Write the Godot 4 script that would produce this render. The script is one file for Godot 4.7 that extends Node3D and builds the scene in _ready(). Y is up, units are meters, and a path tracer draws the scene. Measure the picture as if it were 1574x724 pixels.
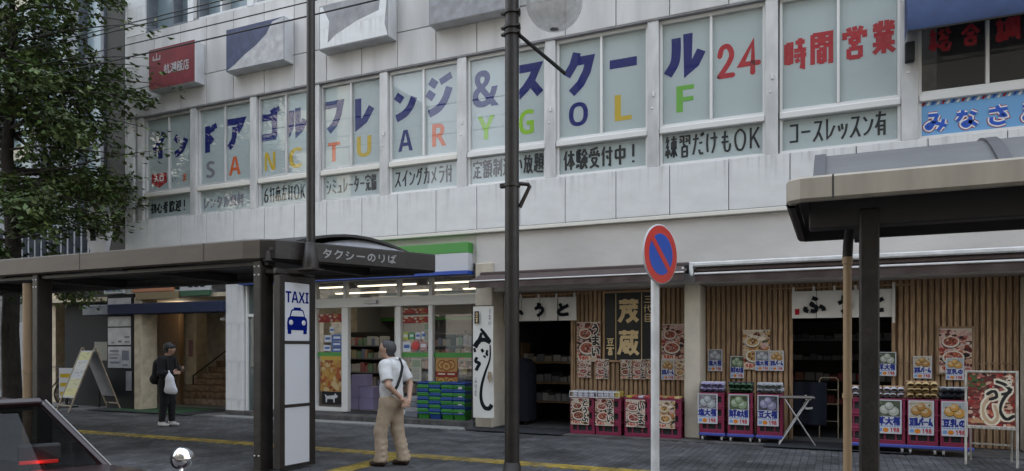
extends Node3D

# ------------------------------------------------------------------ state
var M := {}
var taken := {}
var noise_tex := {}
var glyph_cache := {}
var mesh_cache := {}
var rng := RandomNumberGenerator.new()

const UPPER_Z := 0.0
const BAY_X := [-16.156, -14.3, -12.377, -10.55, -8.744, -6.863, -4.952, -2.975, -0.969, 1.066, 3.14, 5.2]
const JOINT_X := [-16.65, -15.6, -14.7, -13.82, -12.95, -12.01, -11.13, -10.22, -9.28, -8.37, -7.44, -6.505, -5.57, -4.635, -3.65, -2.67, -1.66, -0.68, 0.31, 1.31, 2.335, 3.35, 4.37, 5.39, 6.4, 7.42, 8.44]


func _ready() -> void:
	rng.seed = 20240611
	# ---- camera: eye height 1.6 m, looking 24.3 degrees left of the facade's normal, lens shifted upwards
	var cam := Camera3D.new()
	cam.name = "camera"
	cam.projection = Camera3D.PROJECTION_FRUSTUM
	cam.near = 0.1
	cam.far = 600.0
	cam.size = 0.1 * 724.0 / 1100.0
	cam.frustum_offset = Vector2(0.0, 0.1 * 173.0 / 1100.0)
	add_child(cam)
	cam.position = Vector3(0, 1.6, 12.7)
	cam.rotation_degrees = Vector3(0, 24.293, 0)
	cam.current = true
	# ---- sky, exposure
	var env := Environment.new()
	env.background_mode = Environment.BG_SKY
	var skm := ProceduralSkyMaterial.new()
	skm.sky_top_color = Color(0.79, 0.83, 0.89)
	skm.sky_horizon_color = Color(0.93, 0.93, 0.92)
	skm.sky_curve = 0.2
	skm.ground_bottom_color = Color(0.3, 0.3, 0.3)
	skm.ground_horizon_color = Color(0.6, 0.62, 0.65)
	skm.sun_angle_max = 4.0
	var sky := Sky.new()
	sky.sky_material = skm
	env.sky = sky
	env.background_energy_multiplier = 1.0
	env.tonemap_mode = Environment.TONE_MAPPER_LINEAR
	env.tonemap_exposure = 3.4
	env.sdfgi_enabled = true
	env.ssao_enabled = true
	env.ssil_enabled = true
	var we := WorldEnvironment.new()
	we.name = "world_environment"
	we.environment = env
	add_child(we)
	# ---- sun behind the building: the whole street front lies in its shade
	var sun := DirectionalLight3D.new()
	sun.name = "sun"
	sun.light_color = Color(1.0, 0.96, 0.88)
	sun.light_energy = 1.1
	sun.light_angular_distance = 0.5
	sun.shadow_enabled = true
	add_child(sun)
	sun.look_at_from_position(Vector3(0, 0, 0), Vector3(0.22, -0.66, 0.72))

	make_materials()
	ground()
	office_building()
	ground_floor_walls()
	neighbour_building()
	street_opposite()
	convenience_store()
	tofu_shop()
	stair_entrance()
	facade_signs()
	taxi_shelters()
	street_furniture()
	shop_goods()
	left_side_things()
	car()
	tree()
	people()
	cables()


# ------------------------------------------------------------------ nodes
func numbered(n: String) -> String:
	var k: int = taken.get(n, -1) + 1
	taken[n] = k
	return n if k == 0 else "%s_%03d" % [n, k]


func thing(called: String, label: String, category: String, at := Vector3.ZERO, turn := 0.0, group := "") -> Node3D:
	var o := Node3D.new()
	o.name = numbered(called)
	add_child(o)
	o.position = at
	o.rotation.y = turn
	o.set_meta("label", label)
	o.set_meta("category", category)
	if group != "":
		o.set_meta("group", group)
	return o


func part(called: String, mesh: Mesh, m: Material, parent: Node3D, at := Vector3.ZERO) -> MeshInstance3D:
	var o := MeshInstance3D.new()
	o.name = called
	o.mesh = mesh
	o.material_override = m
	parent.add_child(o, true)
	o.position = at
	return o


func struct(called: String, mesh: Mesh, m: Material, at := Vector3.ZERO) -> MeshInstance3D:
	var o := MeshInstance3D.new()
	o.name = numbered(called)
	o.mesh = mesh
	o.material_override = m
	add_child(o)
	o.position = at
	o.set_meta("kind", "structure")
	return o


func copy_of(src: Node3D, at: Vector3, turn := 0.0, label := "") -> Node3D:
	var o: Node3D = src.duplicate()
	var base: String = src.name
	var cut := base.rfind("_")
	if cut > 0 and base.substr(cut + 1).is_valid_int():
		base = base.substr(0, cut)
	o.name = numbered(base)
	add_child(o)
	o.position = at
	o.rotation.y = turn
	if label != "":
		o.set_meta("label", label)
	return o


# ------------------------------------------------------------------ mesh builder
class MB:
	var st := SurfaceTool.new()
	var grp := -1

	func _init() -> void:
		st.begin(Mesh.PRIMITIVE_TRIANGLES)
		st.set_smooth_group(-1)

	func smooth(g: int) -> void:
		grp = g
		st.set_smooth_group(g if g >= 0 else -1)

	func v(p: Vector3, uv := Vector2.ZERO) -> void:
		st.set_uv(uv)
		st.add_vertex(p)

	# a, b, c counter-clockwise seen from outside
	func tri(a: Vector3, b: Vector3, c: Vector3) -> void:
		v(a)
		v(c)
		v(b)

	func quad(a: Vector3, b: Vector3, c: Vector3, d: Vector3) -> void:
		tri(a, b, c)
		tri(a, c, d)

	func uvquad(a: Vector3, b: Vector3, c: Vector3, d: Vector3) -> void:
		# a bottom left, b bottom right, c top right, d top left
		v(a, Vector2(0, 1)); v(c, Vector2(1, 0)); v(b, Vector2(1, 1))
		v(a, Vector2(0, 1)); v(d, Vector2(0, 0)); v(c, Vector2(1, 0))

	func out(pts: Array, centre: Vector3) -> void:
		var a: Vector3 = pts[0]
		var b: Vector3 = pts[1]
		var c: Vector3 = pts[2]
		var n := (b - a).cross(c - a)
		var mid := Vector3.ZERO
		for p in pts:
			mid += p
		mid /= pts.size()
		if n.dot(mid - centre) >= 0.0:
			for i in range(1, pts.size() - 1):
				tri(pts[0], pts[i], pts[i + 1])
		else:
			for i in range(1, pts.size() - 1):
				tri(pts[0], pts[i + 1], pts[i])

	func box(c: Vector3, s: Vector3, b := 0.0, bas := Basis.IDENTITY) -> void:
		var h := s * 0.5
		var w := minf(b, minf(h.x, minf(h.y, h.z)) * 0.9)
		var pt := func(ax: int, sg: Vector3) -> Vector3:
			var q := Vector3(h.x - w, h.y - w, h.z - w)
			q[ax] = h[ax]
			return c + bas * (q * sg)
		for ax in 3:
			var u := (ax + 1) % 3
			var t := (ax + 2) % 3
			for sgn in [-1.0, 1.0]:
				var pts := []
				for k in [[-1.0, -1.0], [1.0, -1.0], [1.0, 1.0], [-1.0, 1.0]]:
					var sg := Vector3.ONE
					sg[ax] = sgn
					sg[u] = k[0]
					sg[t] = k[1]
					pts.append(pt.call(ax, sg))
				out(pts, c)
			if w > 0.0:
				for k in [[-1.0, -1.0], [1.0, -1.0], [1.0, 1.0], [-1.0, 1.0]]:
					var s0 := Vector3.ONE
					s0[u] = k[0]
					s0[t] = k[1]
					s0[ax] = -1.0
					var s1 := s0
					s1[ax] = 1.0
					out([pt.call(u, s0), pt.call(u, s1), pt.call(t, s1), pt.call(t, s0)], c)
		if w > 0.0:
			for x in [-1.0, 1.0]:
				for y in [-1.0, 1.0]:
					for z in [-1.0, 1.0]:
						var sg := Vector3(x, y, z)
						out([pt.call(0, sg), pt.call(1, sg), pt.call(2, sg)], c)

	func ext(lo: Vector3, hi: Vector3, b := 0.0) -> void:
		box((lo + hi) * 0.5, hi - lo, b)

	func bar(a: Vector3, b: Vector3, w: float, t: float, bev := 0.0, up := Vector3.UP) -> void:
		var z := (b - a).normalized()
		var x := up.cross(z)
		if x.length() < 0.01:
			x = Vector3.RIGHT.cross(z)
		x = x.normalized()
		var y := z.cross(x)
		box((a + b) * 0.5, Vector3(w, t, (b - a).length()), bev, Basis(x, y, z))

	func tube(pts: Array, r, n := 10, g := 1) -> void:
		# r: number or array of radii
		var rings := []
		var side := Vector3.ZERO
		for i in pts.size():
			var p: Vector3 = pts[i]
			var d: Vector3
			if i == 0:
				d = pts[1] - p
			elif i == pts.size() - 1:
				d = p - pts[i - 1]
			else:
				d = (pts[i + 1] - p).normalized() + (p - pts[i - 1]).normalized()
			d = d.normalized()
			if i == 0:
				side = d.cross(Vector3.UP)
				if side.length() < 0.05:
					side = d.cross(Vector3.RIGHT)
			side = (side - d * side.dot(d)).normalized()
			var up := side.cross(d)
			var rr: float = r[i] if r is Array else r
			var ring := []
			for k in n:
				var a := TAU * k / n
				ring.append(p + (side * cos(a) + up * sin(a)) * rr)
			rings.append(ring)
		smooth(g)
		for i in rings.size() - 1:
			for k in n:
				var k2 := (k + 1) % n
				quad(rings[i][k], rings[i][k2], rings[i + 1][k2], rings[i + 1][k])
		smooth(-1)
		for k in range(1, n - 1):
			tri(rings[0][0], rings[0][k + 1], rings[0][k])
			var e: Array = rings[-1]
			tri(e[0], e[k], e[k + 1])

	func lathe(prof: Array, at: Vector3, n := 20, bas := Basis.IDENTITY, g := 1) -> void:
		# prof: Vector2(radius, height) from the bottom up
		smooth(g)
		for i in prof.size() - 1:
			var p: Vector2 = prof[i]
			var q: Vector2 = prof[i + 1]
			for k in n:
				var a := TAU * k / n
				var b := TAU * (k + 1) / n
				var v0 := at + bas * Vector3(p.x * cos(a), p.y, -p.x * sin(a))
				var v1 := at + bas * Vector3(p.x * cos(b), p.y, -p.x * sin(b))
				var v2 := at + bas * Vector3(q.x * cos(b), q.y, -q.x * sin(b))
				var v3 := at + bas * Vector3(q.x * cos(a), q.y, -q.x * sin(a))
				if p.x < 1e-5:
					tri(v0, v2, v3)
				elif q.x < 1e-5:
					tri(v0, v1, v2)
				else:
					quad(v0, v1, v2, v3)
		smooth(-1)

	func prism(poly: PackedVector2Array, bas: Transform3D, depth: float) -> void:
		# outline in the local xy plane, pulled along local +z by depth
		var p := poly
		if Geometry2D.is_polygon_clockwise(p):
			p = p.duplicate()
			p.reverse()
		var idx := Geometry2D.triangulate_polygon(p)
		for i in range(0, idx.size(), 3):
			var a := p[idx[i]]
			var b := p[idx[i + 1]]
			var c := p[idx[i + 2]]
			if (b - a).cross(c - a) < 0.0:
				var s := b
				b = c
				c = s
			tri(bas * Vector3(a.x, a.y, depth), bas * Vector3(b.x, b.y, depth), bas * Vector3(c.x, c.y, depth))
			tri(bas * Vector3(a.x, a.y, 0), bas * Vector3(c.x, c.y, 0), bas * Vector3(b.x, b.y, 0))
		for i in p.size():
			var a := p[i]
			var b := p[(i + 1) % p.size()]
			quad(bas * Vector3(a.x, a.y, 0), bas * Vector3(b.x, b.y, 0), bas * Vector3(b.x, b.y, depth), bas * Vector3(a.x, a.y, depth))

	func ribbon(pts: PackedVector2Array, w: float, z: float) -> void:
		# a flat brush stroke in the xy plane with mitred bends
		var n := pts.size()
		var l := []
		var r := []
		for i in n:
			var d0 := (pts[i] - pts[i - 1]).normalized() if i > 0 else (pts[1] - pts[0]).normalized()
			var d1 := (pts[i + 1] - pts[i]).normalized() if i < n - 1 else d0
			var t := (d0 + d1)
			if t.length() < 0.2:
				t = d0
			t = t.normalized()
			var nn := Vector2(-t.y, t.x)
			var m := minf(1.0 / maxf(absf(nn.dot(Vector2(-d0.y, d0.x))), 0.4), 1.9)
			l.append(pts[i] + nn * w * 0.5 * m)
			r.append(pts[i] - nn * w * 0.5 * m)
		for i in n - 1:
			quad(Vector3(r[i].x, r[i].y, z), Vector3(r[i + 1].x, r[i + 1].y, z), Vector3(l[i + 1].x, l[i + 1].y, z), Vector3(l[i].x, l[i].y, z))

	func done() -> ArrayMesh:
		st.generate_normals()
		return st.commit()


func box_mesh(s: Vector3, b := 0.0) -> Mesh:
	var key := "%.4f %.4f %.4f %.4f" % [s.x, s.y, s.z, b]
	if not mesh_cache.has(key):
		if b <= 0.0:
			var bm := BoxMesh.new()
			bm.size = s
			mesh_cache[key] = bm
		else:
			var mb := MB.new()
			mb.box(Vector3.ZERO, s, b)
			mesh_cache[key] = mb.done()
	return mesh_cache[key]


func ext_part(called: String, lo: Vector3, hi: Vector3, m: Material, parent: Node3D, b := 0.0) -> MeshInstance3D:
	return part(called, box_mesh(hi - lo, b), m, parent, (lo + hi) * 0.5)


# ------------------------------------------------------------------ materials
func lin(r: float, g: float, b: float, a := 1.0) -> Color:
	var c := Color(r, g, b).linear_to_srgb()
	c.a = a
	return c


func make_noise(key: String, freq: float, dark: float, oct := 4, size := 256, kind := FastNoiseLite.TYPE_SIMPLEX_SMOOTH, warp := false) -> void:
	var n := FastNoiseLite.new()
	n.seed = key.hash() % 10000
	n.noise_type = kind
	n.frequency = freq
	n.fractal_octaves = oct
	if warp:
		n.domain_warp_enabled = true
		n.domain_warp_amplitude = 20.0
	var t := NoiseTexture2D.new()
	t.width = size
	t.height = size
	t.seamless = true
	t.noise = n
	var g := Gradient.new()
	g.set_color(0, Color(dark, dark, dark))
	g.set_color(1, Color.WHITE)
	t.color_ramp = g
	noise_tex[key] = t


func normal_noise(key: String, freq: float, size := 256) -> void:
	var n := FastNoiseLite.new()
	n.seed = key.hash() % 10000
	n.frequency = freq
	n.fractal_octaves = 4
	var t := NoiseTexture2D.new()
	t.width = size
	t.height = size
	t.seamless = true
	t.noise = n
	t.as_normal_map = true
	t.bump_strength = 4.0
	noise_tex[key] = t


func mat(name_: String, c: Color, rough := 0.7, metal := 0.0, tex := "", scale := Vector3.ONE, nrm := "", nscale := 0.3) -> StandardMaterial3D:
	var m := StandardMaterial3D.new()
	m.resource_name = name_
	m.albedo_color = c
	m.roughness = rough
	m.metallic = metal
	if tex != "" or nrm != "":
		m.uv1_triplanar = true
		m.uv1_world_triplanar = true
		m.uv1_scale = scale
	if tex != "":
		m.albedo_texture = noise_tex[tex]
	if nrm != "":
		m.normal_enabled = true
		m.normal_texture = noise_tex[nrm]
		m.normal_scale = nscale
	M[name_] = m
	return m


# rain streaks running down from the sills: a tile as high as one row of panels
func rain_streaks() -> Texture2D:
	if noise_tex.has("rain"):
		return noise_tex["rain"]
	var w := 512
	var h := 96
	var im := Image.create(w, h, false, Image.FORMAT_RGB8)
	var n := FastNoiseLite.new()
	n.seed = 12
	n.frequency = 0.05
	n.fractal_octaves = 4
	var r := RandomNumberGenerator.new()
	r.seed = 4
	for x in w:
		var s := maxf(0.0, n.get_noise_2d(x * 1.3, 0.0)) * 0.75
		if r.randf() < 0.05:
			s += r.randf() * 0.16
		var reach := 0.25 + 0.75 * absf(n.get_noise_2d(x * 0.6, 90.0)) * 2.0
		for y in h:
			var v := float(y) / h
			var d := s * clampf(1.0 - v / reach, 0.0, 1.0) * 0.3
			d += 0.05 * smoothstep(0.9, 1.0, v) + 0.035 * (1.0 + n.get_noise_2d(x * 0.35, y * 0.6 + 300.0))
			var k := clampf(1.0 - d, 0.0, 1.0)
			im.set_pixel(x, y, Color(k, k * 0.998, k * 0.992))
	noise_tex["rain"] = ImageTexture.create_from_image(im)
	return noise_tex["rain"]


func make_materials() -> void:
	make_noise("fine", 0.09, 0.75, 4)
	make_noise("soft", 0.012, 0.8, 5)
	make_noise("stain", 0.008, 0.55, 6, 512)
	make_noise("streak", 0.011, 0.89, 5)
	make_noise("wood", 0.03, 0.6, 5)
	normal_noise("bump", 0.08)
	mat("asphalt", lin(0.07, 0.07, 0.072), 0.9, 0, "fine", Vector3.ONE * 2.0, "bump", 0.5)
	mat("sand_bed", lin(0.05, 0.05, 0.05), 0.95)
	var pv := mat("paver", lin(0.10, 0.10, 0.104), 0.85, 0, "stain", Vector3.ONE * 0.33, "bump", 0.3)
	pv.vertex_color_use_as_albedo = true
	mat("kerb", lin(0.3, 0.3, 0.29), 0.9, 0, "fine", Vector3.ONE)
	mat("apron", lin(0.11, 0.105, 0.10), 0.85, 0, "stain", Vector3.ONE * 0.7)
	mat("tactile_worn", lin(0.35, 0.26, 0.075), 0.85, 0, "stain", Vector3.ONE * 0.9)
	mat("tactile", lin(0.43, 0.31, 0.05), 0.8, 0, "stain", Vector3.ONE * 0.9)
	for i in 3:
		var k: float = [1.0, 0.95, 0.9][i]
		var pm := mat("panel%d" % i, lin(0.70 * k, 0.71 * k, 0.725 * k), 0.42, 0, "streak", Vector3(0.6, 0.12, 0.6))
		pm.albedo_texture = rain_streaks()
		pm.uv1_scale = Vector3(0.23, 1.0 / 0.9, 0.23)
		pm.uv1_offset = Vector3(i * 0.3, -4.86 / 0.9, 0)
		pm = mat("upper_panel%d" % i, lin(0.60 * k, 0.59 * k, 0.58 * k), 0.5, 0, "streak", Vector3(0.7, 0.10, 0.7))
		pm.uv1_offset = Vector3(i * 0.37, i * 0.11, 0)
	mat("joint", lin(0.10, 0.10, 0.105), 0.9)
	mat("aluminium", lin(0.64, 0.64, 0.64), 0.42, 0.1, "soft", Vector3(0.7, 0.3, 0.7))
	mat("white_frame", lin(0.66, 0.66, 0.65), 0.4, 0.1)
	mat("sill", lin(0.68, 0.66, 0.60), 0.45)
	var film := mat("film", lin(0.37, 0.44, 0.445), 0.6)
	film.metallic_specular = 0.5
	var gl := mat("glass", Color(1, 1, 1, 0.01), 0.0)
	gl.transparency = BaseMaterial3D.TRANSPARENCY_ALPHA
	gl.metallic_specular = 0.42
	var gd := mat("dark_glass", Color(0.35, 0.42, 0.42, 0.35), 0.0)
	gd.transparency = BaseMaterial3D.TRANSPARENCY_ALPHA
	gd.metallic_specular = 0.36
	mat("navy", lin(0.004, 0.011, 0.13), 0.8)
	M.navy.specular_mode = BaseMaterial3D.SPECULAR_DISABLED
	mat("red_vinyl", lin(0.36, 0.022, 0.032), 0.7)
	mat("orange_vinyl", lin(0.55, 0.12, 0.04), 0.5)
	mat("yellow_vinyl", lin(0.50, 0.36, 0.04), 0.5)
	mat("lime_vinyl", lin(0.24, 0.46, 0.03), 0.5)
	mat("green_vinyl", lin(0.14, 0.38, 0.06), 0.5)
	mat("grey_vinyl", lin(0.20, 0.20, 0.24), 0.5)
	mat("black_vinyl", lin(0.015, 0.018, 0.022), 0.5)
	for k in ["red_vinyl", "orange_vinyl", "yellow_vinyl", "lime_vinyl", "green_vinyl", "grey_vinyl", "black_vinyl"]:
		M[k].specular_mode = BaseMaterial3D.SPECULAR_DISABLED
	mat("white_vinyl", lin(0.75, 0.75, 0.75), 0.5)
	mat("beige_wall", lin(0.56, 0.535, 0.51), 0.75, 0, "streak", Vector3(0.15, 0.3, 0.15), "bump", 0.05)
	mat("cream_pillar", lin(0.52, 0.47, 0.38), 0.75, 0, "streak", Vector3.ONE * 0.7, "bump", 0.12)
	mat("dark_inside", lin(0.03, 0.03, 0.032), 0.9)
	mat("store_wall", lin(0.26, 0.25, 0.235), 0.8)
	mat("store_floor", lin(0.25, 0.24, 0.22), 0.4)
	for i in 4:
		var k: float = [1.0, 0.82, 0.92, 0.70][i]
		var wm := mat("slat%d" % i, lin(0.54 * k, 0.345 * k, 0.19 * k), 0.6, 0, "wood", Vector3(6.0, 0.35, 6.0))
		wm.uv1_offset = Vector3(0, i * 0.21, 0)
	mat("slat_back", lin(0.20, 0.12, 0.062), 0.8)
	mat("wood_shelf", lin(0.26, 0.16, 0.08), 0.6, 0, "wood", Vector3(1.0, 4.0, 4.0))
	mat("pale_wood", lin(0.50, 0.40, 0.27), 0.6, 0, "wood", Vector3(3.0, 0.6, 3.0))
	mat("awning_brown", lin(0.085, 0.060, 0.056), 0.85, 0, "soft", Vector3.ONE * 0.8)
	mat("awning_navy", lin(0.012, 0.019, 0.055), 0.85)
	mat("awning_blue", lin(0.022, 0.045, 0.125), 0.8, 0, "soft", Vector3.ONE * 0.8)
	mat("brown_steel", lin(0.027, 0.020, 0.016), 0.5, 0.1, "stain", Vector3(0.9, 0.5, 0.9), "bump", 0.12)
	mat("right_fascia", lin(0.36, 0.32, 0.26), 0.55, 0.0, "streak", Vector3(1.5, 0.3, 0.3))
	mat("bronze_fascia", lin(0.078, 0.060, 0.046), 0.5, 0.1, "streak", Vector3(0.3, 1.5, 0.3))
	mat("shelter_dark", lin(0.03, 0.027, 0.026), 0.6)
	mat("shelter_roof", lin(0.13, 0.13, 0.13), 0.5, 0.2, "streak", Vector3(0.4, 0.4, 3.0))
	mat("roof_rib", lin(0.07, 0.07, 0.075), 0.5, 0.2)
	mat("dim_tan", lin(0.25, 0.17, 0.095), 0.6, 0, "streak", Vector3(3.0, 0.5, 3.0))
	mat("tan_pipe", lin(0.36, 0.245, 0.135), 0.5, 0, "streak", Vector3(3.0, 0.5, 3.0))
	mat("sign_white", lin(0.50, 0.51, 0.54), 0.45)
	mat("dull_letter", lin(0.26, 0.26, 0.26), 0.5)
	mat("dark_cloth", lin(0.006, 0.008, 0.020), 0.9)
	mat("white_paint", lin(0.74, 0.74, 0.74), 0.35, 0, "soft", Vector3.ONE)
	mat("sign_red", lin(0.60, 0.045, 0.03), 0.35)
	mat("sign_blue", lin(0.025, 0.09, 0.46), 0.35)
	mat("store_green", lin(0.055, 0.26, 0.045), 0.4)
	mat("store_blue", lin(0.012, 0.06, 0.34), 0.4)
	mat("board_red", lin(0.21, 0.022, 0.03), 0.5, 0, "soft", Vector3.ONE * 0.8)
	mat("board_navy", lin(0.06, 0.075, 0.15), 0.6, 0, "soft", Vector3.ONE)
	mat("board_side", lin(0.58, 0.59, 0.61), 0.5, 0, "streak", Vector3(1, 0.4, 1))
	mat("board_dirty", lin(0.52, 0.52, 0.53), 0.6, 0, "soft", Vector3.ONE)
	mat("board_grey", lin(0.32, 0.32, 0.34), 0.6, 0, "soft", Vector3.ONE)
	mat("crate", lin(0.26, 0.022, 0.07), 0.45, 0, "fine", Vector3.ONE * 2.0)
	mat("dolly", lin(0.05, 0.07, 0.32), 0.5)
	mat("caster", lin(0.35, 0.35, 0.35), 0.5)
	mat("chrome", lin(0.75, 0.75, 0.76), 0.12, 1.0)
	mat("steel", lin(0.55, 0.55, 0.54), 0.3, 0.8)
	mat("rubber", lin(0.018, 0.018, 0.018), 0.7)
	mat("mat_black", lin(0.012, 0.013, 0.018), 0.95)
	mat("mat_green", lin(0.012, 0.07, 0.02), 0.95, 0, "fine", Vector3.ONE * 3.0)
	mat("basket_blue", lin(0.012, 0.06, 0.26), 0.4)
	mat("basket_green", lin(0.03, 0.22, 0.03), 0.4)
	mat("cloth_white", lin(0.64, 0.63, 0.60), 0.9)
	mat("gold", lin(0.66, 0.50, 0.27), 0.5, 0.1)
	mat("black_gloss", lin(0.010, 0.010, 0.011), 0.4)
	mat("black_board", lin(0.006, 0.006, 0.007), 0.8)
	mat("pale_frame", lin(0.60, 0.57, 0.50), 0.6, 0, "wood", Vector3(3.0, 0.6, 3.0))
	var cg := mat("car_glass", Color(0.02, 0.025, 0.025, 0.8), 0.0)
	cg.transparency = BaseMaterial3D.TRANSPARENCY_ALPHA
	cg.metallic_specular = 0.45
	var lamp := mat("lit_lamp", Color(1, 0.93, 0.8), 0.5)
	lamp.emission_enabled = true
	lamp.emission = Color(1, 0.9, 0.72)
	lamp.emission_energy_multiplier = 0.3
	mat("skin", lin(0.42, 0.26, 0.19), 0.6)
	mat("hair_grey", lin(0.065, 0.066, 0.07), 0.7, 0, "fine", Vector3.ONE * 9.0)
	mat("hair_black", lin(0.008, 0.007, 0.007), 0.6)
	mat("shirt", lin(0.72, 0.73, 0.74), 0.9, 0, "soft", Vector3.ONE * 3.0, "bump", 0.5)
	mat("trousers", lin(0.44, 0.345, 0.25), 0.9, 0, "soft", Vector3.ONE * 3.0, "bump", 0.5)
	mat("shoe_brown", lin(0.035, 0.016, 0.01), 0.5)
	mat("cloth_black", lin(0.010, 0.010, 0.012), 0.95)
	mat("strap", lin(0.010, 0.010, 0.012), 0.8)
	mat("bag_white", lin(0.68, 0.70, 0.76), 0.6)
	mat("car_paint", lin(0.018, 0.006, 0.007), 0.35)
	M.car_paint.clearcoat_enabled = true
	M.car_paint.clearcoat = 0.35
	M.car_paint.clearcoat_roughness = 0.05
	mat("car_inside", lin(0.02, 0.02, 0.021), 0.9)
	mat("car_seat", lin(0.10, 0.10, 0.10), 0.9)
	mat("bark", lin(0.05, 0.042, 0.035), 0.95, 0, "stain", Vector3(2, 0.6, 2), "bump", 0.8)
	var lf := mat("leaf", lin(0.070, 0.108, 0.036), 0.5)
	lf.vertex_color_use_as_albedo = true
	lf.backlight_enabled = true
	lf.backlight = lin(0.10, 0.16, 0.03)
	mat("far_glass", lin(0.20, 0.26, 0.29), 0.2)
	mat("far_pier", lin(0.17, 0.19, 0.22), 0.6, 0, "soft", Vector3.ONE * 0.5)
	mat("far_dark", lin(0.035, 0.034, 0.03), 0.7)
	mat("far_wall", lin(0.20, 0.195, 0.185), 0.8, 0, "stain", Vector3.ONE * 0.4)
	mat("far_cream", lin(0.42, 0.38, 0.30), 0.8)
	mat("dark_pane", lin(0.02, 0.022, 0.024), 0.3)
	mat("shutter", lin(0.22, 0.22, 0.23), 0.6)
	mat("stair_stone", lin(0.46, 0.34, 0.24), 0.7, 0, "stain", Vector3.ONE)
	mat("entry_wall", lin(0.62, 0.53, 0.39), 0.8, 0, "soft", Vector3.ONE)
	mat("tile_white", lin(0.66, 0.65, 0.62), 0.6, 0, "streak", Vector3(0.5, 0.2, 0.5))
	var tube := mat("lit_tube", Color(1, 0.97, 0.88), 0.5)
	tube.emission_enabled = true
	tube.emission = Color(1, 0.95, 0.82)
	tube.emission_energy_multiplier = 0.6
	var led := mat("led_red", Color(0.4, 0.06, 0.05), 0.5)
	led.emission_enabled = true
	led.emission = Color(1.0, 0.12, 0.06)
	led.emission_energy_multiplier = 0.09


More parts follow.
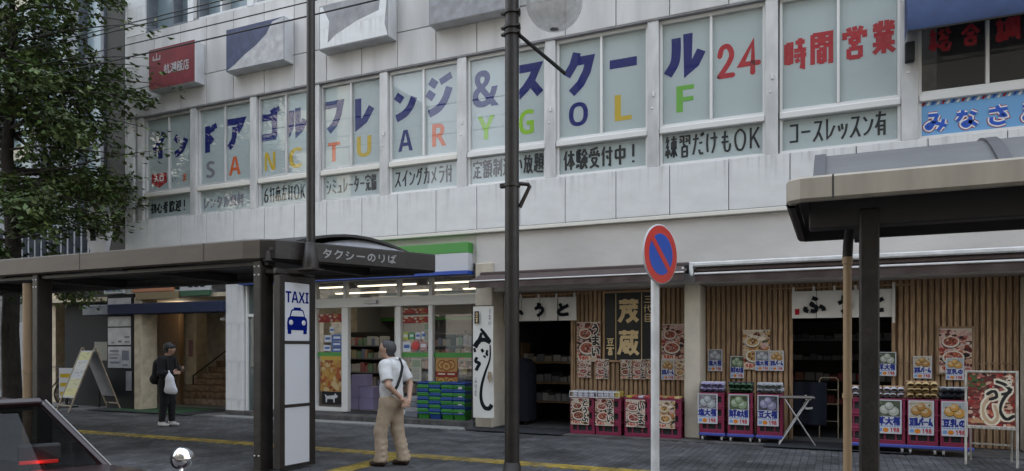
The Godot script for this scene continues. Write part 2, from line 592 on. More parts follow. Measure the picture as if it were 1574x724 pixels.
# ------------------------------------------------------------------ brush lettering: each sign as strokes on a 100 x 100 field, y down
# "~" marks a curved stroke; "@X l t r b" puts another sign into a part of the field
const SIGNS := {
	"イ": "84,6 62,32 40,50 12,66;58,36 58,96",
	"ン": "12,18 40,36;~90,30 74,58 50,78 14,90",
	"ド": "30,6 30,96;30,38 70,62;58,10 68,28;78,2 88,20",
	"ア": "10,14 88,14 76,32 60,46;~50,30 48,56 40,76 20,94",
	"ゴ": "10,26 74,26 74,88;8,86 82,86;64,2 72,17;82,0 90,14",
	"コ": "12,18 82,18 82,88;10,86 90,86",
	"ル": "~30,14 30,44 26,68 8,92;60,8 60,86 78,74 94,48",
	"フ": "12,16 86,16 76,48 58,74 28,94",
	"レ": "22,8 22,88 56,74 90,38",
	"ジ": "18,12 42,26;8,40 32,54;~14,92 48,82 72,62 88,34;62,8 70,23;80,2 88,17",
	"シ": "18,12 42,26;8,40 32,54;~14,92 48,82 72,62 88,34",
	"ス": "14,16 80,16 62,48 38,74 8,94;56,56 92,94",
	"ク": "42,2 30,30 8,54;38,22 84,22 74,50 54,76 24,96",
	"グ": "40,6 28,32 8,54;36,24 78,24 70,50 50,76 22,96;68,4 76,18;86,0 94,14",
	"タ": "42,2 30,30 8,54;38,22 84,22 74,50 54,76 24,96;32,46 66,66",
	"ー": "6,50 94,50",
	"ッ": "14,40 24,64;42,34 50,58;~88,36 76,68 42,96",
	"ミ": "22,10 80,26;24,38 74,54;12,68 86,92",
	"ュ": "20,50 66,50 62,88;6,88 92,88",
	"ラ": "22,10 78,10;10,36 86,36 74,64 56,82 28,96",
	"カ": "8,30 86,30 82,82 76,88 60,82;46,4 42,50 12,94",
	"メ": "78,6 56,54 12,94;20,30 82,82",
	"バ": "30,22 24,52 6,86;52,20 72,50 86,86;70,4 76,17;86,0 93,13",
	"ム": "44,6 30,46 14,84 84,80;62,52 90,94",
	"の": "~54,22 48,60 30,82 14,66 20,38 46,18 74,24 88,50 78,78 54,92",
	"り": "~24,10 20,38 27,58;~70,8 76,42 68,74 44,96",
	"ば": "~16,10 10,50 16,90;36,30 84,30;~62,8 62,62 58,86 42,90 34,78 46,70 66,74 88,90;76,4 82,17;90,0 96,12",
	"ふ": "~40,6 56,14 62,22;~44,32 38,48 58,62 54,86 34,84;~14,60 10,80 24,88;~72,56 88,68 92,86",
	"う": "~34,8 50,10 64,18;~18,44 50,30 76,42 72,70 36,98",
	"と": "28,6 42,46;~84,20 44,44 20,66 34,90 86,86",
	"み": "14,14 56,14;~56,14 40,52 22,84 6,72 26,56 60,62 94,78;~82,42 76,70 58,98",
	"な": "8,26 54,26;~34,6 28,36 10,60;~66,20 90,34;~66,44 66,76 50,92 34,80 50,68 72,74 94,92",
	"さ": "10,28 88,22;~42,4 60,36 78,58 52,54;~20,60 22,84 48,96 78,90",
	"ま": "14,22 86,22;16,44 84,44;~52,4 52,68 46,90 26,90 22,76 44,68 66,74 92,92",
	"だ": "6,26 56,26;~34,4 26,50 8,94;58,46 86,44;~58,74 68,92 92,90;74,4 80,18;88,0 94,14",
	"け": "~16,10 10,50 16,90;38,30 94,30;~70,6 72,56 52,96",
	"も": "16,32 68,32;14,54 72,54;~44,6 38,62 48,92 76,90 84,62",
	"い": "~14,16 16,62 30,86 42,70;~72,22 86,42 90,68",
	"！": "50,6 50,66;50,84 50,94",
	"口": "14,16 14,92;14,18 86,18 86,92;14,86 86,86",
	"日": "18,6 18,98;18,8 82,8 82,98;18,50 82,50;18,92 82,92",
	"土": "14,32 86,32;50,4 50,90;4,90 96,90",
	"寸": "4,26 96,26;70,2 70,94 50,88;22,44 38,66",
	"寺": "@土 2 0 98 46;@寸 0 44 100 100",
	"時": "@日 2 12 36 84;@寺 40 0 100 100",
	"門": "8,4 8,98;8,6 42,6 42,42;8,24 42,24;8,42 42,42;58,42 58,6 92,6 92,94 80,94;58,24 92,24;58,42 92,42",
	"間": "@門 0 0 100 100;@日 30 50 70 96",
	"営": "22,2 30,17;48,0 52,14;80,2 70,17;8,38 8,22 92,22 92,38;@口 28 30 72 56;50,54 46,64;@口 16 62 84 102",
	"業": "38,2 38,24;62,2 62,24;14,8 23,21;86,6 76,20;6,26 94,26;30,30 37,41;70,30 63,41;10,43 90,43;18,57 82,57;6,71 94,71;50,43 50,100;46,72 10,97;54,72 92,97",
	"心": "~12,46 6,74;~34,22 34,76 46,92 74,90 78,70;50,12 60,34;~80,36 94,62",
	"糸": "44,2 24,24 50,24;66,14 30,48 72,46;50,48 50,98;26,64 10,88;74,62 90,84",
	"総": "@糸 0 0 42 100;60,4 48,28;76,4 94,28;66,24 54,46 88,44;@心 44 50 100 100",
	"合": "50,2 4,42;50,2 96,42;30,42 70,42;@口 18 52 82 98",
	"言": "34,2 50,12;4,20 96,20;18,35 82,35;18,50 82,50;@口 16 58 84 100",
	"周": "12,6 12,60 4,96;12,6 92,6 92,92 80,92;30,24 74,24;52,12 52,42;26,42 78,42;@口 30 50 74 84",
	"調": "@言 0 0 40 100;@周 44 0 100 100",
	"刀": "10,14 90,14 86,86 66,90;46,14 40,60 8,96",
	"初": "24,2 36,14;4,24 46,24 8,66;28,46 28,98;34,52 46,64;@刀 50 8 100 98",
	"者": "20,16 72,16;46,2 46,36;4,36 96,36;86,6 8,68;@日 30 50 78 100",
	"欠": "30,2 8,40;24,20 92,20 82,38;~48,34 44,70 6,96;52,50 94,96",
	"歓": "24,2 10,22;16,12 54,12;4,28 54,28;14,28 14,96;14,44 50,44;14,60 50,60;14,76 50,76;14,92 54,92;32,28 32,92;@欠 52 0 100 100",
	"迎": "12,6 24,20;6,40 24,40 20,78 4,94;20,78 40,92 98,94;56,10 40,20 40,66 56,58;66,12 92,12 92,56 82,60;66,12 66,84",
	"無": "24,2 8,30;18,16 92,16;4,40 96,40;4,64 96,64;26,16 26,64;42,16 42,64;58,16 58,64;76,16 76,64;14,78 6,96;36,78 40,94;60,78 66,94;82,76 94,96",
	"料": "26,2 26,98;6,12 16,32;46,10 36,32;2,40 52,40;24,44 4,78;28,44 50,72;62,12 74,24;58,36 70,48;54,72 98,62;84,2 84,98",
	"打": "4,26 42,26;24,2 24,92 10,88;2,64 44,52;48,16 98,16;76,16 76,94 60,90",
	"席": "50,0 50,12;8,14 94,14;12,14 12,60 4,98;22,34 92,34;42,24 42,56 72,56 72,24;26,66 26,94;26,66 88,66 88,92 80,92;56,58 56,100",
	"左": "4,22 96,22;~44,2 32,48 4,96;36,52 90,52;62,52 62,92;26,92 96,92",
	"完": "50,0 50,12;8,30 8,14 92,14 92,30;28,36 72,36;10,54 90,54;38,56 34,82 8,98;62,56 62,92 94,92 94,78",
	"備": "26,2 6,44;18,26 18,98;34,16 98,16;50,4 50,28;80,4 80,28;38,34 96,34;44,34 40,98;54,48 54,98;54,50 90,50 90,96;54,66 90,66;54,80 90,80;72,50 72,98",
	"付": "28,2 6,44;18,28 18,98;34,28 98,28;76,4 76,94 60,90;46,46 58,64",
	"定": "50,0 50,12;8,30 8,14 92,14 92,30;26,38 76,38;50,38 50,90;50,62 82,62;28,54 22,78 4,96;20,80 46,92 98,92",
	"額": "26,0 26,10;4,24 4,12 48,12 48,24;20,20 4,44;16,28 42,28 10,62;22,40 46,60;@口 8 62 44 98;54,8 98,8;74,8 70,22;58,22 58,76;58,24 94,24 94,76;58,40 94,40;58,56 94,56;58,74 94,74;68,80 54,98;84,80 98,96",
	"制": "22,2 10,24;16,16 62,16;4,34 66,34;36,2 36,98;12,52 12,86;12,52 60,52 60,82 52,82;76,12 76,66;94,2 94,94 82,90",
	"通": "10,6 22,20;4,40 22,40 20,78 4,94;20,78 40,92 98,94;38,8 88,8 68,22;38,28 38,84;38,28 92,28 92,82 84,82;38,46 92,46;38,64 92,64;64,28 64,84",
	"放": "24,2 24,18;2,20 50,20;22,20 18,60 4,94;20,46 44,46 40,86 28,90;66,2 52,38;60,24 98,24;~86,24 78,66 46,98;~60,38 72,72 98,98",
	"題": "@日 8 0 44 42;2,46 50,46;28,46 28,82;28,62 48,62;12,58 4,90;10,80 36,94 98,96;54,6 98,6;74,6 70,18;58,18 58,66;58,18 94,18 94,66;58,34 94,34;58,50 94,50;58,66 94,66;66,70 54,84;84,70 96,84",
	"体": "26,2 4,46;18,28 18,98;34,24 98,24;66,2 66,98;~64,26 50,56 30,76;~68,26 80,56 98,76;48,76 84,76",
	"験": "8,6 8,62;8,6 46,6;28,6 28,62;8,24 44,24;8,42 44,42;8,62 46,62 42,94 34,92;10,74 6,92;20,74 22,88;74,2 50,32;74,2 98,32;62,34 88,34;56,46 94,46 94,66 56,66 56,46;75,34 75,66;~74,66 66,84 50,98;~78,66 86,84 98,98",
	"受": "80,2 14,12;18,18 26,32;46,16 50,30;82,16 72,32;8,48 8,36 92,36 92,48;24,52 76,52;~74,54 54,82 10,98;~26,56 50,82 92,98",
	"中": "12,24 12,66;12,26 88,26 88,66;12,64 88,64;50,2 50,98",
	"東": "8,16 92,16;20,28 80,28 80,58 20,58 20,28;20,43 80,43;50,2 50,98;48,58 6,92;52,58 94,92",
	"練": "@糸 0 0 42 100;@東 44 0 100 100",
	"習": "6,8 42,8 42,42 34,42;10,18 24,24;6,34 42,26;54,8 92,8 92,42 84,42;60,18 74,24;56,34 92,26;56,44 40,54;@日 18 50 82 102",
	"有": "4,18 96,18;~44,2 32,38 4,66;32,40 32,98;32,42 82,42 82,94 70,94;32,60 82,60;32,76 82,76",
	"入": "36,8 54,8;~54,8 44,58 4,96;~50,30 62,66 96,96",
	"茂": "4,16 96,16;32,4 32,26;68,4 68,26;6,38 94,38;~26,38 22,70 4,98;~52,28 62,66 94,96;~86,52 66,82 40,98;70,26 82,34;28,58 50,56",
	"臣": "14,10 14,92;14,10 88,10;14,92 90,92;34,10 34,32;34,32 80,32 80,64;14,64 80,64;34,64 34,92;60,10 60,32;60,64 60,92",
	"蔵": "4,12 96,12;30,2 30,22;68,2 68,22;12,30 94,30;~16,30 14,68 2,98;@臣 24 42 58 92;~64,22 68,70 96,98;~88,46 76,78 52,98;78,20 90,27",
	"三": "14,14 86,14;20,48 80,48;4,86 96,86",
	"代": "28,2 6,44;18,28 18,98;34,38 98,26;~58,4 62,60 94,96;78,6 92,18",
	"目": "18,4 18,98;18,6 82,6 82,98;18,36 82,36;18,66 82,66;18,94 82,94",
	"豆": "6,8 94,8;24,26 76,26 76,54 24,54 24,26;28,64 36,84;72,64 62,84;2,92 98,92",
	"田": "12,8 12,96;12,10 88,10 88,96;12,50 88,50;50,10 50,90;12,92 88,92",
	"富": "50,0 50,10;6,26 6,12 94,12 94,26;26,24 74,24;@口 28 30 72 54;@田 20 56 80 102",
	"大": "4,34 96,34;~50,4 46,54 6,96;~52,38 64,72 96,96",
	"福": "22,2 34,14;4,24 42,24 6,66;26,46 26,98;34,52 42,62;48,6 98,6;@口 54 14 92 42;@田 50 44 96 100",
	"塩": "2,34 36,34;18,8 18,84;0,88 38,76;54,2 40,30;50,14 96,14;@口 52 22 90 48;42,56 94,56;48,56 48,92;64,56 64,92;80,56 80,92;94,56 94,92;38,94 100,94",
	"乳": "40,2 8,12;10,20 16,32;26,18 30,30;44,14 38,32;8,38 44,38 28,50;28,50 28,92 14,88;0,66 52,58;66,4 66,90 96,90 96,74",
	"山": "50,6 50,90;12,40 12,92 88,92;88,40 88,96",
	"腐": "50,0 50,10;6,12 94,12;12,12 10,60 2,98;34,20 20,40;28,32 28,56;40,28 84,28;70,18 70,54 60,52;48,36 54,46;24,62 24,98;24,62 88,62 88,96;56,58 40,78;56,72 72,84",
	"湖": "8,6 20,18;2,34 16,44;4,94 22,62;26,22 64,22;46,4 46,50;@口 28 46 62 86;72,8 72,60 64,98;72,8 96,8 96,94 88,94;72,34 96,34;72,58 96,58",
	"飯": "24,2 2,30;24,2 48,26;10,36 40,36 40,62;10,36 10,94 46,84;10,50 40,50;10,64 40,64;58,10 98,6;60,10 58,60 48,98;60,36 92,36 82,66 58,98;64,50 96,98",
	"店": "50,0 50,10;8,14 94,14;14,14 12,60 2,98;56,20 56,56;56,38 90,38;@口 32 54 86 100",
	"杭": "2,26 44,26;24,2 24,98;22,30 2,70;26,34 42,56;72,2 72,18;46,22 98,22;58,38 56,70 46,96;58,38 82,38 82,92 98,92 98,74",
	"円": "10,8 10,98;10,10 90,10 90,94 78,94;50,10 50,52;10,52 90,52",
	"苺": "4,14 96,14;32,2 32,26;68,2 68,26;30,30 22,92 84,92;20,34 86,34 80,98;6,62 96,62;50,40 52,54;48,70 50,84",
	"海": "8,6 20,18;2,34 16,44;4,94 22,62;44,2 32,28;42,16 96,16;44,32 38,86 88,86;38,34 92,34 86,98;28,60 100,60;64,40 64,54;62,66 62,80",
	"草": "4,12 96,12;32,2 32,22;68,2 68,22;@日 24 26 76 66;4,78 96,78;50,66 50,100",
	"0": "~50,6 18,28 18,74 50,94 82,74 82,28 50,6",
	"1": "26,22 52,6 52,94",
	"2": "~16,32 28,10 60,6 82,26 72,50 16,92;14,92 88,92",
	"4": "66,94 66,8 10,68 92,68",
	"5": "82,8 28,8 22,46;~22,46 56,38 84,58 76,86 40,96 14,82",
	"8": "~50,48 24,34 28,10 50,6 74,12 76,34 50,48 16,68 24,92 50,95 78,92 84,68 50,48",
	"9": "~78,36 60,56 28,50 20,28 36,8 64,8 80,30 76,66 50,95",
	"6": "~74,8 40,26 20,66 32,92 62,94 80,76 70,54 40,52 22,70",
	"O": "~50,6 16,26 12,60 32,92 68,92 88,60 84,26 50,6",
	"K": "20,6 20,95;82,6 22,60;42,44 86,95",
}


func strokes(ch: String) -> Array:
	if glyph_cache.has(ch):
		return glyph_cache[ch]
	var out := []
	if not SIGNS.has(ch):
		glyph_cache[ch] = out
		return out
	for part_ in (SIGNS[ch] as String).split(";"):
		var s := part_.strip_edges()
		if s.begins_with("@"):
			var w := s.substr(2).strip_edges().split(" ", false)
			var l := w[0].to_float() / 100.0
			var t := w[1].to_float() / 100.0
			var r := w[2].to_float() / 100.0
			var b := w[3].to_float() / 100.0
			for q in strokes(s.substr(1, 1)):
				var moved := PackedVector2Array()
				for p in q:
					moved.append(Vector2(l + p.x * (r - l), t + p.y * (b - t)))
				out.append(moved)
			continue
		var curved := s.begins_with("~")
		if curved:
			s = s.substr(1)
		var pts := PackedVector2Array()
		for xy in s.split(" ", false):
			var c := xy.split(",")
			pts.append(Vector2(c[0].to_float(), c[1].to_float()) / 100.0)
		if curved and pts.size() > 2:
			var fine := PackedVector2Array()
			for i in pts.size() - 1:
				var a := pts[maxi(i - 1, 0)]
				var d := pts[mini(i + 2, pts.size() - 1)]
				for k in 5:
					fine.append(pts[i].cubic_interpolate(pts[i + 1], a, d, k / 5.0))
			fine.append(pts[-1])
			pts = fine
		out.append(pts)
	glyph_cache[ch] = out
	return out


# lettering in the xy plane, centred on the origin, facing +z
func write_mb(mb: MB, text: String, c: Vector2, w: float, h: float, thick: float, z := 0.0, gap := 0.12) -> void:
	var n := text.length()
	var cw := w / (n - gap * (1 if n > 1 else 0))
	var lift := 0.0
	for i in n:
		var x0 := c.x - w * 0.5 + i * cw
		var gw := cw * (1.0 - (gap if n > 1 else 0.0))
		for q in strokes(text[i]):
			var pts := PackedVector2Array()
			for p in q:
				pts.append(Vector2(x0 + p.x * gw, c.y + h * 0.5 - p.y * h))
			mb.ribbon(pts, thick, z + lift)
			lift += 0.00012


func lettering(text: String, w: float, h: float, thick: float) -> Mesh:
	var mb := MB.new()
	write_mb(mb, text, Vector2.ZERO, w, h, thick)
	return mb.done()


func column_lettering(text: String, w: float, h: float, thick: float) -> Mesh:
	var mb := MB.new()
	var n := text.length()
	var ch := h / n
	for i in n:
		write_mb(mb, text[i], Vector2(0, h * 0.5 - (i + 0.5) * ch), w, ch * 0.88, thick)
	return mb.done()


# roman letters from the font, fitted into w x h, flat, facing +z
func roman(text: String, w: float, h: float, bold := true) -> Mesh:
	var f := SystemFont.new()
	f.font_names = PackedStringArray(["Droid Sans"])
	f.font_weight = 700 if bold else 400
	var tm := TextMesh.new()
	tm.font = f
	tm.text = text
	tm.font_size = 64
	tm.pixel_size = 0.01
	tm.depth = 0.0
	tm.curve_step = 1.0
	var arr := tm.surface_get_arrays(0)
	var vs: PackedVector3Array = arr[Mesh.ARRAY_VERTEX]
	var lo := vs[0]
	var hi := vs[0]
	for p in vs:
		lo = lo.min(p)
		hi = hi.max(p)
	var idx: PackedInt32Array = arr[Mesh.ARRAY_INDEX] if arr[Mesh.ARRAY_INDEX] != null else PackedInt32Array(range(vs.size()))
	var mb := MB.new()
	var k := Vector2(w / (hi.x - lo.x), h / (hi.y - lo.y))
	for i in range(0, idx.size(), 3):
		var t := []
		for j in 3:
			var p := vs[idx[i + j]]
			t.append(Vector3((p.x - (lo.x + hi.x) * 0.5) * k.x, (p.y - (lo.y + hi.y) * 0.5) * k.y, 0))
		var n: Vector3 = (t[1] - t[0]).cross(t[2] - t[0])
		if n.z >= 0:
			mb.tri(t[0], t[1], t[2])
		else:
			mb.tri(t[0], t[2], t[1])
	return mb.done()


# ------------------------------------------------------------------ flat print: posters painted into a small picture
class Paint:
	var im: Image
	var w: int
	var h: int
	func _init(w_: int, h_: int, c: Color) -> void:
		w = w_
		h = h_
		im = Image.create(w, h, false, Image.FORMAT_RGB8)
		im.fill(c)
	func rect(x: float, y: float, rw: float, rh: float, c: Color) -> void:
		im.fill_rect(Rect2i(int(x * w), int(y * h), maxi(1, int(rw * w)), maxi(1, int(rh * h))), c)
	func disc(cx: float, cy: float, rx: float, ry: float, c: Color) -> void:
		var y0 := maxi(0, int((cy - ry) * h))
		var y1 := mini(h - 1, int((cy + ry) * h))
		for y in range(y0, y1 + 1):
			var t := (float(y) / h - cy) / ry
			if absf(t) < 1.0:
				var hw := rx * sqrt(1.0 - t * t)
				var a := maxi(0, int((cx - hw) * w))
				var b := mini(w, int((cx + hw) * w))
				if b > a:
					im.fill_rect(Rect2i(a, y, b - a, 1), c)
	func line(a: Vector2, b: Vector2, th: float, c: Color) -> void:
		var n := int(maxf(absf(a.x - b.x) * w, absf(a.y - b.y) * h)) + 1
		var r := maxi(1, int(th * w))
		for i in n + 1:
			var p := a.lerp(b, float(i) / n)
			im.fill_rect(Rect2i(int(p.x * w) - r / 2, int(p.y * h) - r / 2, r, r), c)
	func grain(seed_: int, amount: float) -> void:
		var r := RandomNumberGenerator.new()
		r.seed = seed_
		for y in h:
			for x in w:
				var c := im.get_pixel(x, y)
				var k := 1.0 + r.randf_range(-amount, amount)
				im.set_pixel(x, y, Color(clampf(c.r * k, 0, 1), clampf(c.g * k, 0, 1), clampf(c.b * k, 0, 1)))
	func tex() -> ImageTexture:
		return ImageTexture.create_from_image(im)


func paint_text(p: Paint, text: String, x: float, y: float, w: float, h: float, th: float, c: Color, vertical := false) -> void:
	var n := text.length()
	for i in n:
		var bx := x if vertical else x + w * i / n
		var by := y + h * i / n if vertical else y
		var bw := w if vertical else w / n * 0.9
		var bh := h / n * 0.9 if vertical else h
		for q in strokes(text[i]):
			for k in q.size() - 1:
				p.line(Vector2(bx + q[k].x * bw, by + q[k].y * bh), Vector2(bx + q[k + 1].x * bw, by + q[k + 1].y * bh), th, c)


func print_mat(name_: String, p: Paint) -> StandardMaterial3D:
	var m := StandardMaterial3D.new()
	m.resource_name = name_
	m.albedo_texture = p.tex()
	m.albedo_color = Color(0.84, 0.84, 0.84)
	m.roughness = 0.55
	M[name_] = m
	return m


# hot dishes in reds and browns on a pale ground, with a black brushed word down one side
func food_poster(name_: String, seed_: int, hue: Array, brush := "") -> StandardMaterial3D:
	var r := RandomNumberGenerator.new()
	r.seed = seed_
	var p := Paint.new(112, 160, Color(0.84, 0.76, 0.66))
	for i in 190:
		var c: Color = hue[r.randi() % hue.size()]
		var u := r.randf()
		c = c.lightened(r.randf_range(0.3, 0.75)) if u < 0.35 else (c.darkened(r.randf_range(0.4, 0.85)) if u < 0.6 else c)
		var s := r.randf_range(0.015, 0.085)
		p.disc(r.randf(), r.randf_range(0.04, 0.98), s * r.randf_range(0.7, 1.8), s * 0.6, c)
	for q in [[0.36, 0.30, 0.27, 0.13], [0.44, 0.66, 0.34, 0.16]]:
		p.disc(q[0], q[1] + 0.015, q[2] * 1.04, q[3] * 1.05, Color(0.12, 0.06, 0.05))
		p.disc(q[0], q[1], q[2], q[3], Color(0.93, 0.90, 0.84))
		p.disc(q[0], q[1] - 0.01, q[2] * 0.82, q[3] * 0.78, hue[1])
		for i in 34:
			var a := r.randf() * TAU
			var d := sqrt(r.randf())
			var c: Color = hue[r.randi() % hue.size()]
			p.disc(q[0] + cos(a) * d * q[2] * 0.7, q[1] - 0.01 + sin(a) * d * q[3] * 0.62, r.randf_range(0.012, 0.05), r.randf_range(0.008, 0.026), c.lightened(r.randf() * 0.6) if i % 3 else c.darkened(0.5))
	if brush != "":
		paint_text(p, brush, 0.62, 0.05, 0.34, 0.86, 0.11, Color(0.95, 0.92, 0.87), true)
		paint_text(p, brush, 0.62, 0.05, 0.34, 0.86, 0.06, Color(0.04, 0.03, 0.03), true)
	p.rect(0.05, 0.86, 0.52, 0.1, Color(0.93, 0.88, 0.78))
	paint_text(p, "98円", 0.08, 0.87, 0.42, 0.075, 0.03, Color(0.78, 0.12, 0.09))
	p.rect(0.0, 0.0, 1.0, 0.02, Color(0.9, 0.88, 0.84))
	p.rect(0.0, 0.98, 1.0, 0.02, Color(0.9, 0.88, 0.84))
	p.grain(seed_, 0.10)
	return print_mat(name_, p)


# white price sheet: photo of sweets on top, blue name, orange dot and red price
func price_poster(name_: String, seed_: int, title: String, sweets: Color, ground_: Color) -> StandardMaterial3D:
	var r := RandomNumberGenerator.new()
	r.seed = seed_
	var p := Paint.new(104, 150, Color(0.86, 0.87, 0.90))
	p.rect(0.05, 0.03, 0.9, 0.47, ground_)
	for i in 26:
		p.disc(r.randf_range(0.1, 0.9), r.randf_range(0.06, 0.46), r.randf_range(0.03, 0.1), r.randf_range(0.015, 0.05), ground_.lightened(r.randf() * 0.4) if i % 2 else ground_.darkened(r.randf() * 0.5))
	for q in [[0.32, 0.28, 0.22], [0.68, 0.33, 0.23], [0.5, 0.17, 0.18]]:
		p.disc(q[0], q[1] + 0.02, q[2], q[2] * 0.62, sweets.darkened(0.5))
		p.disc(q[0], q[1], q[2] * 0.94, q[2] * 0.6, sweets)
		p.disc(q[0] - 0.04, q[1] - 0.03, q[2] * 0.55, q[2] * 0.3, sweets.lightened(0.4))
	p.rect(0.0, 0.0, 1.0, 0.03, Color(0.88, 0.89, 0.91))
	p.rect(0.0, 0.5, 1.0, 0.5, Color(0.86, 0.87, 0.90))
	paint_text(p, title, 0.05, 0.52, 0.92, 0.22, 0.065, Color(0.08, 0.17, 0.56))
	for i in 8:
		p.rect(0.08 + i * 0.105, 0.765, 0.07, 0.035, Color(0.45, 0.58, 0.82))
	p.disc(0.36, 0.89, 0.12, 0.065, Color(0.93, 0.55, 0.12))
	paint_text(p, "198", 0.54, 0.83, 0.38, 0.12, 0.045, Color(0.76, 0.24, 0.26))
	p.rect(0.06, 0.84, 0.16, 0.1, Color(0.5, 0.66, 0.88))
	p.grain(seed_, 0.05)
	return print_mat(name_, p)


# a sheet of paper or card with print on its front, facing +z, centre at the origin
func sheet(w: float, h: float, t := 0.004) -> Mesh:
	var key := "sheet %.3f %.3f %.3f" % [w, h, t]
	if not mesh_cache.has(key):
		var mb := MB.new()
		var a := Vector3(-w / 2, -h / 2, t / 2)
		var b := Vector3(w / 2, -h / 2, t / 2)
		var c := Vector3(w / 2, h / 2, t / 2)
		var d := Vector3(-w / 2, h / 2, t / 2)
		mb.uvquad(a, b, c, d)
		var z := Vector3(0, 0, t)
		mb.quad(b - z, a - z, d - z, c - z)
		mb.quad(a - z, b - z, b, a)
		mb.quad(b - z, c - z, c, b)
		mb.quad(c - z, d - z, d, c)
		mb.quad(d - z, a - z, a, d)
		mesh_cache[key] = mb.done()
	return mesh_cache[key]


# ------------------------------------------------------------------ ground
func ground() -> void:
	struct("ground", box_mesh(Vector3(600, 0.2, 600)), M.asphalt, Vector3(0, -0.30, 0))
	var road := MB.new()
	road.ext(Vector3(-90, -0.2, 8.5), Vector3(90, -0.15, 22.0))
	struct("road", road.done(), M.asphalt)
	var lane := MB.new()
	for i in 12:
		lane.ext(Vector3(-60 + i * 10, -0.15, 15.1), Vector3(-55 + i * 10, -0.146, 15.25))
	struct("road_marking", lane.done(), M.white_paint)
	var bed := MB.new()
	bed.ext(Vector3(-60, -0.2, -5.5), Vector3(40, -0.012, 8.3))
	struct("pavement", bed.done(), M.sand_bed)
	var far := MB.new()
	far.ext(Vector3(-90, -0.2, 22.0), Vector3(90, 0.0, 28.0), 0.01)
	struct("pavement_opposite", far.done(), M.kerb)
	for i in 30:
		var k := struct("kerb", box_mesh(Vector3(1.99, 0.2, 0.2), 0.012), M.kerb, Vector3(-39 + i * 2.0, -0.10, 8.4))
		k.name = "kerb_stone_%03d" % (i + 1)
	# the blocks of the pavement, laid lengthwise towards the shops
	var mm := MultiMesh.new()
	mm.transform_format = MultiMesh.TRANSFORM_3D
	mm.use_colors = true
	mm.mesh = box_mesh(Vector3(0.196, 0.05, 0.096), 0.004)
	var xf := []
	var cl := []
	var stain := FastNoiseLite.new()
	stain.seed = 5
	stain.frequency = 0.55
	stain.fractal_octaves = 4
	var i0 := int(-24.0 / 0.1)
	for i in range(i0, 80):
		var x := i * 0.1
		for j in range(-2, 41):
			var z := j * 0.2 + (0.1 if i % 2 else 0.0)
			if x < -19.0 and z > 5.0:
				continue
			if z < 0.35 or (z > 3.42 and z < 3.74) or (absf(x + 5.9) < 0.155 and z > 3.42):
				continue
			xf.append(Transform3D(Basis(Vector3.UP, PI / 2).rotated(Vector3(1, 0, 0), rng.randfn(0, 0.006)), Vector3(x, -0.026 + rng.randfn(0, 0.0012), z)))
			var k := 1.0 + rng.randfn(0, 0.065)
			k *= 1.0 - 0.5 * smoothstep(0.10, 0.40, stain.get_noise_2d(x, z))
			if rng.randf() < 0.08:
				k *= 0.75
			cl.append(Color(k, k, k * rng.randf_range(0.98, 1.03)))
	mm.instance_count = xf.size()
	for i in xf.size():
		mm.set_instance_transform(i, xf[i])
		mm.set_instance_color(i, cl[i])
	var mi := MultiMeshInstance3D.new()
	mi.name = "paving_blocks"
	mi.multimesh = mm
	mi.material_override = M.paver
	add_child(mi)
	mi.set_meta("kind", "stuff")
	mi.set_meta("label", "grey paving blocks of the pavement in front of the shops")
	# old chewing gum and drips trodden into the blocks
	var spot := MB.new()
	spot.lathe([Vector2(0.022, 0.0), Vector2(0.018, 0.003), Vector2(0, 0.0035)], Vector3.ZERO, 8)
	var gm := MultiMesh.new()
	gm.transform_format = MultiMesh.TRANSFORM_3D
	gm.mesh = spot.done()
	gm.instance_count = 260
	for k in 260:
		var s := rng.randf_range(0.6, 1.7)
		gm.set_instance_transform(k, Transform3D(Basis(Vector3.UP, rng.randf() * TAU).scaled(Vector3(s, 1, s * rng.randf_range(0.6, 1.0))), Vector3(rng.randf_range(-14, 4), 0.0005, rng.randf_range(0.5, 7.5))))
	var gi := MultiMeshInstance3D.new()
	gi.name = "gum_spots"
	gi.multimesh = gm
	gi.material_override = M.sand_bed
	add_child(gi)
	gi.set_meta("kind", "stuff")
	gi.set_meta("label", "dark chewing gum spots trodden into the pavement")
	# yellow guiding tiles with raised bars
	var guide := Node3D.new()
	guide.name = "tactile_paving"
	add_child(guide)
	guide.set_meta("kind", "structure")
	guide.set_meta("label", "yellow line of ribbed guiding tiles along the pavement")
	var tile := MB.new()
	tile.box(Vector3(0, -0.02, 0), Vector3(0.296, 0.04, 0.296), 0.004)
	for k in 4:
		tile.box(Vector3(0, 0.0, -0.1125 + k * 0.075), Vector3(0.27, 0.01, 0.035), 0.004)
	var tile_mesh := tile.done()
	var dots := MB.new()
	dots.box(Vector3(0, -0.02, 0), Vector3(0.296, 0.04, 0.296), 0.004)
	for k in 25:
		dots.lathe([Vector2(0.018, 0), Vector2(0.012, 0.005), Vector2(0, 0.005)], Vector3(-0.12 + (k % 5) * 0.06, 0, -0.12 + (k / 5) * 0.06), 6)
	var dot_mesh := dots.done()
	for k in 60:
		var x := -13.3 + k * 0.3
		var o := part("tile", dot_mesh if absf(x + 5.9) < 0.2 else tile_mesh, M.tactile_worn if rng.randf() < 0.35 else M.tactile, guide, Vector3(x, 0.001 + rng.randfn(0, 0.0007), 3.58))
		o.rotation.y = rng.randfn(0, 0.004)
	for k in 15:
		var o := part("tile", tile_mesh, M.tactile, guide, Vector3(-5.9, 0.001, 3.88 + k * 0.3))
		o.rotation.y = PI / 2
	# low step of the shops
	var ap := MB.new()
	ap.ext(Vector3(-6.55, -0.1, -1.2), Vector3(8.0, 0.018, 0.35), 0.008)
	struct("shop_apron", ap.done(), M.apron)
	var ap2 := MB.new()
	ap2.ext(Vector3(-13.2, -0.1, -1.3), Vector3(-6.56, 0.13, 0.02), 0.012)
	struct("store_step", ap2.done(), M.apron)
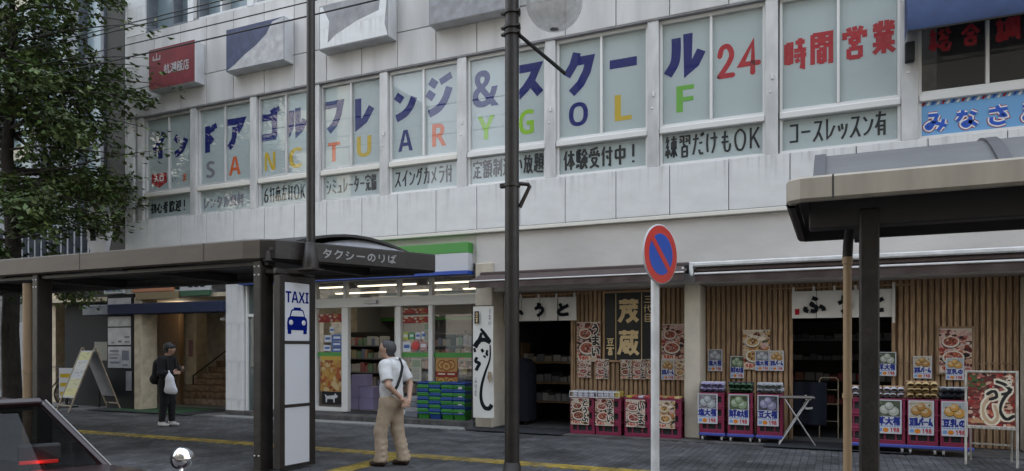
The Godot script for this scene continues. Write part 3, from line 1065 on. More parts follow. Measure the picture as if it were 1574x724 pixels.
	var ap3 := MB.new()
	ap3.ext(Vector3(-13.2, -0.1, 0.03), Vector3(-6.56, 0.022, 0.35), 0.008)
	struct("store_gutter", ap3.done(), M.kerb)
	var ap4 := MB.new()
	ap4.ext(Vector3(-40, -0.1, -5.4), Vector3(-13.22, 0.015, 0.35), 0.008)
	struct("entrance_floor", ap4.done(), M.far_wall)


# ------------------------------------------------------------------ the white panelled office building above the shops
func office_building() -> void:
	var b := thing("office_building", "white panelled office building with a long band of lettered golf school windows", "building")
	var core := MB.new()
	core.ext(Vector3(-16.62, 3.95, -13.9), Vector3(14.0, 4.85, -0.10))
	core.ext(Vector3(-16.62, 7.50, -13.9), Vector3(14.0, 9.58, -0.10))
	core.ext(Vector3(-16.62, 11.8, -13.9), Vector3(14.0, 14.2, -0.10))
	core.ext(Vector3(-16.62, 4.85, -13.9), Vector3(0.95, 14.0, -0.45))
	core.ext(Vector3(0.95, 4.85, -13.9), Vector3(14.0, 14.0, -3.2))
	core.ext(Vector3(3.25, 4.85, -3.2), Vector3(14.0, 7.5, -0.45))
	core.ext(Vector3(0.95, 9.58, -3.2), Vector3(14.0, 11.8, -0.45))
	part("wall", core.done(), M.joint, b)
	ext_part("side_wall", Vector3(-16.66, 3.35, -13.9), Vector3(-16.621, 14.2, -0.0), M.panel1, b)
	# cladding panels: lower band, upper band in two rows, and the band above the third floor windows
	var bands := [[3.97, 4.84], [7.49, 8.205], [8.222, 9.57]]
	for i in JOINT_X.size() - 1:
		var x0: float = JOINT_X[i] + 0.007
		var x1: float = JOINT_X[i + 1] - 0.007
		for j in bands.size():
			var y0: float = bands[j][0]
			var y1: float = bands[j][1]
			var p := ext_part("panel", Vector3(x0, y0, -0.085), Vector3(x1, y1, 0.0), M[("panel%d" if j == 0 else "upper_panel%d") % [0, 0, 1, 0, 2][(i * 3 + j * 2 + i / 3) % 5]], b, 0.006)
			p.position.z += rng.randfn(0, 0.0015)
			p.rotation.y = rng.randfn(0, 0.002)
			p.rotation.x = rng.randfn(0, 0.002)
	# bottom flashing under the panels
	ext_part("flashing", Vector3(-16.66, 3.885, -0.14), Vector3(9.5, 3.955, 0.03), M.sill, b, 0.008)
	ext_part("soffit", Vector3(-16.6, 7.465, -0.24), Vector3(9.5, 7.489, -0.01), M.board_grey, b)
	ext_part("end_pier", Vector3(-16.6, 4.85, -0.12), Vector3(-16.36, 7.47, -0.005), M.panel1, b, 0.006)
	# posts between the windows
	for i in BAY_X.size():
		var w: float = 0.20 if i < 9 else 0.23
		ext_part("post", Vector3(BAY_X[i] - w / 2, 4.85, -0.2), Vector3(BAY_X[i] + w / 2, 7.465, -0.03), M.aluminium, b, 0.006)
	var plates := MB.new()
	for i in range(4, 10):
		plates.lathe([Vector2(0.02, 0), Vector2(0.016, 0.012), Vector2(0, 0.012)], Vector3(BAY_X[i] - 0.02, 5.9, -0.03), 8, Basis(Vector3.RIGHT, Vector3.BACK, Vector3.DOWN))
		plates.box(Vector3(BAY_X[i] + 0.01, 6.15, -0.02), Vector3(0.03, 0.09, 0.03), 0.005)
	part("window_catch", plates.done(), M.white_frame, b)

	var big := [
		["イ", -15.63, 0.56, 0.74, 6.73, 0, 0], ["ン", -14.89, 0.54, 0.65, 6.69, 0, 0],
		["ド", -13.88, 0.47, 0.74, 6.70, 0, 1], ["ア", -13.08, 0.66, 0.78, 6.74, 0, 1],
		["ゴ", -12.01, 0.69, 0.79, 6.79, 0, 2], ["ル", -11.23, 0.64, 0.74, 6.78, 0, 2],
		["フ", -10.17, 0.60, 0.77, 6.76, 0, 3], ["レ", -9.35, 0.56, 0.75, 6.74, 0, 3],
		["ン", -8.30, 0.62, 0.71, 6.75, 0, 4], ["ジ", -7.47, 0.69, 0.87, 6.83, 0, 4],
		["ス", -5.45, 0.62, 0.71, 6.84, 0, 5],
		["ク", -4.41, 0.64, 0.82, 6.81, 0, 6], ["ー", -3.56, 0.62, 0.60, 6.86, 0, 6],
		["ル", -2.45, 0.72, 0.84, 6.84, 0, 7],
		["2", -1.73, 0.35, 0.64, 6.58, 1, 7], ["4", -1.34, 0.40, 0.65, 6.59, 1, 7],
		["時", -0.60, 0.39, 0.55, 6.53, 1, 8], ["間", -0.20, 0.37, 0.57, 6.55, 1, 8],
		["営", 0.29, 0.39, 0.56, 6.56, 1, 8], ["業", 0.71, 0.40, 0.58, 6.58, 1, 8],
		["総", 1.49, 0.33, 0.38, 6.39, 1, 9], ["合", 1.89, 0.27, 0.36, 6.39, 1, 9], ["調", 2.36, 0.33, 0.37, 6.39, 1, 9],
	]
	var small := [
		["S", -13.87, 0.28, 0.41, 5.95, "grey_vinyl", 1], ["A", -13.08, 0.37, 0.44, 5.96, "orange_vinyl", 1],
		["N", -11.99, 0.32, 0.42, 5.95, "yellow_vinyl", 2], ["C", -11.23, 0.38, 0.47, 5.95, "yellow_vinyl", 2],
		["T", -10.15, 0.33, 0.43, 5.96, "orange_vinyl", 3], ["U", -9.34, 0.38, 0.45, 5.99, "yellow_vinyl", 3],
		["A", -8.28, 0.36, 0.45, 5.99, "navy", 4], ["R", -7.46, 0.34, 0.47, 6.01, "orange_vinyl", 4],
		["Y", -6.38, 0.38, 0.47, 6.02, "lime_vinyl", 5], ["G", -5.50, 0.32, 0.48, 6.02, "lime_vinyl", 5],
		["O", -4.43, 0.38, 0.45, 6.03, "navy", 6], ["L", -3.56, 0.32, 0.48, 6.04, "yellow_vinyl", 6],
		["F", -2.43, 0.31, 0.47, 6.04, "green_vinyl", 7], ["&", -6.39, 0.59, 0.74, 6.81, "navy", 5],
	]
	var rows := [
		["初心者歓迎！", -15.29, 1.29, 0.29, 5.16, 0], ["レンタル無料", -13.48, 1.34, 0.29, 5.14, 1], ["6打席左打OK", -11.66, 1.43, 0.36, 5.17, 2],
		["シミュレーター完備", -9.77, 1.50, 0.36, 5.19, 3], ["スイングカメラ付", -7.87, 1.44, 0.37, 5.19, 4], ["定額制通い放題", -5.94, 1.60, 0.37, 5.19, 5],
		["体験受付中！", -3.99, 1.46, 0.38, 5.17, 6], ["練習だけもOK", -1.98, 1.66, 0.40, 5.20, 7], ["コースレッスン有", 0.02, 1.46, 0.40, 5.20, 8],
	]
	for i in BAY_X.size() - 1:
		var x0: float = BAY_X[i] + (0.105 if i < 8 else 0.12)
		var x1: float = BAY_X[i + 1] - (0.105 if i < 8 else 0.12)
		var clear := i >= 9
		var w := Node3D.new()
		w.name = "window"
		b.add_child(w, true)
		var fr := MB.new()
		# outer frame
		fr.ext(Vector3(x0, 7.40, -0.2), Vector3(x1, 7.464, -0.10), 0.004)
		fr.ext(Vector3(x0, 4.852, -0.2), Vector3(x1, 4.90, -0.09), 0.004)
		fr.ext(Vector3(x0, 4.90, -0.2), Vector3(x0 + 0.045, 7.40, -0.101), 0.004)
		fr.ext(Vector3(x1 - 0.045, 4.90, -0.2), Vector3(x1, 7.40, -0.101), 0.004)
		var xm := (x0 + x1) / 2
		fr.ext(Vector3(xm - 0.022, 5.60, -0.2), Vector3(xm + 0.022, 7.40, -0.105), 0.004)
		fr.ext(Vector3(x0 + 0.045, 5.545, -0.2), Vector3(x1 - 0.045, 5.60, -0.112), 0.004)
		part("frame", fr.done(), M.white_frame if i >= 4 else M.aluminium, w)
		ext_part("sill", Vector3(x0 + 0.002, 5.43, -0.2), Vector3(x1 - 0.002, 5.54, -0.055), M.sill if i < 5 else M.white_frame, w, 0.012)
		if not clear:
			ext_part("film", Vector3(x0 + 0.05, 5.605, -0.185), Vector3(xm - 0.025, 7.395, -0.172), M.film, w)
			ext_part("film", Vector3(xm + 0.025, 5.605, -0.185), Vector3(x1 - 0.05, 7.395, -0.172), M.film, w)
			ext_part("film", Vector3(x0 + 0.05, 4.905, -0.185), Vector3(x1 - 0.05, 5.425, -0.172), M.film, w)
		var gm: Material = M.glass
		part("pane", sheet(xm - x0 - 0.07, 1.79, 0.006), gm, w, Vector3((x0 + xm) / 2 + 0.012, 6.5, -0.145))
		part("pane", sheet(xm - x0 - 0.07, 1.79, 0.006), gm, w, Vector3((x1 + xm) / 2 - 0.012, 6.5, -0.137))
		part("pane", sheet(x1 - x0 - 0.1, 0.52, 0.006), gm, w, Vector3(xm, 5.165, -0.142))
		for q in big:
			if q[6] == i:
				var mb := MB.new()
				var th: float = (0.165 if q[5] == 0 else (0.088 if q[6] == 7 else 0.072)) * (0.75 if i == 9 else 1.0)
				var grow := 1.10 if q[5] == 0 else 1.0
				write_mb(mb, q[0], Vector2.ZERO, q[2] * grow - th * 0.6, q[3] * grow - th * 0.6, th)
				if q[6] == 7 and q[5] == 1:
					for s in strokes(q[0]):
						for e in [s[0], s[-1]]:
							var c := Vector2((e.x - 0.5) * (q[2] - th * 0.6), (0.5 - e.y) * (q[3] - th * 0.6))
							mb.lathe([Vector2(th / 2, -0.0004), Vector2(0, -0.0004)], Vector3(c.x, c.y, 0), 12, Basis(Vector3.RIGHT, Vector3.BACK, Vector3.DOWN))
				part("letter", mb.done(), M.navy if q[5] == 0 else M.red_vinyl, w, Vector3(q[1], q[4], -0.168))
		for q in small:
			if q[6] == i:
				part("letter", roman(q[0], q[2], q[3]), M[q[5]], w, Vector3(q[1], q[4], -0.168))
		for q in rows:
			if q[5] == i:
				var n: int = (q[0] as String).length()
				var lx := maxf(q[1] - q[2] / 2, x0 + 0.09)
				var rx := minf(q[1] + q[2] / 2, x1 - 0.06)
				part("lettering", lettering(q[0], rx - lx, q[3], 0.044 if n < 7 else 0.036), M.black_vinyl if i != 1 else M.grey_vinyl, w, Vector3((lx + rx) / 2, q[4], -0.168))
		if i == 0:
			# red arrow badge and a small coloured word beside it
			var ar := MB.new()
			ar.prism(PackedVector2Array([Vector2(-0.27, 0.18), Vector2(0.27, 0.18), Vector2(0.27, -0.06), Vector2(0, -0.19), Vector2(-0.27, -0.06)]), Transform3D(), 0.002)
			part("arrow_badge", ar.done(), M.red_vinyl, w, Vector3(-15.63, 5.85, -0.170))
			part("lettering", lettering("入口", 0.34, 0.16, 0.03), M.white_vinyl, w, Vector3(-15.63, 5.90, -0.165))
			part("lettering", lettering("い", 0.14, 0.13, 0.03), M.grey_vinyl, w, Vector3(-15.12, 5.83, -0.168))
			part("lettering", lettering("ま", 0.16, 0.2, 0.03), M.orange_vinyl, w, Vector3(-14.74, 5.85, -0.168))
		if clear:
			# room behind the unfilmed panes
			if i == 9:
				var inn := MB.new()
				inn.ext(Vector3(1.2, 4.86, -3.1), Vector3(3.2, 4.95, -0.25))
				inn.ext(Vector3(1.2, 4.95, -1.5), Vector3(2.2, 5.75, -1.1))
				part("room_counter", inn.done(), M.board_grey, w)
				ext_part("curtain", Vector3(1.25, 5.6, -0.9), Vector3(1.5, 7.3, -0.7), M.far_wall, w)
	# third floor windows
	for i in range(0, 11):
		var x0: float = BAY_X[i] + 0.02 if i > 0 else -15.95
		var x1: float = BAY_X[i + 1] - (0.16 if i > 0 else 0.1)
		if i == 0:
			x1 = -14.1
		var w := Node3D.new()
		w.name = "window"
		b.add_child(w, true)
		var fr := MB.new()
		fr.ext(Vector3(x0, 9.585, -0.4), Vector3(x1, 9.64, -0.03), 0.004)
		fr.ext(Vector3(x0, 11.74, -0.4), Vector3(x1, 11.79, -0.06), 0.004)
		for x in [x0 + 0.03, (x0 + x1) / 2, x1 - 0.03]:
			fr.ext(Vector3(x - 0.03, 9.64, -0.4), Vector3(x + 0.03, 11.74, -0.06), 0.004)
		part("frame", fr.done(), M.far_pier if i == 0 else M.aluminium, w)
		ext_part("pane", Vector3(x0 + 0.06, 9.65, -0.36), Vector3(x1 - 0.06, 11.73, -0.34), M.far_glass, w)
	for i in BAY_X.size() - 1:
		ext_part("pier", Vector3(BAY_X[i] - (0.16 if i else 0.5), 9.585, -0.3), Vector3(BAY_X[i] + 0.02 if i else -15.96, 11.79, -0.01), M.panel0, b, 0.006)


# ------------------------------------------------------------------ walls of the ground floor
func ground_floor_walls() -> void:
	var t := thing("shop_fascia_wall", "smooth beige wall above the brown shop awnings", "wall")
	ext_part("wall", Vector3(-6.54, 2.72, -0.72), Vector3(9.5, 3.88, -0.06), M.beige_wall, t)
	ext_part("wall", Vector3(-16.6, 3.3, -0.72), Vector3(-6.55, 3.88, -0.1), M.beige_wall, t)
	var p := thing("shop_pillar", "cream pillar between the two halves of the tofu shop", "pillar", Vector3(-2.28, 0, 0))
	ext_part("shaft", Vector3(-0.135, 0.02, -0.7), Vector3(0.135, 2.715, 0.0), M.cream_pillar, p, 0.015)
	var q := thing("shop_pillar", "cream pillar between the convenience store and the tofu shop, behind the white banner", "pillar", Vector3(-6.35, 0, 0))
	ext_part("shaft", Vector3(-0.19, 0.02, -1.2), Vector3(0.19, 3.29, -0.004), M.cream_pillar, q, 0.015)
	var r := thing("shop_pillar", "pale square pillar between the stair entrance and the convenience store", "pillar", Vector3(-12.96, 0, 0))
	ext_part("shaft", Vector3(-0.28, 0.02, -0.7), Vector3(0.28, 3.29, -0.03), M.panel1, r, 0.015)
	var s := thing("shop_pillar", "cream pillar at the right end of the slatted shop front", "pillar", Vector3(2.75, 0, 0))
	ext_part("shaft", Vector3(-0.14, 0.02, -0.7), Vector3(0.14, 2.715, -0.3), M.cream_pillar, s, 0.015)
	var sw := thing("roller_shutter", "closed grey roller shutter right of the slatted shop front", "shutter", Vector3(2.9, 0.02, -0.5))
	ext_part("backing", Vector3(0, 0, -0.06), Vector3(6.4, 2.7, -0.02), M.shutter, sw)
	for k in 24:
		ext_part("slat", Vector3(0.02, 0.03 + k * 0.111, -0.021), Vector3(6.38, 0.125 + k * 0.111, 0.0), M.shutter, sw, 0.008)
	# inside of the building: floor, back wall, party walls
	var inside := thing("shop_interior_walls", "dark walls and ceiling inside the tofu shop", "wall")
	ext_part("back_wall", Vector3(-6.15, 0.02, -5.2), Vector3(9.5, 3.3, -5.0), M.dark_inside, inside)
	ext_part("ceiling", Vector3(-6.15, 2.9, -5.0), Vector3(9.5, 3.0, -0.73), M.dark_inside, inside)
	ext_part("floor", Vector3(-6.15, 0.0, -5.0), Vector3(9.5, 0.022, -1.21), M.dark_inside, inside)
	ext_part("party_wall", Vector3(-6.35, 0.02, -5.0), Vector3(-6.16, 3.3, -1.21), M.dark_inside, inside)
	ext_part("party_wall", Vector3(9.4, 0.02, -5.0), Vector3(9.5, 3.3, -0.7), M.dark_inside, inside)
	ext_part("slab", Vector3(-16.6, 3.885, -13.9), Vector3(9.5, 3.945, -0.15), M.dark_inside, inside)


# ------------------------------------------------------------------ the neighbour on the left, behind the tree
func neighbour_building() -> void:
	var b := thing("neighbour_building", "grey glass fronted building behind the street tree", "building")
	ext_part("wall", Vector3(-40, 0.0, -14), Vector3(-21.2, 20.0, -4.3), M.far_pier, b)
	ext_part("wall", Vector3(-21.19, 3.4, -14), Vector3(-16.9, 20.0, -4.3), M.far_pier, b)
	var x := -39.0
	while x < -19.6:
		ext_part("pier", Vector3(x, 5.9, -4.29), Vector3(x + 0.55, 20.0, -3.8), M.far_pier, b, 0.02)
		ext_part("pane", Vector3(x + 0.62, 5.9, -4.28), Vector3(x + 1.95, 20.0, -4.1), M.far_glass, b)
		for y in [8.6, 11.4, 14.2, 17.0]:
			ext_part("spandrel", Vector3(x + 0.56, y, -4.25), Vector3(x + 2.0, y + 0.5, -4.0), M.far_cream if int(x * 3) % 2 == 0 else M.far_pier, b)
		x += 2.06
	# louvred band above the ground floor
	ext_part("band", Vector3(-40, 5.2, -4.29), Vector3(-19.0, 5.88, -3.9), M.far_dark, b)
	for i in 46:
		ext_part("louvre", Vector3(-36 + i * 0.36, 4.6, -3.88), Vector3(-35.92 + i * 0.36, 5.86, -3.7), M.far_pier, b)
	ext_part("ground_wall", Vector3(-40, 0.0, -4.29), Vector3(-21.2, 4.6, -4.02), M.far_wall, b)
	for xx in [-30.5, -25.9, -24.1, -22.4]:
		ext_part("pilaster", Vector3(xx, 0.0, -4.01), Vector3(xx + 0.35, 4.6, -3.8), M.far_wall, b, 0.02)
	ext_part("shutter", Vector3(-28.6, 0.05, -4.01), Vector3(-26.6, 2.55, -3.96), M.shutter, b)
	var ribs := MB.new()
	for i in 20:
		ribs.ext(Vector3(-28.58, 0.1 + i * 0.122, -3.958), Vector3(-26.62, 0.2 + i * 0.122, -3.945), 0.004)
	part("shutter_rib", ribs.done(), M.shutter, b)
	# narrow dark return between the two buildings
	var d := thing("dark_brown_pier", "tall dark brown pier squeezed beside the white office building", "pier", Vector3(-17.6, 0, -1.0))
	ext_part("shaft", Vector3(-0.75, 3.55, -3.0), Vector3(0.9, 20.0, 0.3), M.far_dark, d, 0.02)
	ext_part("trim", Vector3(-0.9, 3.4, -3.0), Vector3(-0.76, 20.0, 0.36), M.far_pier, d, 0.01)


# ------------------------------------------------------------------ across the street, only met in reflections and as bounced light
func street_opposite() -> void:
	var specs := [[-118.0, 26.0, 17.0, "tile_white"], [-91.0, 20.0, 26.0, "far_cream"], [-70.0, 35.0, 24.0, "tile_white"], [-34.0, 12.0, 10.0, "beige_wall"], [-21.0, 46.0, 34.0, "far_dark"], [26.0, 26.0, 22.0, "far_cream"], [53.0, 26.0, 24.0, "beige_wall"]]
	var words := ["pale tiled office block furthest left across the street", "tall cream block second from the left across the street", "wide white tiled block across the street", "low beige block across the street", "tall dark brown tower right across the street", "cream block right of the dark tower across the street", "tall beige block furthest right across the street"]
	for k in specs.size():
		var s: Array = specs[k]
		var b := thing("opposite_building", words[k], "building", Vector3(s[0] + s[1] / 2, 0, 34))
		var hw: float = s[1] / 2 - 0.4
		ext_part("wall", Vector3(-hw, 0, 0), Vector3(hw, s[2], 12), M[s[3]], b)
		ext_part("parapet", Vector3(-hw - 0.1, s[2], -0.1), Vector3(hw + 0.1, s[2] + 0.6, 12.1), M.board_grey, b)
		var fl := int(s[2] / 3.4)
		for f in fl:
			var win := MB.new()
			var cols := int(s[1] / 3.0)
			for c in cols:
				var x0 := -hw + 0.6 + c * (hw * 2 - 0.8) / cols
				win.ext(Vector3(x0, f * 3.4 + 1.0, -0.06), Vector3(x0 + 1.9, f * 3.4 + 2.6, 0.0))
			part("window_row", win.done(), M.dark_pane if s[3] == "far_dark" else M.far_glass, b)


# ------------------------------------------------------------------ convenience store
func poster(called: String, label: String, m: Material, at: Vector3, w: float, h: float, group := "", category := "poster") -> Node3D:
	var o := MeshInstance3D.new()
	o.name = numbered(called)
	o.mesh = sheet(w, h, 0.006)
	o.material_override = m
	add_child(o)
	o.position = at
	o.set_meta("label", label)
	o.set_meta("category", category)
	if group != "":
		o.set_meta("group", group)
	return o


func goods_mesh(seed_: int, w: float, rows: Array, d: float, size: Vector2, tones: Array) -> Mesh:
	# packets standing on shelf boards
	var r := RandomNumberGenerator.new()
	r.seed = seed_
	var mb := MB.new()
	for y in rows:
		var x := -w / 2
		while x < w / 2 - size.x:
			var bw := size.x * r.randf_range(0.7, 1.3)
			var bh := size.y * r.randf_range(0.65, 1.15)
			var c: Color = tones[r.randi() % tones.size()]
			mb.st.set_color(c)
			mb.box(Vector3(x + bw / 2, y + bh / 2, r.randf_range(-0.03, 0.03)), Vector3(bw * 0.92, bh, d), 0.008)
			x += bw
	return mb.done()


func convenience_store() -> void:
	var gm := mat("goods", Color.WHITE, 0.6)
	gm.vertex_color_use_as_albedo = true
	# sign over the front: green, white and blue bands
	var sg := thing("store_sign", "long green, white and blue sign box over the convenience store", "sign", Vector3(-9.66, 3.4, 0.0))
	ext_part("green_band", Vector3(-3.0, 0.10, -0.12), Vector3(3.02, 0.31, 0.12), M.store_green, sg, 0.004)
	ext_part("white_band", Vector3(-3.0, -0.255, -0.12), Vector3(3.02, 0.098, 0.117), M.sign_white, sg, 0.004)
	ext_part("blue_band", Vector3(-3.0, -0.33, -0.12), Vector3(3.03, -0.257, 0.15), M.store_blue, sg, 0.004)
	# front of glass and white frames
	var f := thing("convenience_store", "white framed glass front of the convenience store with an open sliding door", "shop", Vector3(0, 0.13, -0.8))
	var fr := [[-12.24, -12.14], [-11.20, -11.12], [-10.39, -10.21], [-8.90, -8.78], [-8.07, -7.96], [-6.62, -6.55]]
	for q in fr:
		ext_part("mullion", Vector3(q[0], 0.0, -0.06), Vector3(q[1], 2.40, 0.06), M.white_frame, f, 0.008)
	ext_part("header", Vector3(-12.24, 2.402, -0.07), Vector3(-6.55, 2.62, 0.07), M.white_frame, f, 0.008)
	ext_part("door_sensor", Vector3(-9.72, 2.47, 0.071), Vector3(-9.38, 2.55, 0.13), M.aluminium, f, 0.01)
	ext_part("top_rail", Vector3(-12.24, 3.01, -0.07), Vector3(-6.55, 3.15, 0.07), M.white_frame, f, 0.008)
	for x in [-12.2, -11.16, -10.3, -8.84, -8.015, -6.58]:
		ext_part("transom_post", Vector3(x - 0.045, 2.622, -0.06), Vector3(x + 0.045, 3.008, 0.06), M.white_frame, f, 0.006)
	var ts := [[-12.15, -11.21], [-11.11, -10.35], [-10.25, -8.89], [-8.79, -8.065], [-7.965, -6.63]]
	for q in ts:
		ext_part("transom_pane", Vector3(q[0] - 0.02, 2.61, -0.01), Vector3(q[1] + 0.02, 3.02, -0.004), M.glass, f)
	for q in [[-12.14, -11.20], [-11.12, -10.39], [-8.78, -8.07], [-7.96, -6.62]]:
		ext_part("pane", Vector3(q[0] - 0.01, 0.1, -0.01), Vector3(q[1] + 0.01, 2.41, -0.004), M.glass, f)
		ext_part("bottom_rail", Vector3(q[0], 0.0, -0.05), Vector3(q[1], 0.095, 0.05), M.white_frame, f, 0.006)
		ext_part("green_stripe", Vector3(q[0], 1.27, -0.003), Vector3(q[1], 1.37, 0.0), M.store_green, f)
	ext_part("sliding_leaf", Vector3(-9.03, 0.03, -0.14), Vector3(-8.91, 2.4, -0.08), M.white_frame, f, 0.006)
	ext_part("threshold", Vector3(-10.2, -0.02, -0.3), Vector3(-8.92, 0.012, 0.3), M.mat_black, f)
	# short glazing beside the pale pillar
	ext_part("side_frame", Vector3(-12.66, -0.1, 0.62), Vector3(-12.60, 3.1, 0.72), M.white_frame, f, 0.006)
	ext_part("side_frame", Vector3(-12.30, -0.1, 0.62), Vector3(-12.24, 3.1, 0.72), M.white_frame, f, 0.006)
	ext_part("side_rail", Vector3(-12.6, 2.2, 0.63), Vector3(-12.3, 2.27, 0.71), M.white_frame, f, 0.006)
	ext_part("side_rail", Vector3(-12.6, -0.1, 0.63), Vector3(-12.3, 0.0, 0.71), M.white_frame, f, 0.006)
	ext_part("side_pane", Vector3(-12.6, 0.0, 0.66), Vector3(-12.3, 3.1, 0.666), M.dark_glass, f)
	ext_part("side_return", Vector3(-12.30, -0.1, -0.06), Vector3(-12.245, 3.1, 0.615), M.white_frame, f)
	# the room
	var room := thing("store_room", "lit sales room of the convenience store with cream walls", "room", Vector3(-9.8, 0.13, -4.0))
	ext_part("floor", Vector3(-3.4, -0.05, -3.0), Vector3(3.24, 0.0, 2.68), M.store_floor, room)
	ext_part("back_wall", Vector3(-3.4, 0.0, -3.1), Vector3(3.24, 3.2, -3.01), M.store_wall, room)
	ext_part("side_wall", Vector3(-3.5, 0.0, -3.1), Vector3(-3.41, 3.2, 3.2), M.store_wall, room)
	ext_part("side_wall", Vector3(3.25, 0.0, -3.1), Vector3(3.30, 3.2, 3.1), M.store_wall, room)
	ext_part("ceiling", Vector3(-3.5, 3.05, -3.1), Vector3(3.3, 3.15, 3.1), M.store_wall, room)
	ext_part("green_rail", Vector3(-3.4, 2.32, -2.4), Vector3(3.2, 2.42, -2.36), M.store_green, room)
	ext_part("soffit_box", Vector3(-3.4, 2.43, -3.0), Vector3(3.2, 3.04, -2.35), M.store_wall, room)
	var tones := [lin(0.25, 0.03, 0.03), lin(0.3, 0.22, 0.08), lin(0.05, 0.12, 0.05), lin(0.4, 0.38, 0.34), lin(0.05, 0.08, 0.2), lin(0.32, 0.12, 0.05), lin(0.1, 0.08, 0.06)]
	for q in [[-1.9, -2.0, 2.6, 0.5], [1.2, -2.0, 3.2, 0.5], [-1.85, 0.9, 2.0, 1.2], [2.3, 1.6, 1.3, 1.0], [-3.0, 2.2, 0.7, 1.0]]:
		var w: float = q[2]
		var sh := thing("store_shelf", ["long wall shelf of packets at the back left of the store", "long wall shelf of packets at the back right of the store", "shelf of packets facing the open store door", "shelf behind the right store window with red packets", "shelf behind the left store window"][[-1.9, 1.2, -1.85, 2.3, -3.0].find(q[0])], "shelf", Vector3(-9.8 + q[0], 0.13, -4.0 + q[1]))
		ext_part("back_panel", Vector3(-w / 2, 0, -0.25), Vector3(w / 2, 1.9, -0.2), M.far_dark, sh)
		var rows := [0.12, 0.48, 0.84, 1.2, 1.54]
		for y in rows:
			ext_part("board", Vector3(-w / 2, y - 0.03, -0.2), Vector3(w / 2, y, 0.2), M.board_grey, sh, 0.004)
		var g := part("packets", goods_mesh(int(q[0] * 10) + 99, w, rows, 0.3, Vector2(0.13, 0.22), tones), gm, sh)
		g.set_meta("kind", "stuff")
	# cartons stacked inside the door
	for k in 5:
		var c := thing("carton", ["lowest pale lilac carton inside the store door", "upper pale lilac carton inside the store door, on the lowest one", "pale lilac carton right of the pair inside the store door", "upper of the two right lilac cartons inside the store door", "small topmost lilac carton inside the store door"][k], "carton", Vector3(-10.6 + (0.42 if k in [2, 3] else 0.0) + (0.2 if k == 4 else 0.0), 0.13 + [0.0, 0.28, 0.0, 0.28, 0.56][k], -1.55), 0.0, "cartons inside the store door")
		ext_part("body", Vector3(-0.2, 0, -0.15), Vector3(0.2, 0.275, 0.15), M.lilac if M.has("lilac") else mat("lilac", lin(0.34, 0.30, 0.50), 0.7), c, 0.006)
		ext_part("tape", Vector3(-0.03, 0.276, -0.151), Vector3(0.03, 0.278, 0.151), M.pale_wood, c)
	# fluorescent ceiling lights, each a glowing tube and a light
	for j in 3:
		for i in 3:
			var c := thing("ceiling_light", "%s strip light in the %s row on the store ceiling" % [["left", "middle", "right"][i], ["front", "middle", "back"][j]], "ceiling light", Vector3(-11.8 + i * 2.0, 3.15, -1.7 - j * 1.7), 0.0, "strip lights of the store")
			ext_part("tray", Vector3(-0.85, -0.03, -0.09), Vector3(0.85, 0.03, 0.09), M.white_paint, c, 0.006)
			ext_part("light_tube", Vector3(-0.82, -0.06, -0.05), Vector3(0.82, -0.031, 0.05), M.lit_tube, c, 0.01)
			var al := AreaLight3D.new()
			al.name = "light"
			al.area_size = Vector2(1.6, 0.1)
			al.light_color = Color(1, 0.98, 0.94)
			al.light_energy = 0.045
			al.area_range = 12.0
			al.shadow_enabled = true
			c.add_child(al)
			al.position = Vector3(0, -0.07, 0)
			al.rotation_degrees.x = -90
	# posters and stickers on the glass
	var z := -0.795
	var p := Paint.new(96, 128, Color(0.75, 0.55, 0.25))
	for i in 60:
		p.disc(rng.randf(), rng.randf(), rng.randf_range(0.04, 0.14), rng.randf_range(0.03, 0.09), [Color(0.8, 0.62, 0.3), Color(0.7, 0.35, 0.15), Color(0.85, 0.75, 0.55), Color(0.55, 0.25, 0.12)][i % 4])
	p.rect(0, 0.0, 1, 0.12, Color(0.85, 0.7, 0.3))
	p.grain(5, 0.1)
	print_mat("food_window", p)
	poster("window_poster", "yellow food poster in the left store window, above the black dog sign", M.food_window, Vector3(-10.73, 1.0, z), 0.60, 0.82)
	p = Paint.new(96, 96, Color(0.80, 0.62, 0.36))
	for q in [[0.3, 0.25], [0.7, 0.25], [0.25, 0.85], [0.72, 0.85], [0.5, 0.3]]:
		p.disc(q[0], q[1], 0.22, 0.18, Color(0.62, 0.36, 0.14))
		p.disc(q[0], q[1], 0.17, 0.13, Color(0.86, 0.68, 0.40))
		p.disc(q[0], q[1], 0.09, 0.06, Color(0.72, 0.45, 0.2))
	p.rect(0, 0.5, 1, 0.2, Color(0.62, 0.08, 0.07))
	p.rect(0.1, 0.56, 0.35, 0.07, Color(0.9, 0.85, 0.75))
	p.rect(0.55, 0.56, 0.35, 0.07, Color(0.9, 0.85, 0.75))
	p.grain(6, 0.06)
	print_mat("bread", p)
	poster("window_poster", "orange bread poster with a red band in the right store window", M.bread, Vector3(-7.64, 1.09, z), 0.53, 0.60)
	p = Paint.new(60, 120, Color(0.78, 0.78, 0.72))
	p.rect(0.1, 0.08, 0.8, 0.3, Color(0.6, 0.66, 0.55))
	for i in 8:
		p.rect(0.12, 0.45 + i * 0.06, 0.7, 0.02, Color(0.4, 0.4, 0.4))
	print_mat("notice", p)
	poster("window_poster", "narrow pale notice in the store pane right of the door", M.notice, Vector3(-8.40, 1.12, z), 0.26, 0.5)
	poster("window_poster", "pale notice on the right edge of the middle store pane", M.notice, Vector3(-8.14, 1.95, z), 0.13, 0.42)
	var dg := thing("dog_sign", "black sticker with a white dog low in the left store window", "sticker", Vector3(-10.71, 0.43, z))
	part("card", sheet(0.56, 0.30, 0.004), M.black_board, dg)
	var dog := MB.new()
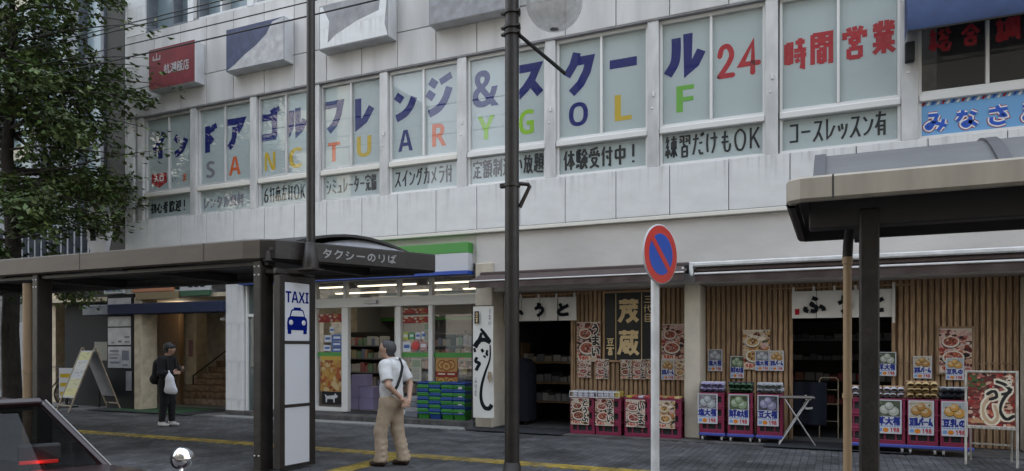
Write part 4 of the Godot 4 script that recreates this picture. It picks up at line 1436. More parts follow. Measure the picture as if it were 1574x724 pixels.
	dog.prism(PackedVector2Array([Vector2(-0.17, -0.10), Vector2(-0.14, -0.10), Vector2(-0.12, -0.02), Vector2(0.04, -0.02), Vector2(0.06, -0.10), Vector2(0.09, -0.10), Vector2(0.09, 0.0), Vector2(0.15, 0.01), Vector2(0.18, 0.05), Vector2(0.13, 0.09), Vector2(0.10, 0.12), Vector2(0.08, 0.07), Vector2(-0.13, 0.05), Vector2(-0.20, 0.09), Vector2(-0.17, 0.02)]), Transform3D(), 0.002)
	part("dog_print", dog.done(), M.sign_white, dg, Vector3(0, 0, 0.004))
	p = Paint.new(128, 40, Color(0.62, 0.10, 0.07))
	for i in 22:
		p.disc(rng.randf(), rng.randf(), 0.06, 0.16, [Color(0.75, 0.5, 0.25), Color(0.7, 0.14, 0.1), Color(0.85, 0.8, 0.7)][i % 3])
	print_mat("red_strip", p)
	poster("window_banner", "red and orange picture strip high in the left store window", M.red_strip, Vector3(-10.75, 2.30, z), 0.68, 0.2)
	poster("window_banner", "upper red and orange picture strip in the store pane right of the door", M.red_strip, Vector3(-8.42, 2.42, z), 0.66, 0.12)
	poster("window_banner", "lower red picture strip in the store pane right of the door", M.red_strip, Vector3(-8.42, 2.22, z), 0.66, 0.14)
	var stick_tones := {"white": lin(0.6, 0.62, 0.66), "blue": lin(0.05, 0.12, 0.38), "lime": lin(0.36, 0.42, 0.08), "green": lin(0.05, 0.3, 0.1), "red": lin(0.55, 0.05, 0.05), "pink": lin(0.42, 0.22, 0.22)}
	for k in stick_tones:
		if not M.has("sticker_" + k):
			mat("sticker_" + k, stick_tones[k], 0.5)
	var st := [[-10.70, 2.02, 0.13, 0.13, "white", "round-cornered white sticker above the blue ones in the left store window"], [-10.82, 1.82, 0.20, 0.16, "white", "white sticker left of the upper blue sticker in the left store window"], [-10.56, 1.84, 0.28, 0.14, "blue", "upper blue sticker in the left store window"], [-10.56, 1.69, 0.28, 0.11, "blue", "middle blue sticker in the left store window"], [-10.56, 1.56, 0.28, 0.10, "blue", "lowest blue sticker in the left store window"], [-10.84, 1.60, 0.20, 0.14, "white", "white sticker beside the lowest blue one in the left store window"],
		[-8.68, 1.87, 0.13, 0.17, "lime", "lime sticker in the upper row right of the store door"], [-8.52, 1.87, 0.13, 0.15, "green", "green sticker in the upper row right of the store door"], [-8.36, 1.87, 0.13, 0.15, "white", "white sticker in the upper row right of the store door"], [-8.21, 1.88, 0.12, 0.17, "white", "last white sticker of the upper row right of the store door"],
		[-8.65, 1.63, 0.20, 0.22, "white", "white square sticker in the lower row right of the store door"], [-8.43, 1.65, 0.18, 0.18, "red", "round red sticker in the lower row right of the store door"], [-8.22, 1.65, 0.19, 0.20, "pink", "pale pink sticker in the lower row right of the store door"]]
	for q in st:
		var o := thing("sticker", q[5], "sticker", Vector3(q[0], q[1], z), 0.0, "stickers on the store windows")
		if q[4] == "red":
			var mb := MB.new()
			mb.lathe([Vector2(0.10, 0), Vector2(0.09, 0.003), Vector2(0, 0.003)], Vector3.ZERO, 18, Basis(Vector3.RIGHT, Vector3.BACK, Vector3.DOWN))
			part("card", mb.done(), M.sticker_red, o)
		else:
			part("card", sheet(q[2], q[3], 0.003), M["sticker_" + q[4]], o)
			ext_part("print", Vector3(-q[2] * 0.35, -q[3] * 0.15, 0.0025), Vector3(q[2] * 0.35, q[3] * 0.2, 0.004), M.sticker_blue if q[4] == "white" else M.sticker_white, o)
	# nested shopping baskets
	for c in 4:
		for k in 8:
			var blue := (c + k) % 2 == 1 if c < 3 else k % 2 == 1
			var o := thing("shopping_basket", "%s basket %s in the %s stack of baskets outside the store" % ["blue" if blue else "green", ["lowest", "second from the bottom", "third from the bottom", "fourth from the bottom", "fourth from the top", "third from the top", "second from the top", "topmost"][k], ["leftmost", "second", "third", "rightmost"][c]], "basket", Vector3(-7.82 + c * 0.285, 0.13 + k * 0.082, -0.33 + rng.randfn(0, 0.006)), rng.randfn(0, 0.015), "nested baskets outside the store")
			part("tub", basket_mesh(), M.basket_blue if blue else M.basket_green, o)
			part("handle", basket_handle(), M.basket_green if blue else M.basket_blue, o)
			if c == 3 and blue:
				part("label", sheet(0.09, 0.05, 0.002), M.sign_white, o, Vector3(0.03, 0.085, 0.222))
	# dark wire goods left of the baskets
	for k in 4:
		var o := thing("newspaper_stack", ["lowest", "second", "third", "topmost"][k] + " of the grey bundles on the floor left of the store baskets", "bundle", Vector3(-8.2, 0.13 + k * 0.11, -0.45), rng.randfn(0, 0.05), "grey bundles by the baskets")
		ext_part("body", Vector3(-0.16, 0.0, -0.2), Vector3(0.16, 0.105, 0.2), M.board_grey if k % 2 else M.far_pier, o, 0.012)
		ext_part("strap", Vector3(-0.163, -0.002, -0.015), Vector3(0.163, 0.107, 0.015), M.black_board, o)
	nobori()


func basket_mesh() -> Mesh:
	if mesh_cache.has("basket"):
		return mesh_cache["basket"]
	var mb := MB.new()
	var lo := [Vector3(-0.115, 0.0, -0.17), Vector3(0.115, 0.0, -0.17), Vector3(0.115, 0.0, 0.17), Vector3(-0.115, 0.0, 0.17)]
	var hi := [Vector3(-0.138, 0.19, -0.215), Vector3(0.138, 0.19, -0.215), Vector3(0.138, 0.19, 0.215), Vector3(-0.138, 0.19, 0.215)]
	for i in 4:
		var j := (i + 1) % 4
		mb.quad(lo[j], lo[i], hi[i], hi[j])
		mb.quad(lo[i] * 0.97, lo[j] * 0.97, hi[j] * Vector3(0.97, 1, 0.97), hi[i] * Vector3(0.97, 1, 0.97))
	mb.quad(lo[0], lo[1], lo[2], lo[3])
	mb.ext(Vector3(-0.142, 0.165, 0.205), Vector3(0.142, 0.19, 0.226), 0.004)
	mb.ext(Vector3(-0.142, 0.165, -0.226), Vector3(0.142, 0.19, -0.205), 0.004)
	mb.ext(Vector3(-0.148, 0.165, -0.204), Vector3(-0.128, 0.19, 0.204), 0.004)
	mb.ext(Vector3(0.128, 0.165, -0.204), Vector3(0.148, 0.19, 0.204), 0.004)
	mesh_cache["basket"] = mb.done()
	return mesh_cache["basket"]


func basket_handle() -> Mesh:
	if not mesh_cache.has("basket_handle"):
		var mb := MB.new()
		mb.ext(Vector3(-0.13, 0.112, 0.199), Vector3(0.13, 0.135, 0.224), 0.004)
		mesh_cache["basket_handle"] = mb.done()
	return mesh_cache["basket_handle"]


func nobori() -> void:
	var o := thing("banner_flag", "tall white banner with a brushed black picture on a thin pole by the cream pillar", "banner", Vector3(-6.5, 0.0, 0.2))
	var mb := MB.new()
	mb.lathe([Vector2(0.17, 0.0), Vector2(0.17, 0.03), Vector2(0.05, 0.06), Vector2(0.02, 0.2), Vector2(0, 0.2)], Vector3(0, 0.005, 0), 16)
	part("base", mb.done(), M.rubber, o)
	mb = MB.new()
	mb.tube([Vector3(0, 0.1, 0), Vector3(0, 2.46, 0)], 0.012, 8)
	mb.tube([Vector3(0, 2.43, 0), Vector3(0.48, 2.43, 0)], 0.007, 6)
	part("pole", mb.done(), M.brown_steel, o)
	# cloth with a slow wave
	mb = MB.new()
	mb.smooth(1)
	var f := func(u: float, v: float) -> Vector3:
		return Vector3(0.02 + u * 0.45, 0.24 + v * 2.17, 0.02 * sin(u * 5.0 + v * 4.0) * (0.3 + u) + 0.004)
	for i in 8:
		for j in 24:
			mb.quad(f.call(i / 8.0, j / 24.0), f.call((i + 1) / 8.0, j / 24.0), f.call((i + 1) / 8.0, (j + 1) / 24.0), f.call(i / 8.0, (j + 1) / 24.0))
	part("cloth", mb.done(), M.cloth_white, o)
	# brushed figure: laid on the same wave
	var ink := MB.new()
	var draw := func(pts: Array, w0: float, w1: float, lift: float) -> void:
		var pv := PackedVector2Array()
		for i in pts.size() - 1:
			var a: Vector2 = pts[maxi(i - 1, 0)]
			var d: Vector2 = pts[mini(i + 2, pts.size() - 1)]
			for k in 6:
				pv.append((pts[i] as Vector2).cubic_interpolate(pts[i + 1], a, d, k / 6.0))
		pv.append(pts[-1])
		var n := pv.size()
		for i in n - 1:
			var q := []
			for e in [[i, 1.0], [i + 1, 1.0], [i + 1, -1.0], [i, -1.0]]:
				var k: int = e[0]
				var t := (pv[mini(k + 1, n - 1)] - pv[maxi(k - 1, 0)]).normalized()
				var w := lerpf(w0, w1, float(k) / n)
				var at: Vector2 = pv[k] + Vector2(-t.y, t.x) * w * 0.5 * float(e[1])
				var base: Vector3 = f.call((at.x - 0.02) / 0.45, (at.y - 0.24) / 2.17)
				q.append(base + Vector3(0, 0, 0.004 + lift))
			ink.out([q[0], q[1], q[2], q[3]], q[0] - Vector3(0, 0, 1))
	draw.call([Vector2(0.18, 1.98), Vector2(0.25, 1.90), Vector2(0.36, 1.76), Vector2(0.37, 1.72)], 0.04, 0.13, 0.0)
	draw.call([Vector2(0.06, 1.62), Vector2(0.15, 1.74), Vector2(0.27, 1.76), Vector2(0.40, 1.70)], 0.11, 0.06, 0.0002)
	draw.call([Vector2(0.20, 1.90), Vector2(0.17, 1.80), Vector2(0.13, 1.70)], 0.05, 0.1, 0.0004)
	draw.call([Vector2(0.05, 1.60), Vector2(0.07, 1.52)], 0.05, 0.05, 0.0001)
	draw.call([Vector2(0.20, 1.58), Vector2(0.24, 1.52)], 0.06, 0.06, 0.0001)
	draw.call([Vector2(0.33, 1.56), Vector2(0.31, 1.48), Vector2(0.35, 1.47)], 0.05, 0.05, 0.0001)
	draw.call([Vector2(0.24, 1.45), Vector2(0.29, 1.42)], 0.035, 0.05, 0.0001)
	draw.call([Vector2(0.11, 1.42), Vector2(0.08, 1.34), Vector2(0.16, 1.30), Vector2(0.12, 1.22), Vector2(0.09, 1.16)], 0.06, 0.07, 0.0002)
	draw.call([Vector2(0.40, 1.66), Vector2(0.39, 1.40), Vector2(0.28, 1.12), Vector2(0.21, 0.86), Vector2(0.20, 0.62), Vector2(0.26, 0.46), Vector2(0.36, 0.42), Vector2(0.42, 0.50)], 0.03, 0.09, 0.0003)
	draw.call([Vector2(0.37, 0.44), Vector2(0.30, 0.41), Vector2(0.24, 0.45)], 0.07, 0.03, 0.0005)
	part("brush_picture", ink.done(), M.black_vinyl, o)
	part("seal", sheet(0.10, 0.24, 0.002), M.black_board, o, Vector3(0.115, 2.2, 0.03))
	part("seal_text", column_lettering("豆富", 0.06, 0.2, 0.009), M.gold, o, Vector3(0.115, 2.2, 0.033))
	part("side_text", column_lettering("ふりだし", 0.05, 0.5, 0.012), M.grey_vinyl, o, Vector3(0.09, 0.78, 0.025))
	part("top_text", column_lettering("うまい", 0.05, 0.34, 0.010), M.grey_vinyl, o, Vector3(0.40, 2.2, 0.04))
	var em := MB.new()
	em.prism(PackedVector2Array([Vector2(-0.05, 0.0), Vector2(0.0, -0.11), Vector2(0.05, 0.0), Vector2(0.035, 0.12), Vector2(-0.035, 0.12)]), Transform3D(), 0.002)
	part("emblem", em.done(), M.pale_wood, o, Vector3(0.40, 1.02, 0.035))


# ------------------------------------------------------------------ tofu shop: slatted walls, doorways, awnings, cloths, name board
func slat_wall(called: String, label: String, x0: float, x1: float, door: Array, zf: float) -> void:
	var w := thing(called, label, "wall", Vector3(x0, 0.02, zf))
	for q in ([[x0, door[0]], [door[1], x1]] if door[0] > x0 else [[door[1], x1]]):
		if q[1] - q[0] > 0.03:
			ext_part("backing", Vector3(q[0] - x0, 0.0, -0.07), Vector3(q[1] - x0, 2.70, -0.035), M.slat_back, w)
	ext_part("lintel", Vector3(door[0] - x0, 2.56, -0.07), Vector3(door[1] - x0, 2.70, -0.035), M.slat_back, w)
	var n := int((x1 - x0) / 0.0875)
	for i in n:
		var x := x0 + 0.045 + i * (x1 - x0) / n
		var over: bool = x > door[0] - 0.02 and x < door[1] + 0.02
		var h := 0.14 if over else 2.695
		var o := part("slat", box_mesh(Vector3(0.062 if i % 3 else 0.058, h, 0.035), 0.004), M["slat%d" % [0, 2, 1, 0, 3, 2, 1][i * 5 % 7]], w, Vector3(x - x0, 2.70 - h / 2, -0.017 + rng.randfn(0, 0.002)))
		o.rotation.z = rng.randfn(0, 0.0008)
	for e in [door[0] - 0.02, door[1] - 0.03]:
		if e > x0 and e < x1 - 0.05:
			ext_part("door_post", Vector3(e - x0, 0.0, -0.12), Vector3(e - x0 + 0.05, 2.555, 0.022), M.slat1, w, 0.005)
	ext_part("rail", Vector3(door[1] - x0 + 0.03, 1.325, -0.034), Vector3(x1 - x0, 1.345, 0.003), M.slat3, w)


func noren(label: String, at: Vector3, w: float, h: float, text: Array, loops: Array, rod: Array) -> void:
	var o := thing("shop_curtain", label, "shop curtain", at)
	var mb := MB.new()
	mb.tube([Vector3(rod[0], h / 2 + 0.06, 0), Vector3(rod[1], h / 2 + 0.06, 0)], 0.014, 8)
	part("rod", mb.done(), M.slat0, o)
	var n := 4
	for k in n:
		var pw := w / n
		var x0 := -w / 2 + k * pw
		mb = MB.new()
		mb.smooth(1)
		var ph := k * 1.7
		var f := func(u: float, v: float) -> Vector3:
			return Vector3(x0 + 0.004 + u * (pw - 0.008), -h / 2 + v * h, 0.014 * sin(u * 6.0 + ph) * (1.1 - v) + 0.006 * sin(u * 13.0 + ph * 2.0))
		for i in 10:
			for j in 8:
				mb.quad(f.call(i / 10.0, j / 8.0), f.call((i + 1) / 10.0, j / 8.0), f.call((i + 1) / 10.0, (j + 1) / 8.0), f.call(i / 10.0, (j + 1) / 8.0))
		part("cloth_panel", mb.done(), M.cloth_white, o)
	for x in loops:
		var lp := MB.new()
		lp.ext(Vector3(x - 0.02, h / 2 - 0.01, -0.018), Vector3(x + 0.02, h / 2 + 0.08, 0.018), 0.008)
		part("loop", lp.done(), M.cloth_white, o)
	for q in text:
		var t := MB.new()
		write_mb(t, q[0], Vector2.ZERO, q[2], q[3], 0.068)
		part("letter", t.done(), M.black_vinyl, o, Vector3(q[1] - at.x, -0.01, 0.024))
	if rod.size() > 2:
		part("seal", sheet(0.07, 0.10, 0.002), M.red_vinyl, o, Vector3(-w / 2 + 0.09, -0.12, 0.022))
		var s := MB.new()
		s.ext(Vector3(w / 2 - 0.05, -h / 2 - 0.1, 0.015), Vector3(w / 2 - 0.01, h / 2 + 0.1, 0.022), 0.003)
		part("hanging_strap", s.done(), M.cloth_white, o)


func tofu_shop() -> void:
	slat_wall("slatted_wall", "wooden slatted shop wall left of the cream pillar, with the black name board", -6.14, -2.42, [-6.12, -4.70], -0.6)
	slat_wall("slatted_wall", "wooden slatted shop wall right of the cream pillar, around the right doorway", -2.14, 2.60, [-0.70, 0.88], -0.6)
	noren("white shop curtain over the left doorway, partly behind the brown lamp post", Vector3(-5.36, 2.37, -0.5), 1.55, 0.46, [["ふ", -5.87, 0.34, 0.26], ["う", -5.36, 0.28, 0.26], ["と", -4.85, 0.32, 0.26]], [-0.75, -0.4, -0.02, 0.36, 0.74], [-0.85, 1.1])
	noren("white shop curtain with a small red seal over the right doorway", Vector3(0.11, 2.34, -0.5), 1.58, 0.46, [["ふ", -0.32, 0.36, 0.28], ["う", 0.14, 0.28, 0.28], ["と", 0.62, 0.30, 0.28]], [-0.76, -0.44, -0.12, 0.2, 0.5, 0.76], [-1.15, 1.05, 1.0])
	# awnings
	var a := thing("shop_awning", "dark brown cloth awning over the left half of the tofu shop", "awning", Vector3(-4.35, 0, 0))
	var mb := MB.new()
	var xl := -2.06
	var xr := 2.03
	mb.box(Vector3(0, 2.97, 0.245), Vector3(xr - xl, 0.025, 0.56), 0.004, Basis(Vector3.RIGHT, 0.32))
	part("cloth", mb.done(), M.awning_brown, a)
	mb = MB.new()
	mb.ext(Vector3(xl, 2.868, 0.50), Vector3(xr, 2.892, 0.535), 0.006)
	part("front_bar", mb.done(), M.white_frame, a)
	mb = MB.new()
	mb.smooth(1)
	for i in 60:
		var u0 := xl + (xr - xl) * i / 60.0
		var u1 := xl + (xr - xl) * (i + 1) / 60.0
		mb.quad(Vector3(u0, 2.745 + 0.008 * sin(i * 1.3), 0.515 + 0.012 * sin(i * 0.9)), Vector3(u1, 2.745 + 0.008 * sin(i * 1.3 + 1.3), 0.515 + 0.012 * sin(i * 0.9 + 0.9)), Vector3(u1, 2.868, 0.515), Vector3(u0, 2.868, 0.515))
	part("valance", mb.done(), M.awning_brown, a)
	ext_part("roller_box", Vector3(xl, 3.03, -0.05), Vector3(xr, 3.10, 0.06), M.awning_brown, a, 0.02)
	var b := thing("shop_awning", "rolled brown awning with white front bars over the right half of the tofu shop", "awning", Vector3(2.0, 0, 0))
	xl = -4.24
	xr = 5.5
	ext_part("top_bar", Vector3(xl, 2.985, 0.06), Vector3(xr, 3.065, 0.32), M.white_paint, b, 0.02)
	ext_part("cloth_roll", Vector3(xl + 0.05, 2.885, -0.04), Vector3(xr, 2.98, 0.26), M.awning_brown, b, 0.03)
	ext_part("front_bar", Vector3(xl + 0.05, 2.845, 0.28), Vector3(xr, 2.88, 0.335), M.white_paint, b, 0.01)
	ext_part("end_cap", Vector3(xl - 0.03, 2.82, 0.02), Vector3(xl + 0.03, 3.07, 0.34), M.white_paint, b, 0.02)
	mb = MB.new()
	mb.smooth(1)
	for i in 110:
		var u0 := xl + 0.06 + (xr - xl - 0.06) * i / 110.0
		var u1 := xl + 0.06 + (xr - xl - 0.06) * (i + 1) / 110.0
		mb.quad(Vector3(u0, 2.725 + 0.010 * sin(i * 0.7), 0.30 + 0.014 * sin(i * 0.8)), Vector3(u1, 2.725 + 0.010 * sin(i * 0.7 + 0.7), 0.30 + 0.014 * sin(i * 0.8 + 0.8)), Vector3(u1, 2.844, 0.31), Vector3(u0, 2.844, 0.31))
	part("valance", mb.done(), M.awning_brown, b)
	var g := thing("awning_bracket", "small black and white awning gear box where the two brown awnings meet", "bracket", Vector3(-2.31, 2.95, 0.2))
	ext_part("housing", Vector3(-0.05, -0.06, -0.15), Vector3(0.03, 0.08, 0.1), M.black_board, g, 0.015)
	ext_part("cap", Vector3(-0.09, -0.03, 0.0), Vector3(-0.05, 0.04, 0.12), M.white_paint, g, 0.012)
	# the name board
	var s := thing("name_board", "black shop name board with big gold brush letters in a wooden frame", "sign", Vector3(-3.55, 2.01, -0.575))
	ext_part("board", Vector3(-0.48, -0.64, -0.03), Vector3(0.48, 0.64, 0.0), M.black_gloss, s)
	for q in [[-0.52, -0.68, 0.52, -0.641], [-0.52, 0.641, 0.52, 0.68], [-0.52, -0.64, -0.481, 0.64], [0.481, -0.64, 0.52, 0.64]]:
		ext_part("frame", Vector3(q[0], q[1], -0.03), Vector3(q[2], q[3], 0.02), M.slat0, s, 0.004)
	for x in [-0.265, 0.235]:
		ext_part("gold_line", Vector3(x - 0.006, -0.63, 0.001), Vector3(x + 0.006, 0.63, 0.006), M.gold, s)
	part("letter", lettering("茂", 0.40, 0.46, 0.074), M.gold, s, Vector3(-0.015, 0.31, 0.004))
	part("letter", lettering("蔵", 0.41, 0.48, 0.062), M.gold, s, Vector3(-0.015, -0.30, 0.004))
	part("lettering", column_lettering("三代目", 0.15, 0.52, 0.016), M.gold, s, Vector3(0.35, 0.33, 0.004))
	part("lettering", column_lettering("豆富", 0.15, 0.34, 0.018), M.gold, s, Vector3(-0.375, -0.38, 0.004))
	# inside: shelves of packets on the left, cold shelves on the right
	var tones := [lin(0.03, 0.03, 0.03), lin(0.07, 0.065, 0.06), lin(0.015, 0.015, 0.02), lin(0.04, 0.03, 0.02)]
	for k in 2:
		var sh := thing("shop_shelf", ["wooden shelf unit just inside the left doorway", "wooden shelf unit deeper in the left doorway"][k], "shelf", Vector3(-5.35 - k * 0.9, 0.02, -1.6 - k * 1.1))
		for y in [0.45, 0.85, 1.28]:
			ext_part("board", Vector3(-0.8, y - 0.025, -0.25), Vector3(0.85, y + 0.015, 0.25), M.wood_shelf, sh, 0.005)
		for x in [-0.78, 0.83]:
			ext_part("post", Vector3(x - 0.02, 0, -0.24), Vector3(x + 0.02, 1.7, 0.24), M.wood_shelf, sh, 0.005)
		var gs := part("packets", goods_mesh(31 + k, 1.5, [0.467, 0.867, 1.297], 0.4, Vector2(0.15, 0.15), tones), M.goods, sh)
		gs.set_meta("kind", "stuff")
	var cs := thing("cold_shelf", "dark cold shelf with red and white packets seen through the right doorway", "shelf", Vector3(0.0, 0.02, -2.6))
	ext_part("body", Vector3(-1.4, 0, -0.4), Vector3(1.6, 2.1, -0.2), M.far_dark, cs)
	for y in [0.5, 0.95, 1.35, 1.75]:
		ext_part("board", Vector3(-1.4, y - 0.03, -0.2), Vector3(1.6, y, 0.3), M.board_grey if y > 1.5 else M.far_dark, cs, 0.005)
	var rp := part("packets", goods_mesh(77, 2.9, [0.5, 0.95], 0.4, Vector2(0.16, 0.14), [lin(0.16, 0.015, 0.015), lin(0.12, 0.12, 0.12), lin(0.03, 0.03, 0.03), lin(0.16, 0.03, 0.02)]), M.goods, cs)
	rp.set_meta("kind", "stuff")
	var rp2 := part("packets", goods_mesh(78, 2.9, [1.35, 1.75], 0.4, Vector2(0.14, 0.11), [lin(0.08, 0.08, 0.08), lin(0.02, 0.02, 0.025), lin(0.04, 0.04, 0.045)]), M.goods, cs)
	rp2.set_meta("kind", "stuff")
	var bc := thing("blue_curtain", "dark blue cloth with a white letter hanging low in the right doorway", "curtain", Vector3(-0.45, 0.25, -0.95))
	mb = MB.new()
	mb.smooth(1)
	for i in 12:
		mb.quad(Vector3(-0.28 + i * 0.05, 0, 0.02 * sin(i * 1.1)), Vector3(-0.23 + i * 0.05, 0, 0.02 * sin(i * 1.1 + 1.1)), Vector3(-0.23 + i * 0.05, 0.75, 0.02 * sin(i * 1.1 + 1.1)), Vector3(-0.28 + i * 0.05, 0.75, 0.02 * sin(i * 1.1)))
	part("cloth", mb.done(), M.dark_cloth, bc)
	part("letter", lettering("と", 0.2, 0.28, 0.035), M.cloth_white, bc, Vector3(0.02, 0.4, 0.028))
	var hr := thing("wire_rack", "pale bent wire rack standing in the right doorway", "rack", Vector3(-0.1, 0.02, -1.0))
	mb = MB.new()
	mb.tube([Vector3(-0.15, 0, 0), Vector3(-0.15, 1.02, 0), Vector3(-0.12, 1.06, 0), Vector3(0.12, 1.06, 0), Vector3(0.15, 1.02, 0), Vector3(0.15, 0, 0)], 0.012, 6)
	for y in [0.3, 0.6, 0.85]:
		mb.tube([Vector3(-0.15, y, 0), Vector3(0.15, y, 0)], 0.006, 6)
	part("frame", mb.done(), M.pale_wood, hr)
	var tr := thing("covered_trolley", "dark blue covered trolley with a rounded top left of the left doorway", "trolley", Vector3(-5.95, 0.02, -0.95))
	mb = MB.new()
	var pl := PackedVector2Array([Vector2(-0.2, 0.08), Vector2(0.22, 0.08), Vector2(0.22, 1.15)])
	for i in 7:
		pl.append(Vector2(0.22 * cos(i * PI / 6), 1.15 + 0.22 * sin(i * PI / 6)))
	mb.prism(pl, Transform3D(Basis.IDENTITY, Vector3(0, 0, -0.3)), 0.5)
	part("cover", mb.done(), M.dark_cloth, tr)
	for x in [-0.15, 0.17]:
		for zz in [-0.25, 0.15]:
			mb = MB.new()
			mb.tube([Vector3(x - 0.015, 0.04, zz), Vector3(x + 0.015, 0.04, zz)], 0.04, 10)
			part("caster", mb.done(), M.rubber, tr)


# ------------------------------------------------------------------ entrance with the stairs, on the left
func stair_entrance() -> void:
	var t := thing("stair_entrance", "open beige entrance with stone stairs left of the pale square pillar", "entrance", Vector3(0, 0, 0))
	ext_part("wall", Vector3(-21.0, 0.015, -5.2), Vector3(-13.25, 3.3, -5.0), M.entry_wall, t)
	ext_part("wall", Vector3(-21.0, 0.015, -5.0), Vector3(-20.8, 3.3, -0.9), M.entry_wall, t)
	ext_part("wall", Vector3(-13.24, 0.015, -5.0), Vector3(-13.1, 3.3, -0.72), M.entry_wall, t)
	ext_part("ceiling", Vector3(-21.0, 2.85, -5.0), Vector3(-13.25, 2.95, -0.12), M.entry_wall, t)
	ext_part("jamb", Vector3(-16.36, 0.015, -0.5), Vector3(-16.1, 2.9, -0.02), M.entry_wall, t, 0.01)
	ext_part("inner_pier", Vector3(-17.95, 0.016, -3.4), Vector3(-17.5, 2.85, -3.0), M.entry_wall, t, 0.01)
	ext_part("panel_wall", Vector3(-17.6, 0.016, -1.9), Vector3(-16.75, 2.85, -1.75), M.wood_shelf, t, 0.01)
	for k in 9:
		ext_part("step", Vector3(-17.45, 0.016 + k * 0.17, -2.2 - (k + 1) * 0.3), Vector3(-14.6, 0.012 + (k + 1) * 0.17, -1.9 - k * 0.3), M.stair_stone, t, 0.012)
		ext_part("nosing", Vector3(-17.45, 0.0125 + (k + 1) * 0.17, -1.96 - k * 0.3), Vector3(-14.6, 0.0165 + (k + 1) * 0.17, -1.905 - k * 0.3), M.far_dark, t)
	var mb := MB.new()
	mb.tube([Vector3(-17.4, 0.78, -2.8), Vector3(-17.4, 2.0, -4.9)], 0.022, 8)
	mb.tube([Vector3(-17.4, 0.1, -2.8), Vector3(-17.4, 0.80, -2.8)], 0.02, 8)
	part("handrail", mb.done(), M.brown_steel, t)
	var rn := thing("red_notice", "small red notice on the entrance wall behind the woman in black", "notice", Vector3(-17.72, 1.6, -2.99))
	part("card", sheet(0.16, 0.5, 0.01), M.board_red, rn)
	var el := thing("entrance_lamp", "small white lamp under the entrance awning beside the pale pillar", "lamp", Vector3(-13.45, 2.30, -0.2))
	mb = MB.new()
	mb.box(Vector3(0, 0, 0), Vector3(0.16, 0.07, 0.14), 0.02)
	mb.box(Vector3(0.1, 0.08, -0.06), Vector3(0.06, 0.2, 0.06), 0.01)
	part("shade", mb.done(), M.white_paint, el)
	var cl := thing("entrance_ceiling_lamp", "round lit ceiling lamp inside the stair entrance", "ceiling lamp", Vector3(-16.2, 2.84, -1.3))
	mb = MB.new()
	mb.lathe([Vector2(0, -0.07), Vector2(0.13, -0.06), Vector2(0.16, 0.0)], Vector3.ZERO, 20)
	part("lamp_shade", mb.done(), M.lit_lamp, cl)
	var ol := OmniLight3D.new()
	ol.name = "light"
	ol.light_color = Color(1.0, 0.93, 0.82)
	ol.light_energy = 0.09
	ol.light_size = 0.12
	ol.omni_range = 12.0
	ol.omni_attenuation = 2.0
	ol.shadow_enabled = true
	cl.add_child(ol)
	ol.position = Vector3(0, -0.22, 0)
	# awning over the entrance
	var a := thing("entrance_awning", "dark blue grey awning strip over the stair entrance", "awning", Vector3(-15.6, 2.60, 0))
	ext_part("front", Vector3(-1.6, -0.14, -0.3), Vector3(2.36, 0.13, 0.1), M.awning_navy, a, 0.02)
	ext_part("front", Vector3(-2.6, -0.14, -0.3), Vector3(-1.6, 0.13, 0.095), M.far_pier, a, 0.02)
	# signs over it
	var s := thing("shop_sign", "orange sign plate over the stair entrance awning", "sign", Vector3(-15.69, 3.15, -0.02))
	ext_part("plate", Vector3(-0.72, -0.13, -0.06), Vector3(0.72, 0.15, 0.03), mat("salmon", lin(0.50, 0.20, 0.10), 0.5), s, 0.008)
	for k in 9:
		ext_part("print", Vector3(-0.62 + k * 0.14, -0.04 + 0.02 * (k % 2), 0.031), Vector3(-0.53 + k * 0.14, 0.06, 0.034), M.sticker_pink, s)
	s = thing("shop_sign", "narrow dull gold sign plate just under the orange one", "sign", Vector3(-15.52, 2.915, -0.02))
	ext_part("plate", Vector3(-0.76, -0.09, -0.06), Vector3(0.76, 0.095, 0.03), mat("dull_gold", lin(0.24, 0.18, 0.09), 0.5), s, 0.008)
	s = thing("shop_sign", "white and green sign plate right of the orange one", "sign", Vector3(-14.23, 3.05, -0.02))
	ext_part("plate", Vector3(-0.48, -0.05, -0.06), Vector3(0.50, 0.19, 0.03), M.sign_white, s, 0.008)
	ext_part("green_band", Vector3(-0.48, -0.18, -0.06), Vector3(0.50, -0.052, 0.029), mat("deep_green", lin(0.03, 0.10, 0.05), 0.5), s, 0.008)
	for k in 3:
		ext_part("print", Vector3(-0.18 + k * 0.2, 0.03, 0.031), Vector3(-0.04 + k * 0.2, 0.13, 0.034), M.black_vinyl, s)
	s = thing("shop_sign", "small white sign with a blue panel and green top at the building's left corner", "sign", Vector3(-17.08, 3.2, 0.0))
	ext_part("plate", Vector3(-0.36, -0.19, -0.06), Vector3(0.36, 0.14, 0.03), M.sign_white, s, 0.008)
	ext_part("blue_panel", Vector3(-0.28, -0.13, 0.031), Vector3(0.28, 0.09, 0.036), mat("pale_blue", lin(0.08, 0.18, 0.42), 0.5), s)
	ext_part("green_top", Vector3(-0.36, 0.142, -0.06), Vector3(0.36, 0.19, 0.028), M.lime_vinyl, s)
	part("lettering", lettering("1口", 0.36, 0.14, 0.024), M.white_vinyl, s, Vector3(0, -0.02, 0.04))
	# hanging hexagon sign above the shelter
	s = thing("hexagon_sign", "white six sided sign with a dark mark on the dark pier", "sign", Vector3(-16.9, 4.55, 0.5))
	mb = MB.new()
	mb.prism(PackedVector2Array([Vector2(-0.42, 0.0), Vector2(-0.22, 0.62), Vector2(0.30, 0.62), Vector2(0.46, 0.0), Vector2(0.30, -0.55), Vector2(-0.22, -0.55)]), Transform3D(), 0.12)
	part("plate", mb.done(), M.sign_white, s)
	ext_part("dark_mark", Vector3(-0.22, -0.25, 0.121), Vector3(-0.02, 0.1, 0.126), M.black_vinyl, s)
